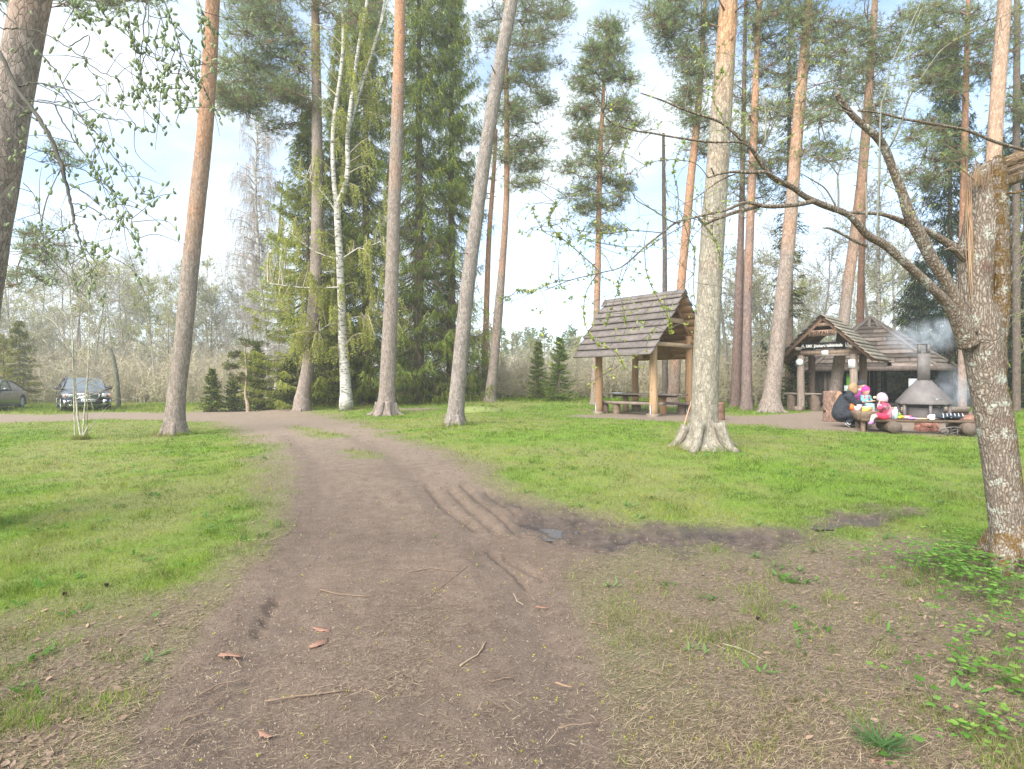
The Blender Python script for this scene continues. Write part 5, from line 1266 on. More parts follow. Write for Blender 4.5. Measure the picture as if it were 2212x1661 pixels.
    shoot([(1509, 467, 2), (1545, 520, 1.8), (1560, 580, 1.4)], ZT - .9, ZT - .9, (.12, .11, .09), .8, 5)
    shoot([(1530, 384, 2.4), (1500, 352, 2), (1440, 345, 1.8), (1390, 355, 1.4)], ZT - .9, ZT - 1.0, (.12, .11, .09), .6, 5)
    shoot([(2110, 395, 4), (2085, 372, 3), (2050, 345, 2.4), (2030, 330, 2)], ZT - .1, ZT - .2, (.22, .14, .1), .3, 2)
    shoot([(2085, 560, 4), (2060, 535, 3), (2040, 540, 2)], ZT - .1, ZT - .2, (.25, .2, .15), 0, 1)
    shoot([(1965, 470, 4), (1945, 420, 3), (1915, 400, 2)], ZT - .3, ZT - .35, (.2, .18, .14), .3, 3)
    # fine bare twigs in front of the dark wood at the right edge
    for _ in range(26):
        y0 = RS.uniform(430, 780); shoot([(2180 + RS.uniform(0, 30), y0, 2), (2200 + RS.uniform(0, 30), y0 - 30 + RS.normal(0, 15), 1.6), (2250, y0 - 50 + RS.normal(0, 30), 1.2)], ZT + .2, ZT + .6, (.24, .20, .15), .25, 2)
    for pts_, r_ in tips[:6]:
        for _ in range(10):
            i = RS.randint(len(pts_) // 3, len(pts_)); d = np.array([RS.normal(0, .6), RS.normal(0, .4), RS.normal(.2, .7)])
            grow(tw, None, pts_[i], d / np.linalg.norm(d), RS.uniform(.06, .3), .003, 3, 4, .5, .1, np.array((.15, .13, .10)), lf, (.36, .42, .10), 3, .02, .0012, .16, (1, 2))
    for mb_, nm, mt in ((tw, "twigs", M['twigs']), (lf, "leaves", M['leaves'])):
        o = mb_.build(nm, mt, loc=loc); o.location = (0, 0, 0); o.parent = e
old_tree()

# ------------------------------------------------------------------ catkin-hung branches reaching in at the left
def left_branches():
    ZL = 4.2; bx = px_at(-430, ZL); g0 = float(gh(bx, ZL))
    e = empty("overhanging_tree", (bx, ZL, g0), "tree outside the left edge whose catkin hung bare branches reach in across the thick pine", "overhanging tree"); loc = tuple(e.location)
    tr = MB(); pts, rad = ppts([(-430, 1240, 90), (-420, 900, 70), (-400, 500, 60), (-360, 100, 50), (-330, -300, 40)], ZL); pts[0, 2] = g0 - .05
    tr.tube(pts, rad, 16, col=(.2, .17, .14), rough=.06)
    for l_ in ([(-380, 300, 34), (-200, 120, 20), (-60, 60, 12), (0, 113, 9)], [(-370, 200, 30), (-250, 0, 20), (-100, -20, 12), (0, 20, 7)], [(-340, -200, 30), (-100, -200, 20), (200, -160, 12), (300, -60, 7), (340, 0, 5)]):
        p_, r_ = ppts(l_, ZL, ZL); tr.tube(p_, r_, 9, col=(.16, .14, .11), rough=.06)
    tw = MB(); lf = MB(); tc_ = np.array((.075, .068, .055))
    def br(lst, z0, z1, cat=.5, sub=3, w=None, col=tc_):
        pts, r = ppts(lst, z0, z1, 6); pts = pts + np.stack([RS.normal(0, .003, len(pts)), RS.normal(0, .004, len(pts)), RS.normal(0, .003, len(pts))], -1)
        tw.tube(pts, np.maximum(r, .0013), 6, col=col)
        def catkins(pl, n):
            for _ in range(n):
                i = RS.randint(len(pl) // 3, len(pl)); o = pl[i] + RS.normal(0, .012, 3); d = np.array([RS.normal(0, .35), RS.normal(0, .35), RS.choice([-.6, .7], p=[.45, .55])]); L_ = RS.uniform(.028, .05)
                d /= np.linalg.norm(d); lf.tube([o, o + d * L_ * .3, o + d * L_ * .75, o + d * L_], [.003, .009, .008, .001], 5, col=np.array((.34, .40, .24)) * RS.uniform(.8, 1.25), cap=False)
                if RS.rand() < .5: lf.leaves([o], RS.normal(0, 1, (1, 3)), .03, .012, (.20, .28, .08))
        catkins(pts, int(cat * 15))
        for _ in range(sub):
            i = RS.randint(len(pts) // 4, len(pts)); d = np.array([RS.normal(.4, .7), RS.normal(0, .4), RS.normal(-.3, .6)]); d /= np.linalg.norm(d); L_ = RS.uniform(.12, .42)
            pl = catmull([pts[i], pts[i] + d * L_ * .5 + RS.normal(0, .03, 3), pts[i] + d * L_ + np.array([0, 0, -.15 * L_])], 4); tw.tube(pl, np.linspace(.003, .0012, len(pl)), 4, col=col)
            if RS.rand() < cat + .2: catkins(pl, RS.randint(1, 7))
    br([(0, 113, 12), (35, 187, 12), (74, 242, 12), (109, 296, 12), (133, 359, 11), (148, 417, 9), (160, 472, 7), (172, 519, 4), (191, 573, 2)], ZL, ZL - .3, .6, 9)
    br([(0, 20, 4), (40, 60, 4), (75, 105, 4), (118, 150, 3.5), (155, 215, 3), (185, 270, 2.6), (215, 330, 2.4), (245, 400, 2)], ZL, ZL - .4, .8, 6)
    br([(35, 187, 5), (60, 182, 4), (95, 180, 3.5), (135, 205, 3), (165, 255, 2.6), (162, 255, 2)], ZL, ZL - .2, .3, 4)
    br([(0, 60, 4), (60, 63, 3.5), (110, 80, 3), (165, 115, 3), (210, 150, 2.6), (265, 180, 2), (262, 230, 1.6)], ZL, ZL - .3, .4, 6)
    br([(150, 98, 3), (195, 80, 2.4), (182, 125, 2), (210, 175, 1.8), (250, 235, 1.4)], ZL - .2, ZL - .3, .3, 4)
    br([(0, 195, 5), (30, 215, 5), (60, 245, 5), (82, 262, 4), (75, 230, 3)][:4], ZL + .1, ZL, .2, 3)
    br([(45, 215, 4), (80, 220, 4), (120, 225, 3.5), (160, 240, 3), (205, 285, 3), (240, 330, 2.6), (280, 390, 2.2), (300, 430, 1.8), (330, 445, 1.3)], ZL, ZL - .5, 1.0, 10)
    br([(118, 225, 4), (140, 270, 4), (165, 310, 3.5), (200, 355, 3), (230, 400, 2.6), (270, 445, 2.2), (285, 480, 2), (300, 530, 1.4)], ZL - .1, ZL - .5, 1.1, 10)
    br([(90, 180, 3), (150, 195, 3), (200, 235, 2.6), (228, 255, 2.4), (260, 258, 2), (293, 266, 1.5)], ZL, ZL - .3, .15, 2)
    br([(80, 215, 3), (140, 222, 3), (190, 220, 2.4), (220, 203, 1.6)], ZL, ZL - .2, .1, 1)
    br([(135, 355, 3), (160, 360, 2.8), (195, 375, 2.4), (230, 410, 2), (260, 470, 2), (250, 500, 1.5)], ZL - .1, ZL - .4, .9, 7)
    br([(150, 400, 3), (180, 415, 2.6), (217, 445, 1.6)], ZL - .1, ZL - .2, .1, 1)
    br([(155, 440, 3), (190, 445, 3), (230, 470, 2.6), (240, 475, 2.4), (270, 470, 1.6)], ZL - .1, ZL - .3, .4, 3)
    br([(160, 478, 3), (135, 500, 2.6), (110, 515, 2.4), (90, 540, 1.8), (85, 565, 1.4)], ZL - .2, ZL - .2, .4, 4)
    br([(172, 520, 3), (205, 530, 2.6), (253, 562, 1.6)], ZL - .2, ZL - .3, .6, 2)
    br([(165, 490, 3), (180, 530, 2.6), (213, 574, 1.6)], ZL - .2, ZL - .3, .2, 2)
    br([(130, 450, 2), (140, 520, 2), (155, 580, 1.6), (165, 620, 1.2)], ZL - .1, ZL - .2, .6, 4)
    br([(0, 258, 3), (50, 310, 2.6), (100, 330, 2.4), (140, 350, 1.8)], ZL + .1, ZL, .4, 5)
    br([(0, 340, 3), (40, 335, 2.4), (90, 350, 2)], ZL, ZL, .1, 3)
    br([(50, 395, 3), (80, 430, 2.4), (90, 490, 2), (100, 560, 1.4)], ZL, ZL - .2, .5, 6)
    # hanging sprays at the top
    for s_ in ([(318, -10, 3), (312, 60, 3), (305, 120, 2.6), (300, 180, 2), (288, 205, 1.4)], [(318, -10, 3), (322, 60, 2.4), (310, 130, 2), (305, 210, 1.4)], [(350, -10, 3), (372, 50, 3), (385, 85, 2.6), (390, 130, 2.4), (385, 180, 2), (400, 220, 1.4)],
               [(372, 50, 2.6), (410, 90, 2.2), (420, 150, 2), (425, 180, 1.4)], [(330, -10, 2.6), (355, 60, 2.2), (350, 120, 1.8), (360, 150, 1.4)], [(385, 85, 2.2), (365, 150, 1.8), (345, 180, 1.6), (350, 200, 1.2)], [(300, -10, 2), (295, 40, 1.8), (275, 60, 1.5), (290, 90, 1.2)],
               [(385, 150, 2), (380, 200, 1.8), (395, 240, 1.3)], [(425, -10, 2), (440, 40, 2), (430, 60, 1.4)], [(230, -10, 2), (225, 30, 1.8), (240, 50, 1.3)], [(150, -10, 2.4), (165, 20, 2), (185, 40, 1.4)]):
        br(s_, ZL - .3, ZL - .4, 1.1, 6)
    for mb_, nm, mt, sm in ((tr, "trunk", M['smooth_bark'], True), (tw, "branches", M['twigs'], True), (lf, "catkins", M['leaves'], True)):
        o = mb_.build(nm, mt, smooth=sm, loc=loc); o.location = (0, 0, 0); o.parent = e
left_branches()
# pine sprays reaching in low at the left behind the thick pine
pine([(-190, 905, 40), (-180, 600, 34), (-170, 300, 30), (-160, -50, 22)], "pine outside the left edge whose low blue green sprays show beside the thick trunk", Z=13.0, turn=.6, r0=.36, tuft=26, col=NEEDLE_BLUE, stubs=2, crown=[(90, 545, 60, 26, 4), (60, 600, 45, 20, 3), (80, 500, 30, 14, 2), (110, 335, 55, 16, 2), (60, 0, 110, 14, 4), (190, 6, 90, 12, 4), (320, -10, 90, 12, 3)], droop=-.05, flat=.35)
# ------------------------------------------------------------------ materials of built things
M['post'] = m_wood("debarked post", (.37, .23, .13), (.21, .12, .065), (7, 7, .5))
M['board'] = m_wood("sawn board", (.33, .185, .095), (.20, .105, .055), (.5, 6, 6))
M['pale_board'] = m_wood("pale sawn beam", (.52, .38, .26), (.36, .24, .15), (1, 5, 5), knots=False)
M['grey_wood'] = m_wood("weathered grey wood", (.27, .225, .19), (.12, .095, .08), (6, 6, .7))
M['roof_wood'] = m_wood("weathered roof planks", (.185, .16, .15), (.10, .085, .08), (1.0, 1.0, 1.0))
M['kiosk_roof'] = m_wood("pale old roof planks", (.30, .265, .215), (.13, .11, .09), (1.2, 1.2, 5))
M['hut_roof'] = m_wood("hut roof planks", (.205, .165, .138), (.085, .065, .055), (.9, .9, 4))
M['dark_wood'] = m_wood("blackish wood", (.05, .042, .040), (.02, .018, .018), (4, 4, .6), knots=False)  # near-black wood for the hut's posts, back walls, sills and the carved name
M['log'] = m_wood("log side", (.20, .15, .115), (.08, .06, .048), (5, 5, 5), knots=False)
M['log_end'] = m_wood("log end grain", (.23, .185, .15), (.13, .10, .08), (9, 9, 9), knots=False)
M['steel'] = m_plain("sooty steel", (.14, .125, .122), .7, .0, .3, 5, .15)
M['galv'] = m_plain("galvanised strap", (.28, .29, .30), .45, .6, .1)
M['paper'] = m_plain("white paper", (.72, .76, .74), .6, 0, .04)
M['black_sign'] = m_plain("black sign board", (.018, .017, .018), .4, 0, .1)
M['white_paint'] = m_plain("white lettering", (.80, .80, .78), .6, 0, .02, bump=0)
M['vc'] = m_vcol("painted", .6, .05)
M['cloth'] = m_vcol("cloth", .85, .25, 60, .1)
M['skin'] = m_vcol("skin", .55, .03, 40, .05)
M['hair'] = m_vcol("hair", .6, .4, 90, .3)

def text_obj(txt, size, Mx, mat, parent, name="lettering", extrude=.003, spacing=1.0, bold=0.0, width=None):
    cu = bpy.data.curves.new(name, 'FONT'); cu.body = txt; cu.size = size; cu.align_x = 'CENTER'; cu.align_y = 'CENTER'; cu.extrude = extrude; cu.space_character = spacing; cu.offset = bold
    o = bpy.data.objects.new(name, cu); COL.objects.link(o); bpy.context.view_layer.update()
    me = bpy.data.meshes.new_from_object(o.evaluated_get(bpy.context.evaluated_depsgraph_get())); bpy.data.objects.remove(o)
    me.materials.clear(); me.materials.append(mat)
    if width: xs = [v.co.x for v in me.vertices]; me.transform(Matrix.Diagonal((width / (max(xs) - min(xs)), 1, 1, 1)))
    me.transform(Mx)
    o = bpy.data.objects.new(name, me); COL.objects.link(o); o.parent = parent; return o

def rough_log(mb, a, b, r0, r1, seg=14, col=(1, 1, 1), seed=0, rough=.09, n=10):
    a = np.array(a, float); b = np.array(b, float); t = np.linspace(0, 1, n)[:, None]
    mb.tube(a + (b - a) * t + RS.normal(0, r0 * .05, (n, 3)) * (t * (1 - t) * 4), np.linspace(r0, r1, n), seg, col=col, rough=rough, seed=seed)

def board(mb, p0, p1, up, w, th, n=14, wav=.02, col=(1, 1, 1), seed=0):
    """a hand sawn plank from p0 to p1; 'up' runs across its width; its lower edge is wavy"""
    p0 = np.array(p0, float); p1 = np.array(p1, float); up = np.array(up, float); up /= np.linalg.norm(up)
    d = (p1 - p0) / np.linalg.norm(p1 - p0); nrm = np.cross(d, up); t = np.linspace(0, 1, n)
    L_ = np.linalg.norm(p1 - p0)
    wv = (fbm(t * L_ * 1.2, t * 0 + seed * 3.7, 0, 5, 3) - .5) * 2 * wav
    v = []
    for i in range(n):
        c = p0 + (p1 - p0) * t[i]; lo = c + up * wv[i]; hi = c + up * w
        v += [lo, hi, hi + nrm * th, lo + nrm * th]
    q = [[4 * i + j, 4 * i + (j + 1) % 4, 4 * i + 4 + (j + 1) % 4, 4 * i + 4 + j] for i in range(n - 1) for j in range(4)]
    mb.add(v, q + [[3, 2, 1, 0], [4 * n - 4, 4 * n - 3, 4 * n - 2, 4 * n - 1]], col=col)

# ------------------------------------------------------------------ picnic shelter
D1 = np.array([-.666, .746, 0]); D2 = np.array([.746, .666, 0]); UPV = np.array([0, 0, 1.0])
S0 = np.array([4.42, 17.35, 0]); SL, SW = 2.18, 2.07
SG = float(gh(4.47, 18.85)) ; SC = S0 + D1 * SL / 2 + D2 * SW / 2; SC[2] = SG
shel = empty("picnic_shelter", tuple(SC), "open picnic shelter with steep plank roof on four round timber posts", "picnic shelter")
def sp_(a, b, h):  # along length, along width, height, from the shelter centre
    return D1 * a + D2 * b + UPV * h
RH, EH, EO = 3.96, 1.87, .79; HW = SW / 2; PITCH = (RH - EH) / (HW + EO)
def roofz(b): return RH - abs(b) * PITCH
for k, (a, b) in enumerate(((-SL / 2, -HW), (SL / 2, -HW), (SL / 2, HW), (-SL / 2, HW))):
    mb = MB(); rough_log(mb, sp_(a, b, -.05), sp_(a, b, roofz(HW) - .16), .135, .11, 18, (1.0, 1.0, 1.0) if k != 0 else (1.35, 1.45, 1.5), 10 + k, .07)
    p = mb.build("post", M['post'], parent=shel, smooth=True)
    mb = MB(); mb.box(sp_(a, b, -.0) + D1 * 0 - np.array([.11, .10, 0]), (.05, .008, .75), col=(1, 1, 1)); s_ = mb.build("strap", M['galv'], parent=p)
    mb = MB(); mb.box(sp_(a, b, .0), (.38, .34, .16), rz=.7, taper=.9, col=(.20, .16, .12), jit=.015); s_ = mb.build("footing", M['vc'], parent=p)
A0, A1 = -SL / 2 - .48, SL / 2 + .58
for s_, nm in ((-1, "roof"), (1, "roof")):
    mb = MB(); run = HW + EO; sl = math.hypot(run, RH - EH); rows = 9; lower = np.array(sp_(0, s_ * run, EH)); upd = (np.array(sp_(0, 0, RH)) - lower) / sl; nrm = np.array(D2 * s_ * (RH - EH) + UPV * run) / sl
    for r_ in range(rows):
        w = sl / rows; o_ = upd * (r_ * w) + nrm * (.035 + RS.uniform(-.004, .01)); e0 = A0 + .28 * (1 - r_ / rows) * 0 + RS.uniform(-.03, .03); e1 = A1 - .12 * (1 - r_ / rows) + RS.uniform(-.04, .04)
        d_ = 1 if s_ > 0 else -1
        pa, pb = lower + D1 * e0 + o_, lower + D1 * e1 + o_ + upd * RS.uniform(-.03, .03)
        if s_ < 0: pa, pb = pb, pa
        # outer face tilts out at its lower edge like lapped boarding
        q0 = len(mb.v); board(mb, pa, pb, upd * 1.0 - nrm * .16, w * 1.16, .028, 18, .022, col=np.array((1, 1, 1)) * RS.uniform(.85, 1.2), seed=r_ + 40 * s_)
    mb2 = MB()
    for r_ in range(10):
        w = sl / 10; o_ = upd * (r_ * w + .02) - nrm * .012; mb2.beam(lower + D1 * (A0 + .06) + o_ + upd * w / 2, lower + D1 * (A1 - .08) + o_ + upd * w / 2, .018 if False else w * .94, .018, col=np.array((1, 1, 1)) * RS.uniform(.8, 1.15), up=nrm)
    o = mb.build(nm, M['roof_wood'], parent=shel); u_ = mb2.build("ceiling_boards", M['board'], parent=o)
mb = MB()
for s_ in (-1, 1):
    c = sp_(0, 0, RH + .06); board(mb, c + D1 * (A0 - .02) if s_ < 0 else c + D1 * (A1), c + D1 * (A1) if s_ < 0 else c + D1 * (A0 - .02), -(D2 * -s_ * .66 + UPV * .75), .19, .025, 10, .01)
mb.build("ridge_cap", M['roof_wood'], parent=shel)
for a in (-SL / 2, 0.0, SL / 2):
    for s_ in (-1, 1):
        mb = MB(); nrm = np.array(D2 * s_ * (RH - EH) + UPV * (HW + EO)) / math.hypot(RH - EH, HW + EO)
        mb.beam(sp_(a, s_ * (HW + EO - .12), EH + .12 * PITCH) - nrm * .075, sp_(a, s_ * .03, RH - .05) - nrm * .075, .07, .10, up=nrm); mb.build("rafter", M['board'], parent=shel)
for a in (-SL / 2 - .1, SL / 2 + .1):
    mb = MB(); mb.beam(sp_(a, -HW - .14, 2.27), sp_(a, HW + .14, 2.27), .05, .125); mb.build("tie_beam", M['pale_board'], parent=shel)
    mb = MB(); mb.beam(sp_(a, -.52, 3.06), sp_(a, .50, 3.06), .05, .15); mb.build("collar_beam", M['pale_board'], parent=shel)
for b in (-HW, HW):
    mb = MB(); mb.beam(sp_(-SL / 2 - .2, b, 2.42), sp_(SL / 2 + .2, b, 2.42), .11, .13); mb.build("wall_plate", M['board'], parent=shel)

def local_box(mb, c, size, **kw): mb.box(c, size, rz=math.atan2(D1[1], D1[0]), **kw)
tb = empty("picnic_table", tuple(SC), "long dark wooden picnic table under the shelter roof", "table")
mb = MB()
for i, b in enumerate((-.26, 0, .26)): local_box(mb, sp_(.0, b, .655), (2.9, .25, .045), jit=.006, col=np.array((1, 1, 1)) * RS.uniform(.8, 1.2))
mb.build("tabletop", M['grey_wood'], parent=tb)
for a in (-.75, .75):
    mb = MB(); local_box(mb, sp_(a, 0, .60), (.9, .28, .055), jit=.004); mb.build("bearer", M['log'], parent=tb)
    mb = MB(); rough_log(mb, sp_(a, 0, -.04), sp_(a, 0, .57), .11, .10, 14, (1.1, 1, .9)); mb.build("leg", M['post'] if a < 0 else M['log'], parent=tb, smooth=True)
def bench(name, cen, half, h, label, group, legs, rr=.13):
    e = empty(name, tuple(cen), label, "bench", group); mb = MB(); local_box(mb, (0, 0, h - .04), (half * 2, .30, .075), jit=.012, col=(1.2, 1.15, 1.1)); mb.build("seat", M['grey_wood'], parent=e)
    for l_ in legs:
        mb = MB(); rough_log(mb, D1 * l_ + UPV * -.03, D1 * l_ + UPV * (h - .08), rr, rr * .9, 14, (1.2, 1.15, 1.1)); mb.build("leg", M['log'], parent=e, smooth=True)
bench("bench", SC + sp_(0, -.75, 0), 1.25, .42, "plank bench on log stumps along the near side of the shelter's table", None, (1.05, .55, -.9))
bench("bench", SC + sp_(0, .78, 0), 1.25, .38, "plank bench on log stumps along the far side of the shelter's table", None, (.8, -.95))
mb = MB(); local_box(mb, SC + sp_(.95, -.1, .692), (.30, .42, .02), col=(.6, .68, .75), jit=.003); o = mb.build("paper_sheet", M['vc']); setp(o, "pale bluish sheet lying on the left end of the shelter's table", "paper")
# stick and rope leaning at the thick pine, stump behind it
def small(name, label, cat, mb, mat, group=None, smooth=False, loc=None, kind=None):
    o = mb.build(name, mat, smooth=smooth, loc=loc); return setp(o, label, cat, group, kind)
b_ = atg(1468, 958); mb = MB(); mb.tube(catmull([b_, P(1482, 905, b_.y + .1), P(1492, 872, b_.y + .25), P(1500, 852, b_.y + .35)], 5), np.linspace(.016, .010, 16), 6, col=(.42, .27, .17), rough=.1); mb.tube(catmull([b_ + Vector((.18, 0, 0)), P(1486, 930, b_.y + .1), P(1494, 905, b_.y + .2)], 5), np.linspace(.014, .008, 11), 6, col=(.16, .12, .08), rough=.1)
small("leaning_stick", "pale forked stick leaning against the left side of the thickest pine", "stick", mb, M['twigs'], smooth=True, loc=tuple(b_))
b_ = atg(1562, 907); mb = MB(); rough_log(mb, b_ + Vector((-.12, 0, -.03)), b_ + Vector((-.12, 0, .5)), .17, .16, 16, (1.2, .95, .85)); small("log_stump", "cut log stump half hidden behind the right side of the thickest pine", "stump", mb, M['log'], smooth=True, loc=tuple(b_))
b_ = atg(1651, 889); mb = MB(); mb.tube([b_, P(1670, 850, b_.y + .5), P(1697, 795, b_.y + .7)], [.02, .016, .01], 6, col=(.2, .18, .13)); small("leaning_stick", "long thin branch leaning against the tall right leaning pine", "stick", mb, M['twigs'], loc=tuple(b_))
# low earth mound and stub behind the leaning pine
mb = MB(); c = atg(1028, 889); mb.ball(tuple(c - Vector((0, 0, .06))), (1.0, .7, .26), 24, 10, col=(.17, .20, .06)); v = mb.v[0]; mb.v[0] = v + np.stack([fbm(v[:, 0] * 4, v[:, 1] * 4, 0, 3, 3)[:, None][:, 0] * 0, 0 * v[:, 0], (fbm(v[:, 0] * 5, v[:, 1] * 5, 0, 3, 3) - .5) * .1], -1)
o = mb.build("mound", M['twigs'], smooth=True); setp(o, kind='structure')
mb = MB(); b_ = atg(1880, 948); k = 260; a = RS.rand(k) * 6.28; rr = RS.rand(k) ** .5
mb.leaves(np.stack([c.x + np.cos(a) * rr * 1.0, c.y + np.sin(a) * rr * .7, c.z - .06 + .26 * np.sqrt(1 - rr ** 2)], -1), RS.normal(0, 1, (k, 3)) + [0, 0, .5], .10, .03, gcol((.20, .25, .06), k, .25)); small("mound_grass", "grassy tuft cover on the little mound right of the leaning pine", "grass", mb, M['leaves'], kind='stuff')

# ------------------------------------------------------------------ notice board kiosk
KC = atg(1785, 889); KC = Vector((KC.x, 20.0, 0)); KC.x = (1785 - CX) / F * 20.0; KC.z = float(gh(KC.x, KC.y)); KA = math.radians(45)
kio = empty("notice_board_kiosk", KC, "small gabled timber gate on four posts carrying the camp site name boards", "kiosk", rz=-KA)
KW, KD = .86, 1.25      # half width between posts, depth
for x, y in ((-KW, 0), (KW, 0), (-KW, KD), (KW, KD)):
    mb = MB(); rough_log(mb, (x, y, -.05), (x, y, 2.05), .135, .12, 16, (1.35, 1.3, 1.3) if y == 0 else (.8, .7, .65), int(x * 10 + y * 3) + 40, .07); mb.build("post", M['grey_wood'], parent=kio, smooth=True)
    if y == 0: pass
mb = MB(); mb.box((-KW - .02, -.20, .06), (.30, .26, .22), jit=.01, col=(1.1, 1, 1)); mb.build("footing", M['grey_wood'], parent=kio)
for y in (-.02, KD):
    mb = MB(); mb.beam((-KW - .22, y, 2.14), (KW + .22, y, 2.14), .16, .17, col=(1.3, 1.15, 1.05)); mb.build("cross_beam", M['grey_wood'], parent=kio)
mb = MB(); mb.beam((-KW + .5, -.10, 2.01), (KW - .1, -.10, 2.03), .04, .07); mb.build("lower_rail", M['grey_wood'], parent=kio)
KR, KE, KX = 3.42, 1.78, 1.62; kp = (KR - KE) / KX
for x in (-KW, KW):
    mb = MB(); mb.beam((x, -.45, 2.28), (x, KD + .3, 2.28), .12, .12); mb.build("wall_plate", M['grey_wood'], parent=kio)
for y in (-.42, .42, KD + .2):
    for s_ in (-1, 1):
        mb = MB(); mb.beam((s_ * (KX - .06), y, KE + .02), (s_ * .02, y, KR - .10), .07, .12, col=(1.0, .8, .65)); mb.build("rafter", M['grey_wood'], parent=kio)
mb = MB(); mb.beam((-.30, -.42, 3.10), (.30, -.42, 3.10), .06, .12, col=(1.1, .9, .75)); mb.build("collar_beam", M['grey_wood'], parent=kio)
sl = math.hypot(KX, KR - KE)
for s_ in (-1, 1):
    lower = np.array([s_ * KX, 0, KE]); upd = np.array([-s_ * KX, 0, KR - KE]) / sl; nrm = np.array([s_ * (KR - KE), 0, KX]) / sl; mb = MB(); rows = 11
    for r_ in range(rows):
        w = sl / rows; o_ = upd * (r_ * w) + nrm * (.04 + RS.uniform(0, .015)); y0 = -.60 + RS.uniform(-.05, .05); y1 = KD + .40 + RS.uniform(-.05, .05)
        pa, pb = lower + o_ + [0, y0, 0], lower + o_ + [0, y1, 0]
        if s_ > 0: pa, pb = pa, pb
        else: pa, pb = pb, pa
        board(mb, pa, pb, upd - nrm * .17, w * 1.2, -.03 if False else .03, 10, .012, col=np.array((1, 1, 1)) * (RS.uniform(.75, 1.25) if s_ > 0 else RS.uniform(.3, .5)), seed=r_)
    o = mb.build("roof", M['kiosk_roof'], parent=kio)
    mb = MB()
    for r_ in range(8):
        w = sl / 8; c = lower + upd * (r_ + .5) * w - nrm * .01; mb.beam(c + [0, -.52, 0], c + [0, KD + .35, 0], w * .93, .02, up=nrm, col=np.array((.8, .55, .42)) * RS.uniform(.8, 1.2))
    mb.build("ceiling_boards", M['grey_wood'], parent=o)
RX = Matrix.Rotation(math.pi / 2, 4, 'X')
mb = MB(); mb.box((0, -.16, 2.37), (1.68, .035, .235)); sg = mb.build("camp_sign", M['black_sign'], parent=kio); sg['label'] = "long black sign board with white lettering"
text_obj("Jõeharu telkimisala", .150, Matrix.Translation((.105, -.181, 2.365)) @ RX, M['white_paint'], sg, bold=.002, width=.93)
text_obj("RMK", .150, Matrix.Translation((-.515, -.181, 2.365)) @ RX, M['white_paint'], sg, bold=.002, width=.22)
mb = MB()   # the leaping mark in front of the letters
for pts in ([(-.80, 2.31), (-.77, 2.34), (-.75, 2.40), (-.76, 2.43)], [(-.80, 2.31), (-.76, 2.31), (-.73, 2.30)], [(-.72, 2.43), (-.70, 2.37), (-.69, 2.32), (-.66, 2.30)], [(-.78, 2.36), (-.73, 2.36), (-.71, 2.40)]):
    for a, b in zip(pts[:-1], pts[1:]): mb.beam((a[0], -.181, a[1]), (b[0], -.181, b[1]), .006, .018, up=(0, 0, 1) if abs(b[0] - a[0]) > abs(b[1] - a[1]) else (1, 0, 0))
mb.build("emblem", M['white_paint'], parent=sg)
mb = MB()
for (x0, z0, x1, z1) in ((.66, 2.29, .80, 2.29), (.66, 2.45, .80, 2.45)): mb.beam((x0, -.181, z0), (x1, -.181, z1), .006, .012)
for x in (.66, .80): mb.beam((x, -.181, 2.29), (x, -.181, 2.45), .006, .012, up=(1, 0, 0))
for s_ in (-1, 1): mb.beam((.73 + s_ * .045, -.182, 2.315), (.73 - s_ * .008, -.182, 2.435), .006, .02, up=(1, 0, 0)); mb.beam((.73 + s_ * .035, -.182, 2.318), (.73 + s_ * .012, -.182, 2.318), .006, .016)
mb.build("tent_symbol", M['white_paint'], parent=sg)
mb = MB(); mb.box((-.03, -.44, 2.80), (.86, .05, .215), jit=.008, col=(1.0, .78, .66)); sg2 = mb.build("name_board", M['grey_wood'], parent=kio); sg2['label'] = "brown board with carved dark name"
text_obj("VITIPALU.", .165, Matrix.Translation((-.02, -.472, 2.80)) @ RX, M['dark_wood'], sg2, spacing=1.25, bold=.004, width=.72)
mb = MB(); mb.box((-.02, -.108, 2.12), (.22, .012, .16)); o = mb.build("notice_sheet", M['paper'], parent=kio)
mb = MB(); mb.box((-.02, -.116, 2.12), (.015, .004, .05), col=(.1, .1, .1)); mb.build("print", M['vc'], parent=o)
mb = MB(); mb.box((KW - .02, -.142, 1.70), (.21, .012, .29)); o = mb.build("notice_sheet", M['paper'], parent=kio)
mb = MB()
for k in range(9): mb.box((KW - .02, -.150, 1.81 - k * .025), (.15 * RS.uniform(.7, 1), .003, .006), col=(.25, .27, .28))
mb.build("print", M['vc'], parent=o)
mb = MB(); mb.lathe((-KW, -.145, 1.80), [(.0, -.006), (.125, -.006), (.125, .006), (.0, .006)], 28, 'Y'); o = mb.build("round_plate", M['paper'], parent=kio)
mb = MB(); mb.lathe((-KW, -.153, 1.80), [(.085, -.001), (.10, -.001), (.10, .001), (.085, .001), (.085, -.001)], 28, 'Y', cap=False, col=(.45, .6, .58)); mb.box((-KW, -.154, 1.80), (.012, .003, .07), col=(.15, .2, .2)); mb.build("print", M['vc'], parent=o)
# bench and block inside
kb = empty("slab_bench", Vector((KC.x - .45, KC.y + .75, KC.z)), "slab bench on a round log between the notice board posts", "bench", rz=-KA)
mb = MB(); mb.box((0, 0, .62), (1.25, .32, .07), jit=.012); mb.build("seat", M['grey_wood'], parent=kb)
for x in (-.4, .42):
    mb = MB(); rough_log(mb, (x, 0, -.03), (x, 0, .585), .17, .16, 14); mb.build("leg", M['log'], parent=kb, smooth=True)

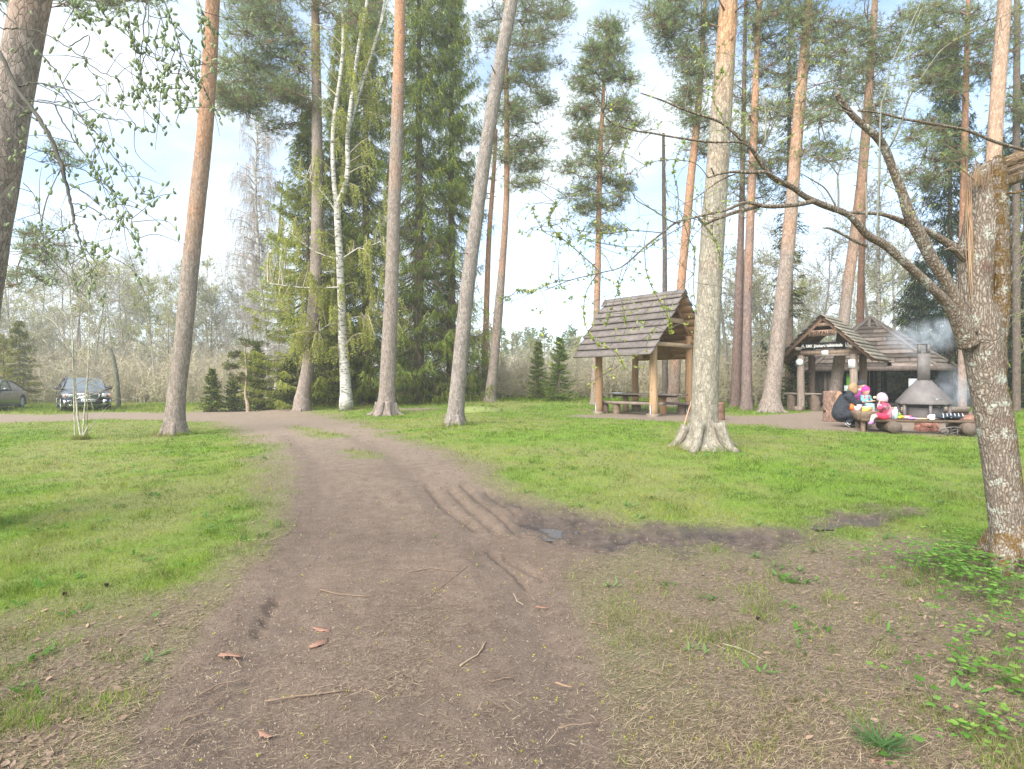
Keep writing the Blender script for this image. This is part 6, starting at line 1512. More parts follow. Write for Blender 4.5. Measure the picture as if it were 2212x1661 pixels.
# ------------------------------------------------------------------ hexagonal hut
HG = float(gh(15.8, 23)); HZ = 22.8
def hp(px, py, Z): v = P(px, py, Z); return np.array(v)
hc = np.array([(1881 - CX) / F * 24.6, 24.6, HG]); hut = empty("hexagonal_hut", tuple(hc), "low dark hexagonal hut with brown plank tent roof behind the notice board", "hut")
apex = hp(1881, 687, 24.6)
ring = [hp(1752, 795, 22.6), hp(2025, 793, 22.6)]                      # front eave corners
ang = [math.atan2(ring[i][1] - hc[1], ring[i][0] - hc[0]) for i in (0, 1)]; Rr = math.hypot(ring[0][0] - hc[0], ring[0][1] - hc[1])
ez = 2.09; hu = np.array([.848, -.53, 0]); hn = np.array([.53, .848, 0]); hc = np.array([16.02, 24.85, HG]); hut.location = tuple(hc); apex = np.array([16.02, 24.85, EYE + 138 * 24.85 / F])
cor = [hc * [1, 1, 0] + hn * b_ + hu * a_ + np.array([0, 0, ez]) for a_, b_ in ((-2.18, -2.3), (2.18, -2.3), (3.1, 0), (2.18, 2.3), (-2.18, 2.3), (-3.1, 0))]
off = np.array([*hc[:3]])
for k in range(6):
    a, b = cor[k], cor[(k + 1) % 6]; mb = MB(); rows = 12; mid = (a + b) / 2; slv = apex - mid; sl = np.linalg.norm(slv); upd = slv / sl; d = (b - a) / np.linalg.norm(b - a); nrm = np.cross(d, upd)
    for r_ in range(rows):
        t0 = r_ / rows; pa = a + (apex - a) * t0; pb = b + (apex - b) * t0
        nseg = 1 if np.linalg.norm(pb - pa) < 1 else 3; cuts = np.sort(np.concatenate([[0, 1], RS.rand(nseg - 1)]))
        for u0, u1 in zip(cuts[:-1], cuts[1:]):
            if u1 - u0 < .05: continue
            board(mb, pa + (pb - pa) * u0 + nrm * .03 - off, pa + (pb - pa) * (u1 - .004) + nrm * .03 - off, upd - nrm * .15, sl / rows * 1.15, .03, 8, .015, col=np.array((1, 1, 1)) * RS.choice([.55, .7, 1.0, 1.25, 1.5]) * RS.uniform(.9, 1.1), seed=r_ * 7 + k)
    o = mb.build("roof_panel", M['hut_roof'], parent=hut)
    mb = MB(); mb.beam(a + [0, 0, .05] - off, apex + [0, 0, .06] - off, .17, .07); mb.build("hip_board", M['grey_wood'], parent=hut)
    mb = MB(); mb.beam(a - off + [0, 0, -.04], b - off + [0, 0, -.04], .06, .19, col=(.75, .72, .75)); mb.build("eave_board", M['grey_wood'], parent=hut)
    pc = hc + (a - hc) * .84; mb = MB(); rough_log(mb, pc * [1, 1, 0] + [0, 0, HG - .05] - off, pc * [1, 1, 0] + [0, 0, ez + .1] - off, .12, .11, 10); mb.build("post", M['dark_wood'], parent=hut, smooth=True)
for u in (-.05, .30):
    mb = MB(); sl_ = np.array([*(-hn[:2] * 2.3), -(apex[2] - ez)]); sl_ /= np.linalg.norm(sl_); mb.beam(apex - off + hu * u * .5 + sl_ * .15 + [0, 0, .09], apex - off + hu * u + sl_ * .75 + [0, 0, .09], .11, .04); mb.build("ridge_strip", M['grey_wood'], parent=hut)
wc = [hc + (c - hc) * .82 for c in cor]
def wall(k, u0, u1, z0, z1, mat, name="wall_boards", gap=.02, col=(1, 1, 1)):
    a, b = wc[k], wc[(k + 1) % 6]; mb = MB(); L_ = np.linalg.norm((b - a)[:2]); n = max(1, int(L_ * (u1 - u0) / .17)); d = (b - a) / L_
    for i in range(n):
        u = u0 + (u1 - u0) * (i + .5) / n; c = a + (b - a) * u; mb.box((c[0] - off[0], c[1] - off[1], (z0 + z1) / 2), (L_ * (u1 - u0) / n - gap, .03, z1 - z0 + RS.uniform(-.01, .01)), rz=math.atan2(d[1], d[0]), col=np.array(col) * RS.uniform(.7, 1.3))
    return mb.build(name, M[mat], parent=hut)
top = ez - HG - .1
wall(5, 0, 1, .1, top, 'grey_wood', col=(.6, .6, .6)); wall(0, 0, .22, .1, top, 'grey_wood', col=(.62, .6, .6)); wall(3, .30, 1, .1, top, 'dark_wood', gap=.025); wall(2, .0, 1, .1, .75, 'dark_wood', gap=.02); wall(4, 0, 1, .1, top, 'dark_wood', gap=.012); wall(3, 0, .3, .1, .55, 'dark_wood')
for k in (0, 1, 2, 3):
    mb = MB(); a, b = wc[k], wc[(k + 1) % 6]; mb.beam(a * [1, 1, 0] - off * [1, 1, 0] + [0, 0, .12], b * [1, 1, 0] - off * [1, 1, 0] + [0, 0, .12], .12, .14); mb.build("sill_beam", M['dark_wood'], parent=hut)
def onw(k, u, z, o_=-.06):
    a, b = wc[k], wc[(k + 1) % 6]; c = a + (b - a) * u - off; return np.array([c[0], c[1], z]) + hn * o_
wz = math.atan2(hu[1], hu[0]); g_ = onw(0, .305, .95); mb = MB(); mb.box(g_, (.36, .03, .95), rz=wz, col=(.16, .45, .035)); o = mb.build("poster", M['vc'], parent=hut); o['label'] = "bright green poster panel"
mb = MB(); mb.box(g_ + hu * -.15 - hn * .03 + [0, 0, -.3], (.22, .012, .52), rz=wz, col=(.62, .72, .70)); mb.lathe(tuple(g_ + hu * -.12 - hn * .045 + [0, 0, -.22]), [(0, -.002), (.05, -.002), (.05, .002), (0, .002)], 14, 'Y', col=(.1, .3, .12)); mb.build("leaflet", M['vc'], parent=o)
mb = MB(); mb.box(onw(0, .90, .95), (.30, .03, .5), rz=wz, col=(.55, .62, .65)); mb.build("poster", M['vc'], parent=hut)

# ------------------------------------------------------------------ chimney grill, logs, low table
GZ = 14.7; gb = Vector(((1995 - CX) / F * GZ, GZ, float(gh((1995 - CX) / F * GZ, GZ)))); s_g = GZ / F
grill = empty("barbecue_grill", gb, "black steel barbecue hearth with flared hood and square chimney giving off smoke", "barbecue grill")
zz = lambda py: EYE - (py - HY) / F * GZ - gb.z
hood = MB(); hr0, hr1 = 50 * s_g * 1.06, 12.5 * s_g * 1.1
hood.lathe((0, 0, 0), [(hr0, zz(872)), (hr0, zz(867)), (hr1, zz(821)), (hr1 * .9, zz(821)), (hr0 * .95, zz(869)), (hr0 * .95, zz(872))], 6, rot=Matrix.Rotation(math.radians(8), 3, 'Z'), cap=False); hd = hood.build("hood", M['steel'], parent=grill)
mb = MB(); mb.box((.0, -hr0 * .80, zz(861)), (.14, .01, .035), rx=-.6, col=(1.8, 1.8, 1.8)); mb.build("maker_plate", M['galv'], parent=hd)
mb = MB(); w = 21 * s_g; GR = math.radians(-31); mb.box((0, 0, (zz(821) + zz(764)) / 2), (w, w, zz(764) - zz(821)), rz=GR)
mb.build("chimney", M['steel'], parent=grill)
mb = MB()
for i, j in ((-1, -1), (1, -1), (1, 1), (-1, 1)): mb.box(((i * math.cos(GR) - j * math.sin(GR)) * w * .38, (i * math.sin(GR) + j * math.cos(GR)) * w * .38, (zz(764) + zz(744)) / 2), (w * .24, w * .24, zz(744) - zz(764)), rz=GR)
mb.box((0, 0, zz(743.5)), (w * 1.02, w * 1.02, .02), rz=GR); mb.build("chimney_cap", M['steel'], parent=grill)
mb = MB(); mb.lathe((0, 0, 0), [(.36, .02), (.40, .05), (.42, zz(880)), (.40, zz(880) + .01)], 6, rot=Matrix.Rotation(math.radians(8), 3, 'Z')); mb.build("fire_box", M['steel'], parent=grill)
for k in range(6):
    a = math.radians(8 + 60 * k); mb = MB(); mb.box((math.cos(a) * hr0 * .86, math.sin(a) * hr0 * .86, zz(870) / 2), (.075, .055, zz(870)), rz=a); mb.build("leg", M['steel'], parent=grill)
mb = MB(); mb.box((.05, .02, zz(876)), (.85, .55, .02)); mb.build("grate", M['steel'], parent=grill)

def log_seat(px, pyb, w, h, label, Z=None, group="bark covered log stools by the fire", col=(1.35, .95, .8), name="log_stool", cap=(1.3, 1.2, 1.05)):
    b = atg(px, pyb) if Z is None else G(px_at(px, Z), Z); r = w / F * b.y / 2; hh = h / F * b.y; e = empty(name, b, label, "log stool", group)
    mb = MB(); rough_log(mb, (0, 0, -.03), (0, 0, hh), r, r * .97, 20, col, int(px), .08); mb.build("bark", M['pine_bark'] if col[0] < 1 else M['log'], parent=e, smooth=True)
    mb = MB(); mb.lathe((0, 0, 0), [(r * .94, hh - .005), (r * .93, hh + .006), (0.01, hh + .008)], 20, col=cap); mb.build("cut_face", M['log_end'], parent=e)
log_seat(2001, 931, 43, 20, "bark covered log stool tipped low under the table in front of the hearth", col=(.36, .17, .13))
log_seat(2088, 915, 34, 16, "bark covered log stool beside the low table's right end", col=(.36, .19, .14))
# beam lying behind the hearth
mb = MB(); za = 17.3; a = G(px_at(1922, za), za); b = G(px_at(2088, za), za); mb.beam(a + Vector((0, 0, .22)), b + Vector((0, 0, .22)), .25, .14, col=(1.9, 1.8, 1.7)); mb.beam(a + Vector((0, .02, .09)), b + Vector((0, .02, .09)), .2, .12, col=(.8, .6, .5)); small("log_beam", "pale squared log bench lying behind the hearth", "log bench", mb, M['log'], loc=tuple(a))
# carved log chair
b = atg(1800, 911); e = empty("log_chair", b, "upright hollowed log chair with reddish bark behind the crouching woman", "log chair")
mb = MB(); rough_log(mb, (0, .12, -.03), (0, .12, .82), .19, .18, 22, (.24, .155, .12), 77, .07, 14); mb.build("bark", M['pine_bark'], parent=e, smooth=True)
mb = MB(); mb.ball((.13, -.02, .60), (.13, .12, .22), 16, 10, col=(1.6, 1.2, .9)); mb.ball((.10, -.03, .12), (.12, .10, .16), 12, 8, col=(1.7, 1.2, .9)); mb.build("carved_seat", M['log_end'], parent=e, smooth=True)
# half log side table
hb = G(px_at(1868, 12.55), 12.55); e = empty("half_log_block", hb, "thick half log with a flat top serving as side table by the crouching woman", "log table"); ht = EYE - (889 - HY) / F * 12.4 - hb.z
mb = MB(); th = np.linspace(math.pi, 2 * math.pi, 14); ax = np.array([.28, .96, 0]); sd = np.array([.96, -.28, 0]); rr = .215; v = []
for s_ in (-.25, .55):
    for t_ in th: v.append(ax * s_ + sd * math.cos(t_) * rr + np.array([0, 0, ht + math.sin(t_) * rr * 1.15]))
n = len(th); q = [[i, i + 1, n + i + 1, n + i] for i in range(n - 1)] + [[0, n, 2 * n - 1, n - 1]]; v += [ax * -.25 + [0, 0, ht - .05], ax * .55 + [0, 0, ht - .05]]
t_ = [[2 * n, (i + 1) % n, i] for i in range(n)] + [[2 * n + 1, n + i, n + (i + 1) % n] for i in range(n)]
mb.add(v, q, t_, col=(1.2, 1.15, 1.1)); mb.build("half_log", M['log'], parent=e)
mb = MB(); mb.add([ax * s_ + sd * c_ * rr * .97 + np.array([0, 0, ht + .004]) for s_, c_ in ((-.25, -1), (-.25, 1), (.55, 1), (.55, -1))], [[0, 1, 2, 3]], col=(1.8, 1.6, 1.3)); mb.build("flat_top", M['log_end'], parent=e)
for s_ in (-.1, .4):
    mb = MB(); rough_log(mb, ax * s_ - sd * .04 + UPV * -.02, ax * s_ - sd * .04 + UPV * (ht - .2), .06, .055, 10); mb.build("leg", M['log'], parent=e, smooth=True)
# low plank table on round logs
T0 = np.array(G(px_at(1856, 12.1), 12.1)); T1 = np.array(G(px_at(2112, 11.45), 11.45)); tdir = T1 - T0; tdir[2] = 0; TL = np.linalg.norm(tdir); tdir /= TL; tper = np.array([-tdir[1], tdir[0], 0])
lt = empty("low_table", tuple(T0), "long low slab table on round logs strewn with picnic things", "low table"); TH = .285
mb = MB(); n = 26
for k, (wy, off_) in enumerate(((.24, -.13), (.24, .13))):
    v = []
    for i in range(n):
        u = i / (n - 1) * TL; c = tdir * u + tper * (off_ + (fbm(u * 1.5, k * 9.0, 0, 5) - .5) * .05) + UPV * (TH + (fbm(u * 2, 3.0 + k, 0, 8) - .5) * .02)
        v += [c - tper * wy / 2 + UPV * -.055, c + tper * wy / 2 + UPV * -.055, c + tper * wy / 2, c - tper * wy / 2]
    q = [[4 * i + j, 4 * i + 4 + j, 4 * i + 4 + (j + 1) % 4, 4 * i + (j + 1) % 4] for i in range(n - 1) for j in range(4)] + [[0, 1, 2, 3], [4 * n - 1, 4 * n - 2, 4 * n - 3, 4 * n - 4]]
    mb.add(v, q, col=(.75, .68, .6))
mb.build("slab_top", M['log'], parent=lt)
for px in (1922, 2079):
    u = (px - 1856) / 256 * TL; c = tdir * u; mb = MB(); r = .125; a = c - tper * .42 + UPV * r; b = c + tper * .42 + UPV * (r + .005); rough_log(mb, a, b, r, r, 20, (1.0, 1.0, 1.0), px, .04)
    lg = mb.build("support_log", M['log'], parent=lt, smooth=True)
    mb = MB(); ang_ = math.atan2(tper[1], tper[0]); mb.lathe(tuple(c - tper * .428 + UPV * r), [(r * .93, -.004), (r * .93, .004)], 20, 'X', rot=Matrix.Rotation(ang_, 3, 'Z'), col=(.72, .7, .72)); mb.build("cut_face", M['log_end'], parent=lg)
mb = MB(); rough_log(mb, tdir * .05 - tper * .1 + UPV * -.02, tdir * .05 - tper * .1 + UPV * .235, .045, .045, 10, (1.5, 1.4, 1.3)); mb.build("leg", M['log'], parent=lt, smooth=True)
def ont(px, d=0.0, h=0.0):    # a spot on the slab top
    u = (px - 1856) / 256 * TL; return Vector(tuple(T0 + tdir * u + tper * d + UPV * (TH + .006 + h)))
def thing(name, label, cat, loc, fn, group=None):
    e = empty(name, loc, label, cat, group); fn(e); return e
def bottle(e, r, h, col, capc, top=.25, mat='vc'):
    mb = MB(); mb.lathe((0, 0, 0), [(r, 0), (r, h * (1 - top)), (r * .45, h * .9), (r * .45, h * .93)], 16, col=col); mb.build("body", M[mat], parent=e, smooth=False)
    mb = MB(); mb.lathe((0, 0, 0), [(r * .5, h * .92), (r * .5, h)], 12, col=capc); mb.build("cap", M['vc'], parent=e)
thing("thermos_flask", "silver grey thermos flask beside the seated child on the low table", "thermos", ont(1926, -.1), lambda e: bottle(e, .032, .19, (.42, .46, .42), (.55, .58, .52), .08))
thing("milk_carton", "tall white and pale blue drink carton on the low table", "carton", ont(1933, -.12), lambda e: bottle(e, .040, .25, (.55, .70, .86), (.9, .92, .95), .22))
thing("relish_jar", "green jar with cream lid between the carton and the bananas", "jar", ont(1942, -.1), lambda e: (bottle(e, .034, .13, (.12, .22, .03), (.72, .66, .42), .05), None))
def banana(e):
    for k in range(3):
        mb = MB(); mb.tube(catmull([(-.08, k * .03, .02), (-.03, k * .028, .045 + k * .006), (.03, k * .025, .045), (.08, k * .02, .015)], 4), [.006, .015, .019, .020, .021, .021, .021, .020, .020, .019, .016, .010, .005], 8, col=(.75, .55, .03)); mb.build("banana", M['vc'], parent=e, smooth=True)
thing("banana_bunch", "small bunch of yellow bananas on the low table", "bananas", ont(1948, -.13), banana)
mb = MB(); mb.ball((0, 0, .035), (.10, .05, .035), 14, 8, col=(.72, .48, .60)); mb.ball((.05, -.01, .045), (.045, .04, .03), 12, 8, col=(.75, .10, .16)); o = small("snack_bag", "crumpled pink snack bag right of the bananas", "snack bag", mb, M['vc'], smooth=True); o.location = ont(1959, -.08)
mb = MB(); mb.ball((0, 0, .02), (.10, .04, .022), 14, 8, col=(.38, .25, .60)); o = small("purple_cloth", "little heap of purple cloth on the low table's front edge", "cloth", mb, M['vc'], smooth=True); o.location = ont(1968, -.17)
mb = MB(); mb.lathe((0, 0, 0), [(.14, 0), (.15, .01), (.15, .02), (.0, .022)], 24, col=(.62, .40, .26)); v = mb.v[0]; v[:, 0] *= 1.35; o = small("cutting_board", "oval light wooden cutting board on the low table", "cutting board", mb, M['vc']); o.location = ont(1988, -.05)
def mug(e):
    mb = MB(); mb.lathe((0, 0, 0), [(.045, 0), (.052, .02), (.052, .105), (.046, .105), (.044, .02)], 18, col=(.82, .84, .86), cap=False); mb.lathe((0, 0, 0), [(.045, 0), (.044, .012)], 18, col=(.82, .84, .86)); mb.build("cup", M['vc'], parent=e, smooth=True)
    mb = MB(); mb.tube(catmull([(-.05, 0, .085), (-.082, 0, .08), (-.082, 0, .04), (-.05, 0, .03)], 4), .007, 6, col=(.82, .84, .86)); mb.build("handle", M['vc'], parent=e, smooth=True)
thing("mug", "white mug standing near the low table's front edge", "mug", ont(2009, -.18), mug)
def bag(e):
    mb = MB(); mb.ball((0, 0, .055), (.30, .16, .06), 26, 14, col=(.02, .026, .038)); v = mb.v[0]; mb.v[0] = v + (np.stack([fbm(v[:, 0] * 9, v[:, 1] * 9, v[:, 2] * 9, s_, 3) for s_ in (1, 2, 3)], -1) - .5) * [.1, .08, .09]; mb.build("bag_body", M['cloth'], parent=e, smooth=True)
    for k in range(6):
        x = -.22 + k * .08; mb = MB(); mb.tube(catmull([(x, -.15, .05 + .03 * (k % 2)), (x + .06, -.06, .125), (x + .13, .04, .12), (x + .2, .1, .08)], 4), .008, 6, col=(.50, .55, .62)); mb.build("strap", M['cloth'], parent=e, smooth=True)
    mb = MB(); mb.tube(catmull([(.22, -.17, .02), (.16, -.2, -.12), (.19, -.21, -.27), (.22, -.22, -.29)], 4), .006, 6, col=(.06, .07, .08)); mb.tube(catmull([(-.2, -.16, .03), (-.22, -.2, -.06), (-.18, -.2, -.14)], 4), .006, 6, col=(.06, .07, .08)); mb.build("hanging_strap", M['cloth'], parent=e, smooth=True)
thing("backpack", "navy and grey backpack lying on the right part of the low table", "backpack", ont(2048, -.08), bag)
def hoop(e):
    mb = MB(); r = .20; th = np.linspace(0, 2 * math.pi, 30); mb.tube(np.stack([np.cos(th) * r, np.sin(th) * r * .45, np.sin(th) * r * -.38 + .03], -1) + [0, 0, .08], .011, 7, col=(1, 1, 1), cap=False); mb.build("ring", M['steel'], parent=e, smooth=True)
    mb = MB()
    for k in range(3): a = k * math.pi / 3 + .3; mb.beam((math.cos(a) * r, math.sin(a) * r * .45, .11 - math.sin(a) * r * .38), (-math.cos(a) * r, -math.sin(a) * r * .45, .11 + math.sin(a) * r * .38), .014, .014)
    mb.build("crossbars", M['steel'], parent=e)
    for x in (-.1, .1):
        mb = MB(); mb.beam((x, -.06, 0), (x, -.06, .17), .016, .016); mb.build("leg", M['steel'], parent=e)
c = ont(2040, -.34); c.z = float(gh(c.x, c.y)); thing("iron_trivet", "round black iron trivet standing on the earth under the backpack", "trivet", c, hoop)
def onh(s_, d, h=0.0): p = np.array(hb) + ax * s_ + sd * d; return Vector((p[0], p[1], hb.z + ht + .006 + h))
def tub(e):
    mb = MB(); mb.box((0, 0, .04), (.17, .12, .08), rz=.2, taper=1.12, col=(.62, .42, .16)); mb.build("tub", M['vc'], parent=e); mb = MB(); mb.box((0, 0, .087), (.20, .145, .012), rz=.2, col=(.82, .76, .62)); mb.build("lid", M['vc'], parent=e)
thing("food_tub", "yellow food tub with pale lid on the half log", "food tub", onh(.12, .08), tub)
mb = MB(); mb.box((0, 0, .02), (.11, .07, .04), rz=-.2, col=(.80, .58, .08), jit=.006); o = small("butter_pack", "small yellow packet at the front of the half log", "packet", mb, M['vc']); o.location = onh(-.15, -.04)
mb = MB(); mb.box((0, 0, .05), (.10, .07, .10), rz=.3, col=(.72, .74, .80), jit=.012); mb.box((.07, .03, .07), (.09, .06, .14), rz=-.2, col=(.35, .30, .42), jit=.012); o = small("food_packets", "white and purple food packets standing on the left of the half log", "packets", mb, M['vc']); o.location = onh(.12, -.12)
mb = MB(); mb.box((0, 0, .06), (.14, .05, .11), ry=.4, col=(.78, .14, .03), jit=.014); o = small("crisp_packet", "orange red crisp packet behind the white packets", "packet", mb, M['vc']); o.location = onh(.30, -.15)

# ------------------------------------------------------------------ smoke
def smoke(name, label, cs, size, dens, seed, px0):
    t = NT("smoke " + name); c = t.n("TexCoord"); mpn = t.n("Mapping"); mpn.inputs['Location'].default_value = (-.5, -.5, -.5); t.l(c.outputs['Generated'], mpn.inputs[0])
    ln_ = t.n("VectorMath"); ln_.operation = 'LENGTH'; t.l(mpn.outputs[0], ln_.inputs[0])
    fall = t.ramp(ln_.outputs[1], [(.1, 1), (.47, 0)])
    n_ = t.ramp(t.noise(seed[0], 5, .6, t.coord((1, 1, .7)), .8), [(.42, 0), (.68, 1)])
    d = t.math('MULTIPLY', t.math('MULTIPLY', fall, n_), dens)
    v = t.n("VolumePrincipled"); v.inputs['Color'].default_value = (.80, .88, 1.0, 1); t.l(d, v.inputs['Density']); t.l(v.outputs[0], t.out.inputs[1])
    mb = MB(); mb.ball((0, 0, 0), (size[0] / 2, size[1] / 2, size[2] / 2), 24, 16); o = mb.build(name, t.m); o.location = cs; o.rotation_euler = (0, seed[1], 0); setp(o, label, "smoke", kind='stuff')
smoke("smoke", "pale blue smoke drifting left and right off the chimney top", P(2000, 728, 14.9), (2.5, 1.3, 1.2), 2.3, (2.6, -.15), 0)
smoke("smoke", "thin blue smoke trailing out to the right from under the hearth hood", P(2072, 838, 15.1), (2.0, 1.3, 1.4), 1.8, (2.4, -.35), 0)
# ------------------------------------------------------------------ people
def skin_mesh(name, nodes, edges, root, mat, parent, col, sub=2, smooth=True, noise=0.0, pattern=None):
    """one continuous skinned surface over a stick figure: nodes = {key: ((x,y,z), radius)}"""
    mb = MB()
    for a, b in edges:
        pa, pb = np.array(nodes[a][0], float), np.array(nodes[b][0], float); ra, rb = float(np.max(nodes[a][1])), float(np.max(nodes[b][1]))
        k = 10 if max(ra, rb) < .02 else 16
        mb.tube([pa, pa + (pb - pa) * .5, pb], [ra, (ra + rb) / 2, rb], k); mb.ball(pb, rb, k, 8); mb.ball(pa, ra, k, 8)
    o = mb.build(name, mat)
    md = o.modifiers.new("r", 'REMESH'); md.mode = 'VOXEL'; md.voxel_size = .0055 if name == "body" else .011
    sm = o.modifiers.new("m", 'SMOOTH'); sm.iterations = 2 if name == "body" else 7; sm.factor = .5
    bpy.context.view_layer.update()
    ev = o.evaluated_get(bpy.context.evaluated_depsgraph_get()); m2 = bpy.data.meshes.new_from_object(ev); bpy.data.objects.remove(o)
    for at_ in list(m2.color_attributes): m2.color_attributes.remove(at_)
    n = len(m2.vertices); co = np.zeros(n * 3); m2.vertices.foreach_get("co", co); co = co.reshape(-1, 3)
    if noise: co = co + (np.stack([fbm(co[:, 0] * 14, co[:, 1] * 14, co[:, 2] * 18, s_, 3) for s_ in (1, 2, 3)], -1) - .5) * noise; m2.vertices.foreach_set("co", co.astype(np.float32).ravel())
    cc = np.ones((n, 4), np.float32); cc[:, :3] = col
    if pattern is not None: cc[:, :3] = pattern(co)
    a = m2.color_attributes.new("Col", 'FLOAT_COLOR', 'POINT'); a.data.foreach_set("color", cc.ravel())
    m2.materials.clear(); m2.materials.append(mat); m2.polygons.foreach_set("use_smooth", np.ones(len(m2.polygons), bool)); m2.name = name
    o = bpy.data.objects.new(name, m2); COL.objects.link(o); o.parent = parent; return o

def V3(*a): return np.array(a, float)
def hand_nodes(nd, ed, wrist, key, pos, d, up, s=1.0):
    """palm with four fingers and a thumb, slightly curled"""
    d = d / np.linalg.norm(d); up = up - up.dot(d) * d; up /= np.linalg.norm(up); sd = np.cross(d, up)
    nd[key + 'p'] = (pos + d * .045 * s, (.020 * s, .013 * s)); ed.append((wrist, key + 'p')); nd[key + 'q'] = (pos + d * .080 * s, (.022 * s, .011 * s)); ed.append((key + 'p', key + 'q'))
    for i, (off, L_) in enumerate(((-.030, .060), (-.010, .070), (.010, .066), (.029, .052))):
        a = pos + d * .092 * s + sd * off * s; b = a + (d * .8 - up * .3) * L_ * .5 * s; c = b + (d * .4 - up * .8) * L_ * .45 * s
        nd[f'{key}f{i}a'] = (a, .0085 * s); nd[f'{key}f{i}b'] = (b, .0078 * s); nd[f'{key}f{i}c'] = (c, .006 * s); ed += [(key + 'q', f'{key}f{i}a'), (f'{key}f{i}a', f'{key}f{i}b'), (f'{key}f{i}b', f'{key}f{i}c')]
    a = pos + d * .040 * s - sd * .028 * s; b = a + (d * .6 - sd * .6 - up * .3) * .035 * s; c = b + (d * .8 - sd * .1 - up * .3) * .028 * s
    nd[key + 't0'] = (a, .011 * s); nd[key + 't1'] = (b, .0095 * s); nd[key + 't2'] = (c, .007 * s); ed += [(key + 'p', key + 't0'), (key + 't0', key + 't1'), (key + 't1', key + 't2')]

def head_mesh(parent, c, face, s, skincol, up=V3(0, 0, 1)):
    """head as a shaped ball with brow, nose, lips, chin, ears and eyes, joined in one mesh"""
    f = face / np.linalg.norm(face); u = up - up.dot(f) * f; u /= np.linalg.norm(u); r = np.cross(f, u); R = np.stack([r, f, u], 1)
    mb = MB(); n, m = 28, 20; ph = np.linspace(0, math.pi, m + 1); th = np.linspace(0, 2 * math.pi, n, endpoint=False); v = []; cl = []
    for p in ph:
        for t in th:
            x, y, z = math.sin(p) * math.sin(t), math.sin(p) * math.cos(t), math.cos(p)
            k = 1.0
            X = x * .078 * (1 - .22 * max(0, -z)); Y = y * .095 * (1 - .10 * max(0, -z) * (y < 0)); Z = z * .115
            if y > .3:
                Y += .017 * math.exp(-((x / .16) ** 2) - ((z + .12) / .16) ** 2) + .008 * math.exp(-((x / .22) ** 2) - ((z + .52) / .09) ** 2) + .010 * math.exp(-((x / .3) ** 2) - ((z + .80) / .15) ** 2) - .007 * math.exp(-(((abs(x) - .38) / .16) ** 2) - ((z - .08) / .12) ** 2)
            c_ = np.array(skincol)
            if y > .3 and abs(x) < .26 and abs(z + .50) < .06: c_ = np.array(skincol) * (.85, .45, .45)
            if y > .3 and abs(z - .24) < .05 and .15 < abs(x) < .55: c_ = c_ * .6
            if y > .3 and abs(x) > .3 and abs(z + .25) < .2: c_ = c_ * (1.05, .85, .82)
            v.append((X, Y, Z)); cl.append(c_)
    v = np.array(v) * s; i = np.arange(m)[:, None] * n; j = np.arange(n)[None, :]; j2 = (j + 1) % n; q = np.stack([i + j, i + n + j, i + n + j2, i + j2], -1).reshape(-1, 4)
    mb.add(v @ R.T + c, q, col=np.array(cl))
    for sgn in (-1, 1):
        mb.ball(c + R @ (np.array([sgn * .030, .083, .010]) * s), .012 * s, 8, 6, col=(.75, .72, .70)); mb.ball(c + R @ (np.array([sgn * .030, .0935, .010]) * s), .006 * s, 8, 6, col=(.03, .03, .04))
        mb.ball(c + R @ (np.array([sgn * .080, -.005, -.005]) * s), np.array([.010, .018, .030]) * s, 8, 6, col=skincol, rot=R)
    o = mb.build("head", M['skin'], parent=parent, smooth=True); return o, R

def cap_mesh(name, parent, c, R, s, col, lo=-.05, scale=1.12, mat='cloth', pattern=None, back=0.0, front=.25):
    """hat or hair: shell over the skull, higher at the brow than at the nape"""
    mb = MB(); n, m = 28, 14; th = np.linspace(0, 2 * math.pi, n, endpoint=False); v = []; cl = []
    for i in range(m + 1):
        for t in th:
            fr = (math.cos(t) + 1) / 2; zlo = lo * (1 - fr) + front * fr - back * (1 - fr); pm = math.acos(max(-1, min(1, zlo))); p = pm * i / m
            x, y, z = math.sin(p) * math.sin(t), math.sin(p) * math.cos(t), math.cos(p)
            w = scale + (.02 if i == m else 0); v.append((x * .078 * w, y * .095 * w - .003, z * .115 * w + .004)); cl.append(pattern(x, y, z) if pattern else col)
    v = np.array(v) * s; i = np.arange(m)[:, None] * n; j = np.arange(n)[None, :]; j2 = (j + 1) % n; q = np.stack([i + j, i + n + j, i + n + j2, i + j2], -1).reshape(-1, 4)
    mb.add(v @ R.T + c, q, col=np.array(cl)); return mb.build(name, M[mat], parent=parent, smooth=True)

SK = (.55, .33, .25)
def PL(px, py, Z, o): return np.array(P(px, py, Z)) - np.array(o)

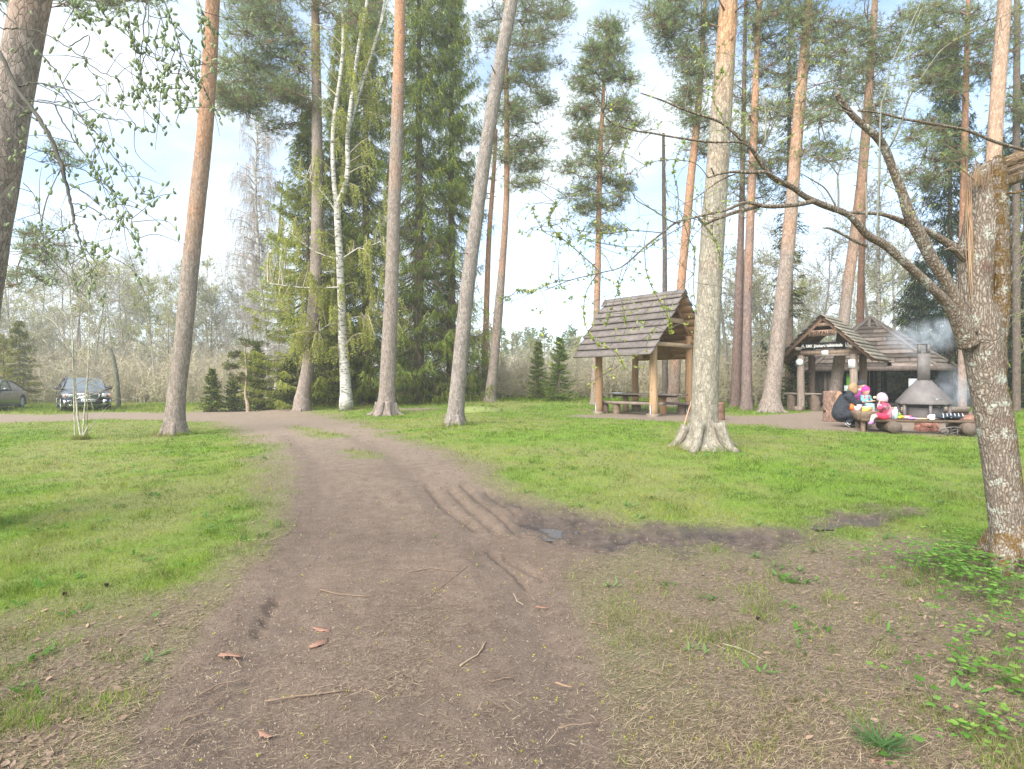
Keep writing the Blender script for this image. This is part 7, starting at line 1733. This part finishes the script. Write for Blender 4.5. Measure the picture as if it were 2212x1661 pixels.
# crouching woman in a dark coat, facing right
def woman_a():
    Z = 13.1; b = G(px_at(1832, Z), Z); e = empty("person", b, "woman crouching in a black puffer coat and white soled trainers, reaching right", "person"); o = tuple(b)
    q = lambda px, py, dz=0.0: PL(px, py, Z + dz, o)
    hip = q(1818, 893); chest = q(1829, 864); neck = q(1837, 848); head = q(1842, 838)
    nd = {'hip': (hip, .12), 'waist': (q(1821, 880), .12), 'chest': (chest, .13), 'neck': (neck, .045), 'nt': (q(1840, 843), .045)}
    ed = [('hip', 'waist'), ('waist', 'chest'), ('chest', 'neck'), ('neck', 'nt')]
    for k, dz, kx in (('l', -.17, 1852), ('r', .15, 1856)):
        nd[k + 'h'] = (q(1824, 896, dz * .6), .085); nd[k + 'k'] = (q(kx, 889 + (2 if k == 'l' else 0), dz), .065); nd[k + 'c'] = (q(kx - 9, 903, dz), .052); nd[k + 'a'] = (q(1830 + (3 if k == 'l' else 6), 915, dz), .036); nd[k + 'f'] = (q(1843 if k == 'l' else 1846, 920, dz), .030)
        ed += [('hip', k + 'h'), (k + 'h', k + 'k'), (k + 'k', k + 'c'), (k + 'c', k + 'a'), (k + 'a', k + 'f')]
        nd[k + 's'] = (q(1833, 856, dz), .06); nd[k + 'e'] = (q(1845, 870, dz), .045); nd[k + 'w'] = (q(1862 if k == 'l' else 1857, 868 if k == 'l' else 878, dz * .6), .024); ed += [('chest', k + 's'), (k + 's', k + 'e'), (k + 'e', k + 'w')]
        hand_nodes(nd, ed, k + 'w', k, nd[k + 'w'][0], V3(1, 0, -.15 if k == 'l' else -.3), V3(0, 0, 1), .95)
    skin_mesh("body", nd, ed, 'hip', M['skin'], e, SK, 1)
    hd, R = head_mesh(e, head, V3(.8, .45, -.45), .98, SK, V3(.35, 0, .9))
    cap_mesh("hair", e, head, R, 1.0, (.30, .19, .10), -.75, 1.16, 'hair', back=.1, front=-.0)
    mb = MB(); mb.ball(head + [.01, -.055, -.05], (.085, .05, .11), 14, 10, col=(.28, .17, .09)); v_ = mb.v[0]; mb.v[0] = v_ + (fbm(v_[:, 0] * 60, v_[:, 1] * 60, v_[:, 2] * 8, 3, 3)[:, None] - .5) * .03; mb.build("hair_fall", M['hair'], parent=e, smooth=True)
    cd = (.022, .026, .036)
    j = {'hip': (hip + [-.01, 0, .0], .205), 'w': (q(1820, 880), .19), 'c': (q(1829, 864), .185), 'n': (q(1836, 850), .095)}; je = [('hip', 'w'), ('w', 'c'), ('c', 'n')]
    for k, dz in (('l', -.17), ('r', .15)):
        j[k + 's'] = (q(1833, 857, dz), .085); j[k + 'e'] = (q(1844, 871, dz * 1.05), .070); j[k + 'w'] = (q(1859 if k == 'l' else 1854, 868.5 if k == 'l' else 877, dz * .65), .045); je += [('c', k + 's'), (k + 's', k + 'e'), (k + 'e', k + 'w')]
        j[k + 't'] = (q(1832, 896, dz * .8), .125); je += [('hip', k + 't')]
    skin_mesh("puffer_coat", j, je, 'hip', M['cloth'], e, cd, 2, noise=.03)
    t = {'hip': (hip + [0, 0, -.03], .16)}; te = []
    for k, dz, kx in (('l', -.17, 1852), ('r', .15, 1856)):
        t[k + 'h'] = (q(1824, 897, dz * .7), .115); t[k + 'k'] = (q(kx, 889 + (2 if k == 'l' else 0), dz), .085); t[k + 'c'] = (q(kx - 9, 903, dz), .070); t[k + 'a'] = (q(1833 + (0 if k == 'l' else 4), 912, dz), .055); te += [('hip', k + 'h'), (k + 'h', k + 'k'), (k + 'k', k + 'c'), (k + 'c', k + 'a')]
    skin_mesh("trousers", t, te, 'hip', M['cloth'], e, (.018, .021, .030), 2, noise=.02)
    mb = MB(); mb.tube(catmull([q(1826, 849, -.1), q(1825, 854, 0), q(1829, 853, .1), q(1838, 848, .1), q(1838, 851, -.1), q(1826, 849, -.1)], 4), .055, 8, col=cd, cap=False); mb.build("hood", M['cloth'], parent=e, smooth=True)
    for dz in (-.17, .15):
        x0, x1 = (1827, 1845) if dz < 0 else (1832, 1849)
        mb = MB(); mb.tube([q(x0, 911, dz), q(x0 + 5, 915, dz), q(x1 - 4, 920, dz), q(x1, 921.5, dz)], [.038, .048, .042, .026], 10, col=(.03, .035, .05)); sh = mb.build("shoe", M['cloth'], parent=e, smooth=True)
        mb = MB(); mb.tube([q(x0 - 1, 914, dz), q(x0 + 6, 919.5, dz), q(x1, 923.2, dz)], [.016, .020, .014], 8, col=(.8, .8, .8)); mb.tube([q(x0 + 2, 913, dz - .045), q(x0 + 8, 917.5, dz - .05), q(x0 + 11, 914.5, dz - .045)], [.006, .010, .004], 6, col=(.8, .8, .8)); mb.build("sole", M['vc'], parent=sh, smooth=True)
woman_a()

# woman in purple with a black beanie, child on her lap
def woman_b():
    Z = 13.55; b = G(px_at(1862, Z), Z); e = empty("person", b, "woman in a purple jacket and black beanie sitting with a toddler on her lap", "person"); o = tuple(b)
    q = lambda px, py, dz=0.0: PL(px, py, Z + dz, o)
    head = q(1861.5, 832.5)
    nd = {'hip': (q(1858, 889), .13), 'waist': (q(1857, 874), .115), 'chest': (q(1857, 858), .125), 'neck': (q(1859, 844), .05), 'nt': (q(1860.5, 839), .045)}; ed = [('hip', 'waist'), ('waist', 'chest'), ('chest', 'neck'), ('neck', 'nt')]
    for k, sx, kx in (('l', -1, 1848), ('r', 1, 1880)):
        nd[k + 'h'] = (q(1858 + sx * 6, 891, -.05), .085); nd[k + 'k'] = (q(kx, 893, -.42), .058); nd[k + 'c'] = (q(kx + 2, 905, -.40), .048); nd[k + 'a'] = (q(kx + 1, 915, -.36), .034); nd[k + 'f'] = (q(kx + 2, 917, -.48), .03)
        ed += [('hip', k + 'h'), (k + 'h', k + 'k'), (k + 'k', k + 'c'), (k + 'c', k + 'a'), (k + 'a', k + 'f')]
        nd[k + 's'] = (q(1858 + sx * 13, 852), .058); nd[k + 'e'] = (q(1858 + sx * 16 - 2, 868, -.12), .042); nd[k + 'w'] = (q(1866 + sx * 8, 876, -.33), .024); ed += [('chest', k + 's'), (k + 's', k + 'e'), (k + 'e', k + 'w')]
        hand_nodes(nd, ed, k + 'w', k, nd[k + 'w'][0], V3(-sx * .8, -.4, 0), V3(0, -.6, 1), .95)
    skin_mesh("body", nd, ed, 'hip', M['skin'], e, SK, 1)
    hd, R = head_mesh(e, head, V3(.25, -1, -.12), 1.0, SK)
    cap_mesh("beanie", e, head, R, 1.0, (.022, .024, .030), -.35, 1.16)
    pc = (.20, .035, .16)
    j = {'hip': (q(1857, 886), .165), 'w': (q(1856, 872), .155), 'c': (q(1857, 857), .165), 'n': (q(1859, 845), .085)}; je = [('hip', 'w'), ('w', 'c'), ('c', 'n')]
    for k, sx in (('l', -1), ('r', 1)):
        j[k + 's'] = (q(1858 + sx * 13, 852), .080); j[k + 'e'] = (q(1858 + sx * 16 - 2, 868, -.12), .064); j[k + 'w'] = (q(1866 + sx * 9, 875, -.28), .044); je += [('c', k + 's'), (k + 's', k + 'e'), (k + 'e', k + 'w')]
    skin_mesh("jacket", j, je, 'hip', M['cloth'], e, pc, 2, noise=.025)
    mb = MB(); th = np.linspace(0, 6.2832, 18); cc = q(1860, 843); mb.tube(np.stack([cc[0] + np.cos(th) * .075, cc[1] + np.sin(th) * .07, cc[2] + 0 * th + .01], -1), .032, 8, col=(.45, .40, .46), cap=False); mb.build("scarf", M['cloth'], parent=e, smooth=True)
    t = {'hip': (q(1858, 889), .14)}; te = []
    for k, sx, kx in (('l', -1, 1848), ('r', 1, 1880)):
        t[k + 'h'] = (q(1858 + sx * 6, 891, -.05), .10); t[k + 'k'] = (q(kx, 893, -.42), .075); t[k + 'c'] = (q(kx + 2, 905, -.40), .062); t[k + 'a'] = (q(kx + 1, 913, -.36), .05); te += [('hip', k + 'h'), (k + 'h', k + 'k'), (k + 'k', k + 'c'), (k + 'c', k + 'a')]
    skin_mesh("trousers", t, te, 'hip', M['cloth'], e, (.10, .085, .075), 2, noise=.02)
    mb = MB(); c = G(b.x, b.y); rough_log(mb, (0, .1, -.03), (0, .1, .36), .19, .19, 16); s_ = mb.build("sitting_log", M['log'], smooth=True); s_.location = b; setp(s_, "stump the woman in purple sits on, mostly hidden behind her", "log stool")
    return e
woman_b()

def toddler():
    Z = 13.08; b = Vector((px_at(1868, Z), Z, float(gh(px_at(1868, Z), Z)))); e = empty("person", b, "toddler in a bright pink hat and teal patterned overall on the purple woman's lap", "person"); o = tuple(b)
    q = lambda px, py, dz=0.0: PL(px, py, Z + dz, o)
    head = q(1870, 845)
    nd = {'hip': (q(1872, 874), .075), 'chest': (q(1870, 861), .075), 'neck': (q(1870, 853.5), .032), 'nt': (q(1870, 851), .032)}; ed = [('hip', 'chest'), ('chest', 'neck'), ('neck', 'nt')]
    for k, sx in (('l', -1), ('r', 1)):
        nd[k + 'h'] = (q(1873 + sx * 3, 875, -.03), .055); nd[k + 'k'] = (q(1880 + sx * 4, 876, -.16), .042); nd[k + 'c'] = (q(1882 + sx * 3, 884, -.19), .035); nd[k + 'a'] = (q(1883 + sx * 3, 890, -.20), .026); nd[k + 'f'] = (q(1886 + sx * 3, 892, -.26), .022)
        ed += [('hip', k + 'h'), (k + 'h', k + 'k'), (k + 'k', k + 'c'), (k + 'c', k + 'a'), (k + 'a', k + 'f')]
        nd[k + 's'] = (q(1870 + sx * 7, 857), .038); nd[k + 'e'] = (q(1872 + sx * 9, 865, -.06), .030); nd[k + 'w'] = (q(1880 + sx * 4, 863 + (3 if sx > 0 else 4), -.14), .018); ed += [('chest', k + 's'), (k + 's', k + 'e'), (k + 'e', k + 'w')]
        hand_nodes(nd, ed, k + 'w', k, nd[k + 'w'][0], V3(1, -.3, .1), V3(0, 0, 1), .6)
    skin_mesh("body", nd, ed, 'hip', M['skin'], e, SK, 1)
    hd, R = head_mesh(e, head, V3(.25, -1, -.1), .92, (.62, .37, .28)); cap_mesh("hat", e, head, R, .92, (.80, .04, .22), -.5, 1.18)
    def pat(co): n_ = vnoise(co[:, 0] * 26, co[:, 1] * 26, co[:, 2] * 26, 4)[:, None]; m_ = vnoise(co[:, 0] * 34, co[:, 1] * 34, co[:, 2] * 34, 9)[:, None]; c = np.where(n_ > .62, (.45, .10, .14), np.where(m_ > .64, (.05, .08, .10), (.14, .38, .38))); return c
    j = {'hip': (q(1872, 873), .095), 'c': (q(1870, 861), .10), 'n': (q(1870, 854.5), .05)}; je = [('hip', 'c'), ('c', 'n')]
    for k, sx in (('l', -1), ('r', 1)):
        j[k + 's'] = (q(1870 + sx * 7, 857.5), .052); j[k + 'e'] = (q(1872 + sx * 9, 865, -.06), .042); j[k + 'w'] = (q(1879 + sx * 4, 864 + (2 if sx > 0 else 3), -.12), .032); je += [('c', k + 's'), (k + 's', k + 'e'), (k + 'e', k + 'w')]
    skin_mesh("jacket", j, je, 'hip', M['cloth'], e, (.2, .4, .4), 2, noise=.015, pattern=pat)
    t = {'hip': (q(1873, 875), .085)}; te = []
    for k, sx in (('l', -1), ('r', 1)):
        t[k + 'h'] = (q(1874 + sx * 3, 875, -.03), .065); t[k + 'k'] = (q(1880 + sx * 4, 876, -.16), .055); t[k + 'c'] = (q(1882 + sx * 3, 884, -.19), .045); te += [('hip', k + 'h'), (k + 'h', k + 'k'), (k + 'k', k + 'c')]
    skin_mesh("trousers", t, te, 'hip', M['cloth'], e, (.25, .36, .44), 2)
    for sx in (-1, 1):
        mb = MB(); mb.tube([q(1882 + sx * 3, 884, -.19), q(1883 + sx * 3, 890, -.20), q(1888 + sx * 3, 893, -.28)], [.042, .038, .030], 10, col=(.55, .22, .38)); mb.build("shoe", M['cloth'], parent=e, smooth=True)
    w = q(1885, 865, -.16); mb = MB(); mb.ball(w + [.035, -.02, .07], (.035, .03, .032), 12, 8, col=(.62, .52, .26)); x = mb.build("bread_roll", M['vc']); x.location = b; setp(x, "pale bread roll held up in the toddler's hand", "bread roll")
toddler()

def child():
    Z = 11.85; c0 = ont(1908); b = Vector((px_at(1908, Z), Z, T0[2] + TH)); e = empty("person", b, "small child in striped hat, pink jacket and red trousers on the low table", "person"); o = tuple(b)
    q = lambda px, py, dz=0.0: PL(px, py, Z + dz, o)
    head = q(1905.5, 861)
    nd = {'hip': (q(1914, 899), .085), 'chest': (q(1911, 880), .085), 'neck': (q(1907.5, 870), .034), 'nt': (q(1906.5, 867), .034)}; ed = [('hip', 'chest'), ('chest', 'neck'), ('neck', 'nt')]
    for k, dz in (('l', -.09), ('r', .08)):
        nd[k + 'h'] = (q(1911, 900, dz * .8), .062); nd[k + 'k'] = (q(1896, 897, dz), .048); nd[k + 'c'] = (q(1886, 899, dz), .038); nd[k + 'a'] = (q(1883 + (0 if k == 'l' else 5), 910, dz), .026); nd[k + 'f'] = (q(1879 + (0 if k == 'l' else 5), 913, dz), .022)
        ed += [('hip', k + 'h'), (k + 'h', k + 'k'), (k + 'k', k + 'c'), (k + 'c', k + 'a'), (k + 'a', k + 'f')]
        nd[k + 's'] = (q(1911, 875, dz * 1.2), .042); nd[k + 'e'] = (q(1899, 881, dz * 1.3), .032); nd[k + 'w'] = (q(1899, 872, dz * .6), .019); ed += [('chest', k + 's'), (k + 's', k + 'e'), (k + 'e', k + 'w')]
        hand_nodes(nd, ed, k + 'w', k, nd[k + 'w'][0], V3(.3, -dz, 1), V3(-1, 0, .3), .6)
    skin_mesh("body", nd, ed, 'hip', M['skin'], e, SK, 1)
    hd, R = head_mesh(e, head, V3(-.75, .45, -.25), .92, (.62, .37, .28))
    cap_mesh("striped_hat", e, head, R, .92, (1, 1, 1), -.8, 1.20, pattern=lambda x, y, z: (.56, .48, .50) if int((z + 1) * 9) % 2 else (.42, .22, .34), front=-.05)
    mb = MB(); mb.ball(head + [.06, .04, .10], .045, 12, 8, col=(.02, .02, .025)); mb.build("pompom", M['hair'], parent=e, smooth=True)
    def pat(co): n_ = vnoise(co[:, 0] * 22, co[:, 1] * 22, co[:, 2] * 22, 14)[:, None]; return np.where(n_ > .60, (.46, .26, .30), (.36, .05, .11))
    j = {'hip': (q(1914, 896), .115), 'c': (q(1911, 881), .12), 'n': (q(1908, 871.5), .06)}; je = [('hip', 'c'), ('c', 'n')]
    for k, dz in (('l', -.09), ('r', .08)):
        j[k + 's'] = (q(1911, 876, dz * 1.2), .062); j[k + 'e'] = (q(1900, 882, dz * 1.3), .052); j[k + 'w'] = (q(1899, 873.5, dz * .7), .036); je += [('c', k + 's'), (k + 's', k + 'e'), (k + 'e', k + 'w')]
    skin_mesh("jacket", j, je, 'hip', M['cloth'], e, (.5, .1, .2), 2, noise=.02, pattern=pat)
    t = {'hip': (q(1913, 899), .10)}; te = []
    for k, dz in (('l', -.09), ('r', .08)):
        t[k + 'h'] = (q(1908, 900, dz * .9), .075); t[k + 'k'] = (q(1897, 897.5, dz), .062); t[k + 'c'] = (q(1892, 899, dz), .05); te += [('hip', k + 'h'), (k + 'h', k + 'k'), (k + 'k', k + 'c')]
    skin_mesh("trousers", t, te, 'hip', M['cloth'], e, (.62, .03, .09), 2, noise=.012)
    for k, dz in ((0, -.09), (5, .08)):
        mb = MB(); mb.tube([q(1893, 898.5, dz), q(1886 + k * .5, 900, dz), q(1883 + k, 908, dz), q(1882 + k, 912, dz)], [.048, .046, .036, .034], 10, col=(.50, .44, .42)); mb.build("leg_warmer", M['cloth'], parent=e, smooth=True)
        mb = MB(); mb.tube([q(1885 + k, 909, dz), q(1881 + k, 913.5, dz), q(1876 + k, 914.5, dz)], [.034, .038, .024], 10, col=(.42, .20, .45)); mb.build("shoe", M['cloth'], parent=e, smooth=True)
child()
# ------------------------------------------------------------------ cars
def m_paint(name, col, metal=.4):
    t = NT(name); n_ = t.noise(3, 4, .6, t.coord()); k = t.mix(t.ramp(n_, [(.4, 0), (.75, .12)]), col, (.30, .26, .2))
    t.bsdf(k, .28, metal, None, .5, .8); return t.m
M['navy'] = m_paint("dark blue paint", (.010, .013, .028)); M['silver'] = m_paint("silver grey paint", (.065, .072, .085), .4)
M['glass'] = m_plain("car glass", (.10, .125, .145), .06, .0, .02, bump=0, spec=1.0, coat=1.0)
M['rubber'] = m_plain("tyre rubber", (.028, .028, .028), .85); M['trim'] = m_plain("black plastic trim", (.03, .03, .033), .6)
M['chrome'] = m_plain("bright metal", (.75, .76, .78), .2, .9, .03, bump=0); M['alloy'] = m_plain("alloy wheel", (.55, .56, .58), .35, .7, .05)
M['lamp_white'] = m_plain("clear lamp", (.62, .64, .66), .12, .1, .05, bump=0, coat=1.0); M['lamp_amber'] = m_plain("amber lamp", (.75, .32, .22), .2, 0, .05, bump=0, coat=1.0)

def car(label, loc, heading, W, L_, H, paint, belt=.92, hoodz=(.74, .98), ws=(1.25, 2.0), roof_end=(3.6, 4.5), bumper=True, estate=True, wheel_r=.34, gc=.22, tilt=0):
    """front of the car at local -Y, length along +Y"""
    e = empty("parked_car", loc, label, "car", "cars parked beyond the road", rz=heading)
    hw = W / 2; ax = (.88, L_ - .98); n = 64; ys = np.linspace(0, L_, n)
    def shoulder(y):     # top of the body at y
        if y < ws[0]: return hoodz[0] + (hoodz[1] - hoodz[0]) * min(1, y / ws[0]) ** .6
        if y > L_ - (.25 if estate else .9): return belt + .04 - (.02 if estate else .06) * (y - (L_ - .9))
        return belt + .03 + .05 * (y - ws[0]) / L_
    def half(y): return hw * (1 - .16 * max(0, 1 - y / .55) ** 2.2 - .10 * max(0, (y - (L_ - .5)) / .5) ** 2)
    mb = MB(); rows = []
    for y in ys:
        w = half(y); zt = shoulder(y); zb = gc
        for a in ax:
            dd = wheel_r * 1.17
            if abs(y - a) < dd: zb = max(zb, wheel_r + math.sqrt(dd ** 2 - (y - a) ** 2) * .97)
        zm = max(zb + .02, .62)
        sec = [(w * .80, zb), (w * .97, zb + .015), (w, zb + .06 if zb + .06 < zm else zm - .005), (w, zm), (w * .985, zt - .16 if zt - .16 > zm else zm + .01), (w * .94, zt - .05), (w * .86, zt - .005), (w * .5, zt + .03), (0, zt + .045)]
        rows.append([(-x, y, z) for x, z in sec] + [(x, y, z) for x, z in sec[:-1][::-1]])
    V_ = np.array(rows); k = V_.shape[1]; i = np.arange(n - 1)[:, None] * k; j = np.arange(k - 1)[None, :]
    q = np.stack([i + j, i + j + 1, i + k + j + 1, i + k + j], -1).reshape(-1, 4).tolist()
    v = V_.reshape(-1, 3).tolist(); v += [(0, .03, .45), (0, L_ - .03, .5)]; a = n * k
    t = [[a, j_ + 1, j_] for j_ in range(k - 1)] + [[a, 0, k - 1]] + [[a + 1, (n - 1) * k + j_, (n - 1) * k + j_ + 1] for j_ in range(k - 1)] + [[a + 1, n * k - 1, (n - 1) * k]]
    mb.add(v, q, t); body = mb.build("body", M[paint], parent=e, smooth=True)
    # underbody
    mb = MB(); mb.box((0, L_ / 2, gc + .14), (W * .78, L_ * .9, .26)); mb.build("underbody", M['trim'], parent=e)
    # cabin
    prof = [(ws[0], belt + .04, 0), (ws[1], H - .04, 1), (ws[1] + .35, H, 1), (roof_end[0] - .3, H - .015, 1), (roof_end[0], H - .05, 1), (roof_end[1], belt + .10, 0)]
    def side(u): return hw * (.90 - .22 * u)
    mb = MB(); pv = []
    for y, z, u in prof: pv += [(-side(u), y, z), (side(u), y, z)]
    mb.add(pv, [[2, 3, 5, 4], [4, 5, 7, 6], [6, 7, 9, 8]]); rf = mb.build("roof", M[paint], parent=e)
    mb = MB(); mb.add([(-side(0) * .95, ws[0] + .02, belt + .05), (side(0) * .95, ws[0] + .02, belt + .05), (side(1) * .97, ws[1], H - .05), (-side(1) * .97, ws[1], H - .05), (0, ws[0] - .13, belt + .05), (0, ws[1] - .08, H - .03)], [[0, 4, 5, 3], [4, 1, 2, 5]]); mb.build("windscreen", M['glass'], parent=e)
    mb = MB(); mb.add([pv[8], pv[9], pv[11], pv[10]], [[0, 1, 2, 3]]); mb.build("rear_window", M['glass'], parent=e)
    for s_ in (-1, 1):
        bl = lambda y: (s_ * side(0) * .995, y, belt + .045)
        tp = lambda y, z: (s_ * side(1) * .995, y, z)
        mb = MB(); x_ = [bl(ws[0] + .18), bl((ws[0] + roof_end[0]) / 2 + .25), tp((ws[1] + roof_end[0]) / 2 + .05, H - .06), tp(ws[1] + .12, H - .07)]; mb.add(x_, [[0, 1, 2, 3]]); mb.build("side_window", M['glass'], parent=e)
        mb = MB(); x_ = [bl((ws[0] + roof_end[0]) / 2 + .32), bl(roof_end[1] - .25), tp(roof_end[0] - .05, H - .08), tp((ws[1] + roof_end[0]) / 2 + .12, H - .06)]; mb.add(x_, [[0, 1, 2, 3]]); mb.build("side_window", M['glass'], parent=e)
        # pillars
        mb = MB(); mb.tube([bl(ws[0] - .02), tp(ws[1], H - .04), tp(ws[1] + .4, H - .015), tp(roof_end[0] - .3, H - .02), tp(roof_end[0], H - .05), bl(roof_end[1])], .035, 6); mb.tube([bl((ws[0] + roof_end[0]) / 2 + .28), tp((ws[1] + roof_end[0]) / 2 + .08, H - .04)], .035, 6); mb.build("pillar", M[paint], parent=e, smooth=True)
        if estate:
            mb = MB(); mb.tube(catmull([(s_ * side(1) * .93, ws[1] + .25, H), (s_ * side(1) * .93, ws[1] + .4, H + .05), (s_ * side(1) * .93, roof_end[0] - .4, H + .04), (s_ * side(1) * .93, roof_end[0] - .2, H - .01)], 4), .018, 6); mb.build("roof_rail", M['trim'], parent=e)
        # mirror
        mb = MB(); mb.ball((s_ * (hw + .05), ws[0] + .30, belt + .10), (.12, .07, .085), 14, 8); m_ = mb.build("mirror", M[paint], parent=e, smooth=True); mb = MB(); mb.beam((s_ * (hw - .12), ws[0] + .32, belt + .05), (s_ * (hw + .0), ws[0] + .31, belt + .07), .05, .04); mb.build("mirror_arm", M['trim'], parent=m_)
        for k_ in (0, 1): mb = MB(); mb.box((s_ * (hw + .002), (1.95 if k_ == 0 else 2.95), belt - .10), (.02, .17, .028)); mb.build("door_handle", M[paint], parent=e)
        for y0 in (1.38, 2.38, 3.28):
            mb = MB(); mb.beam((s_ * (hw - .004), y0, .34), (s_ * (hw - .012), y0 - .04, belt - .06), .012, .008, up=(1, 0, 0)); mb.build("door_seam", M['trim'], parent=e)
        mb = MB(); mb.box((s_ * (hw - .005), L_ / 2 - .05, gc + .06), (.03, L_ * .48, .10)); mb.build("side_skirt", M['trim'], parent=e)
        for a_ in ax:
            w_ = MB(); x0 = s_ * (hw - .13); r = wheel_r
            w_.lathe((x0, a_, r), [(r * .62, -.11), (r * .93, -.115), (r, -.08), (r, .08), (r * .93, .115), (r * .62, .11)], 30, 'X'); wh = w_.build("wheel", M['rubber'], parent=e, smooth=False)
            w_ = MB(); w_.lathe((x0, a_, r), [(r * .62, s_ * .10), (r * .66, s_ * .115), (r * .60, s_ * .12), (r * .58, s_ * .04), (.04, s_ * .03)], 26, 'X')
            for k_ in range(7):
                th = k_ * 2 * math.pi / 7; w_.beam((x0 + s_ * .10, a_ + math.cos(th) * .04, r + math.sin(th) * .04), (x0 + s_ * .11, a_ + math.cos(th) * r * .62, r + math.sin(th) * r * .62), .05, .03, up=(1, 0, 0))
            w_.build("rim", M['alloy'], parent=wh)
    return e, body, hw

# dark estate facing the camera and a touch away from it
b = atg(1106 - 912, 891); ZC = 25.0; cx0 = (189.5 - CX) / F * ZC; cg = float(gh(cx0, ZC))
HEAD = math.radians(-43 + 3)      # its nose points towards the photographer
# heading: local -Y is the nose. rotate about Z so that the nose looks along the sight line, turned a little further
th_ = math.atan2(-cx0, ZC)       # angle of the sight line
rz = -math.atan2(cx0, ZC)
rz_car = rz + math.radians(4.5)
e, body, hw = car("dark blue estate car parked facing the camera behind the sapling", Vector((cx0, ZC, cg)), rz_car, 1.86, 4.82, 1.56, 'navy', belt=.96, hoodz=(.80, 1.0), ws=(1.35, 2.05), roof_end=(4.0, 4.7), gc=.24, wheel_r=.35)
mb = MB(); mb.box((0, -.015, .70), (.78, .04, .20), col=(1, 1, 1)); g1 = mb.build("grille", M['trim'], parent=e)
mb = MB()
for z0 in (.605, .80): mb.beam((-.40, -.04, z0), (.40, -.04, z0), .02, .022)
for s_ in (-1, 1): mb.beam((s_ * .40, -.04, .60), (s_ * .42, -.03, .81), .02, .03, up=(1, 0, 0))
for z0 in (.65, .70, .75): mb.beam((-.38, -.035, z0), (.38, -.035, z0), .01, .010)
mb.beam((-.34, -.05, .62), (.34, -.05, .79), .012, .035, up=(0, 0, 1)); mb.build("grille_frame", M['chrome'], parent=g1)
mb = MB(); mb.lathe((0, -.06, .705), [(.035, -.004), (.058, -.004), (.058, .004), (.035, .004)], 20, 'Y', cap=False); mb.lathe((0, -.058, .705), [(0, -.003), (.035, -.003), (.035, .003), (0, .003)], 20, 'Y'); mb.build("badge", M['chrome'], parent=g1)
for s_ in (-1, 1):
    mb = MB(); mb.box((s_ * .66, .045, .735), (.34, .10, .15), rz=s_ * .30, taper=.86, jit=.004); hl = mb.build("headlight", M['lamp_white'], parent=e)
    mb = MB(); mb.box((s_ * .80, .085, .735), (.10, .11, .13), rz=s_ * .45, jit=.003); mb.build("indicator", M['lamp_amber'], parent=hl)
    mb = MB(); mb.box((s_ * .70, .03, .43), (.30, .06, .20), rz=s_ * .26); fl = mb.build("fog_light_frame", M['chrome'], parent=e)
    mb = MB(); mb.box((s_ * .70, -.005, .43), (.20, .04, .11), rz=s_ * .26); mb.build("fog_light", M['trim'], parent=fl)
mb = MB(); mb.box((0, .0, .42), (1.05, .05, .22)); mb.build("air_intake", M['trim'], parent=e)
mb = MB(); mb.box((0, .012, .31), (1.30, .06, .045), col=(1, 1, 1)); mb.build("skid_plate", M['chrome'], parent=e)
mb = MB(); mb.box((0, .03, .27), (1.5, .06, .05)); mb.build("bumper_lip", M['trim'], parent=e)
mb = MB(); mb.box((0, -.055, .50), (.54, .012, .118), col=(.74, .76, .76)); pl = mb.build("number_plate", M['vc'], parent=e); mb = MB(); mb.box((-.255, -.063, .50), (.03, .003, .112), col=(.03, .08, .4)); mb.build("plate_band", M['vc'], parent=pl)
text_obj("511 MUX", .108, Matrix.Translation((.01, -.066, .498)) @ RX, M['trim'], pl, spacing=1.1, bold=.001)

# silver saloon cut off by the left edge
ZS = 24.6; fx = px_at(-60, ZS)
e2, body2, hw2 = car("silver grey saloon car cut off by the left edge, seen from its front corner", Vector((px_at(-88, 23.9), 23.9, float(gh(-20, 24)))), math.radians(24.0), 1.85, 4.9, 1.44, 'silver', belt=.90, hoodz=(.70, .94), ws=(1.45, 2.25), roof_end=(3.55, 4.55), estate=False, gc=.19, wheel_r=.335)
for s_ in (-1, 1):
    mb = MB(); mb.box((s_ * .68, .05, .66), (.38, .12, .14), rz=s_ * .32, jit=.004); hl = mb.build("headlight", M['lamp_white'], parent=e2)
    mb = MB(); mb.box((s_ * .83, .12, .66), (.10, .13, .10), rz=s_ * .6); mb.build("indicator", M['lamp_amber'], parent=hl)
mb = MB(); mb.box((0, -.01, .52), (.62, .05, .42)); mb.build("grille", M['trim'], parent=e2)

# ------------------------------------------------------------------ the air between here and the far trees
t = NT("haze"); v = t.n("VolumePrincipled"); v.inputs['Color'].default_value = (.93, .96, 1.0, 1); v.inputs['Density'].default_value = .0018; v.inputs['Anisotropy'].default_value = .2
t.l(v.outputs[0], t.out.inputs[1]); mb = MB(); mb.box((0, 440, 12.9), (1900, 1900, 35.8)); o = mb.build("haze", t.m); setp(o, kind='stuff', label="pale spring haze that fades the far trees", cat="haze")
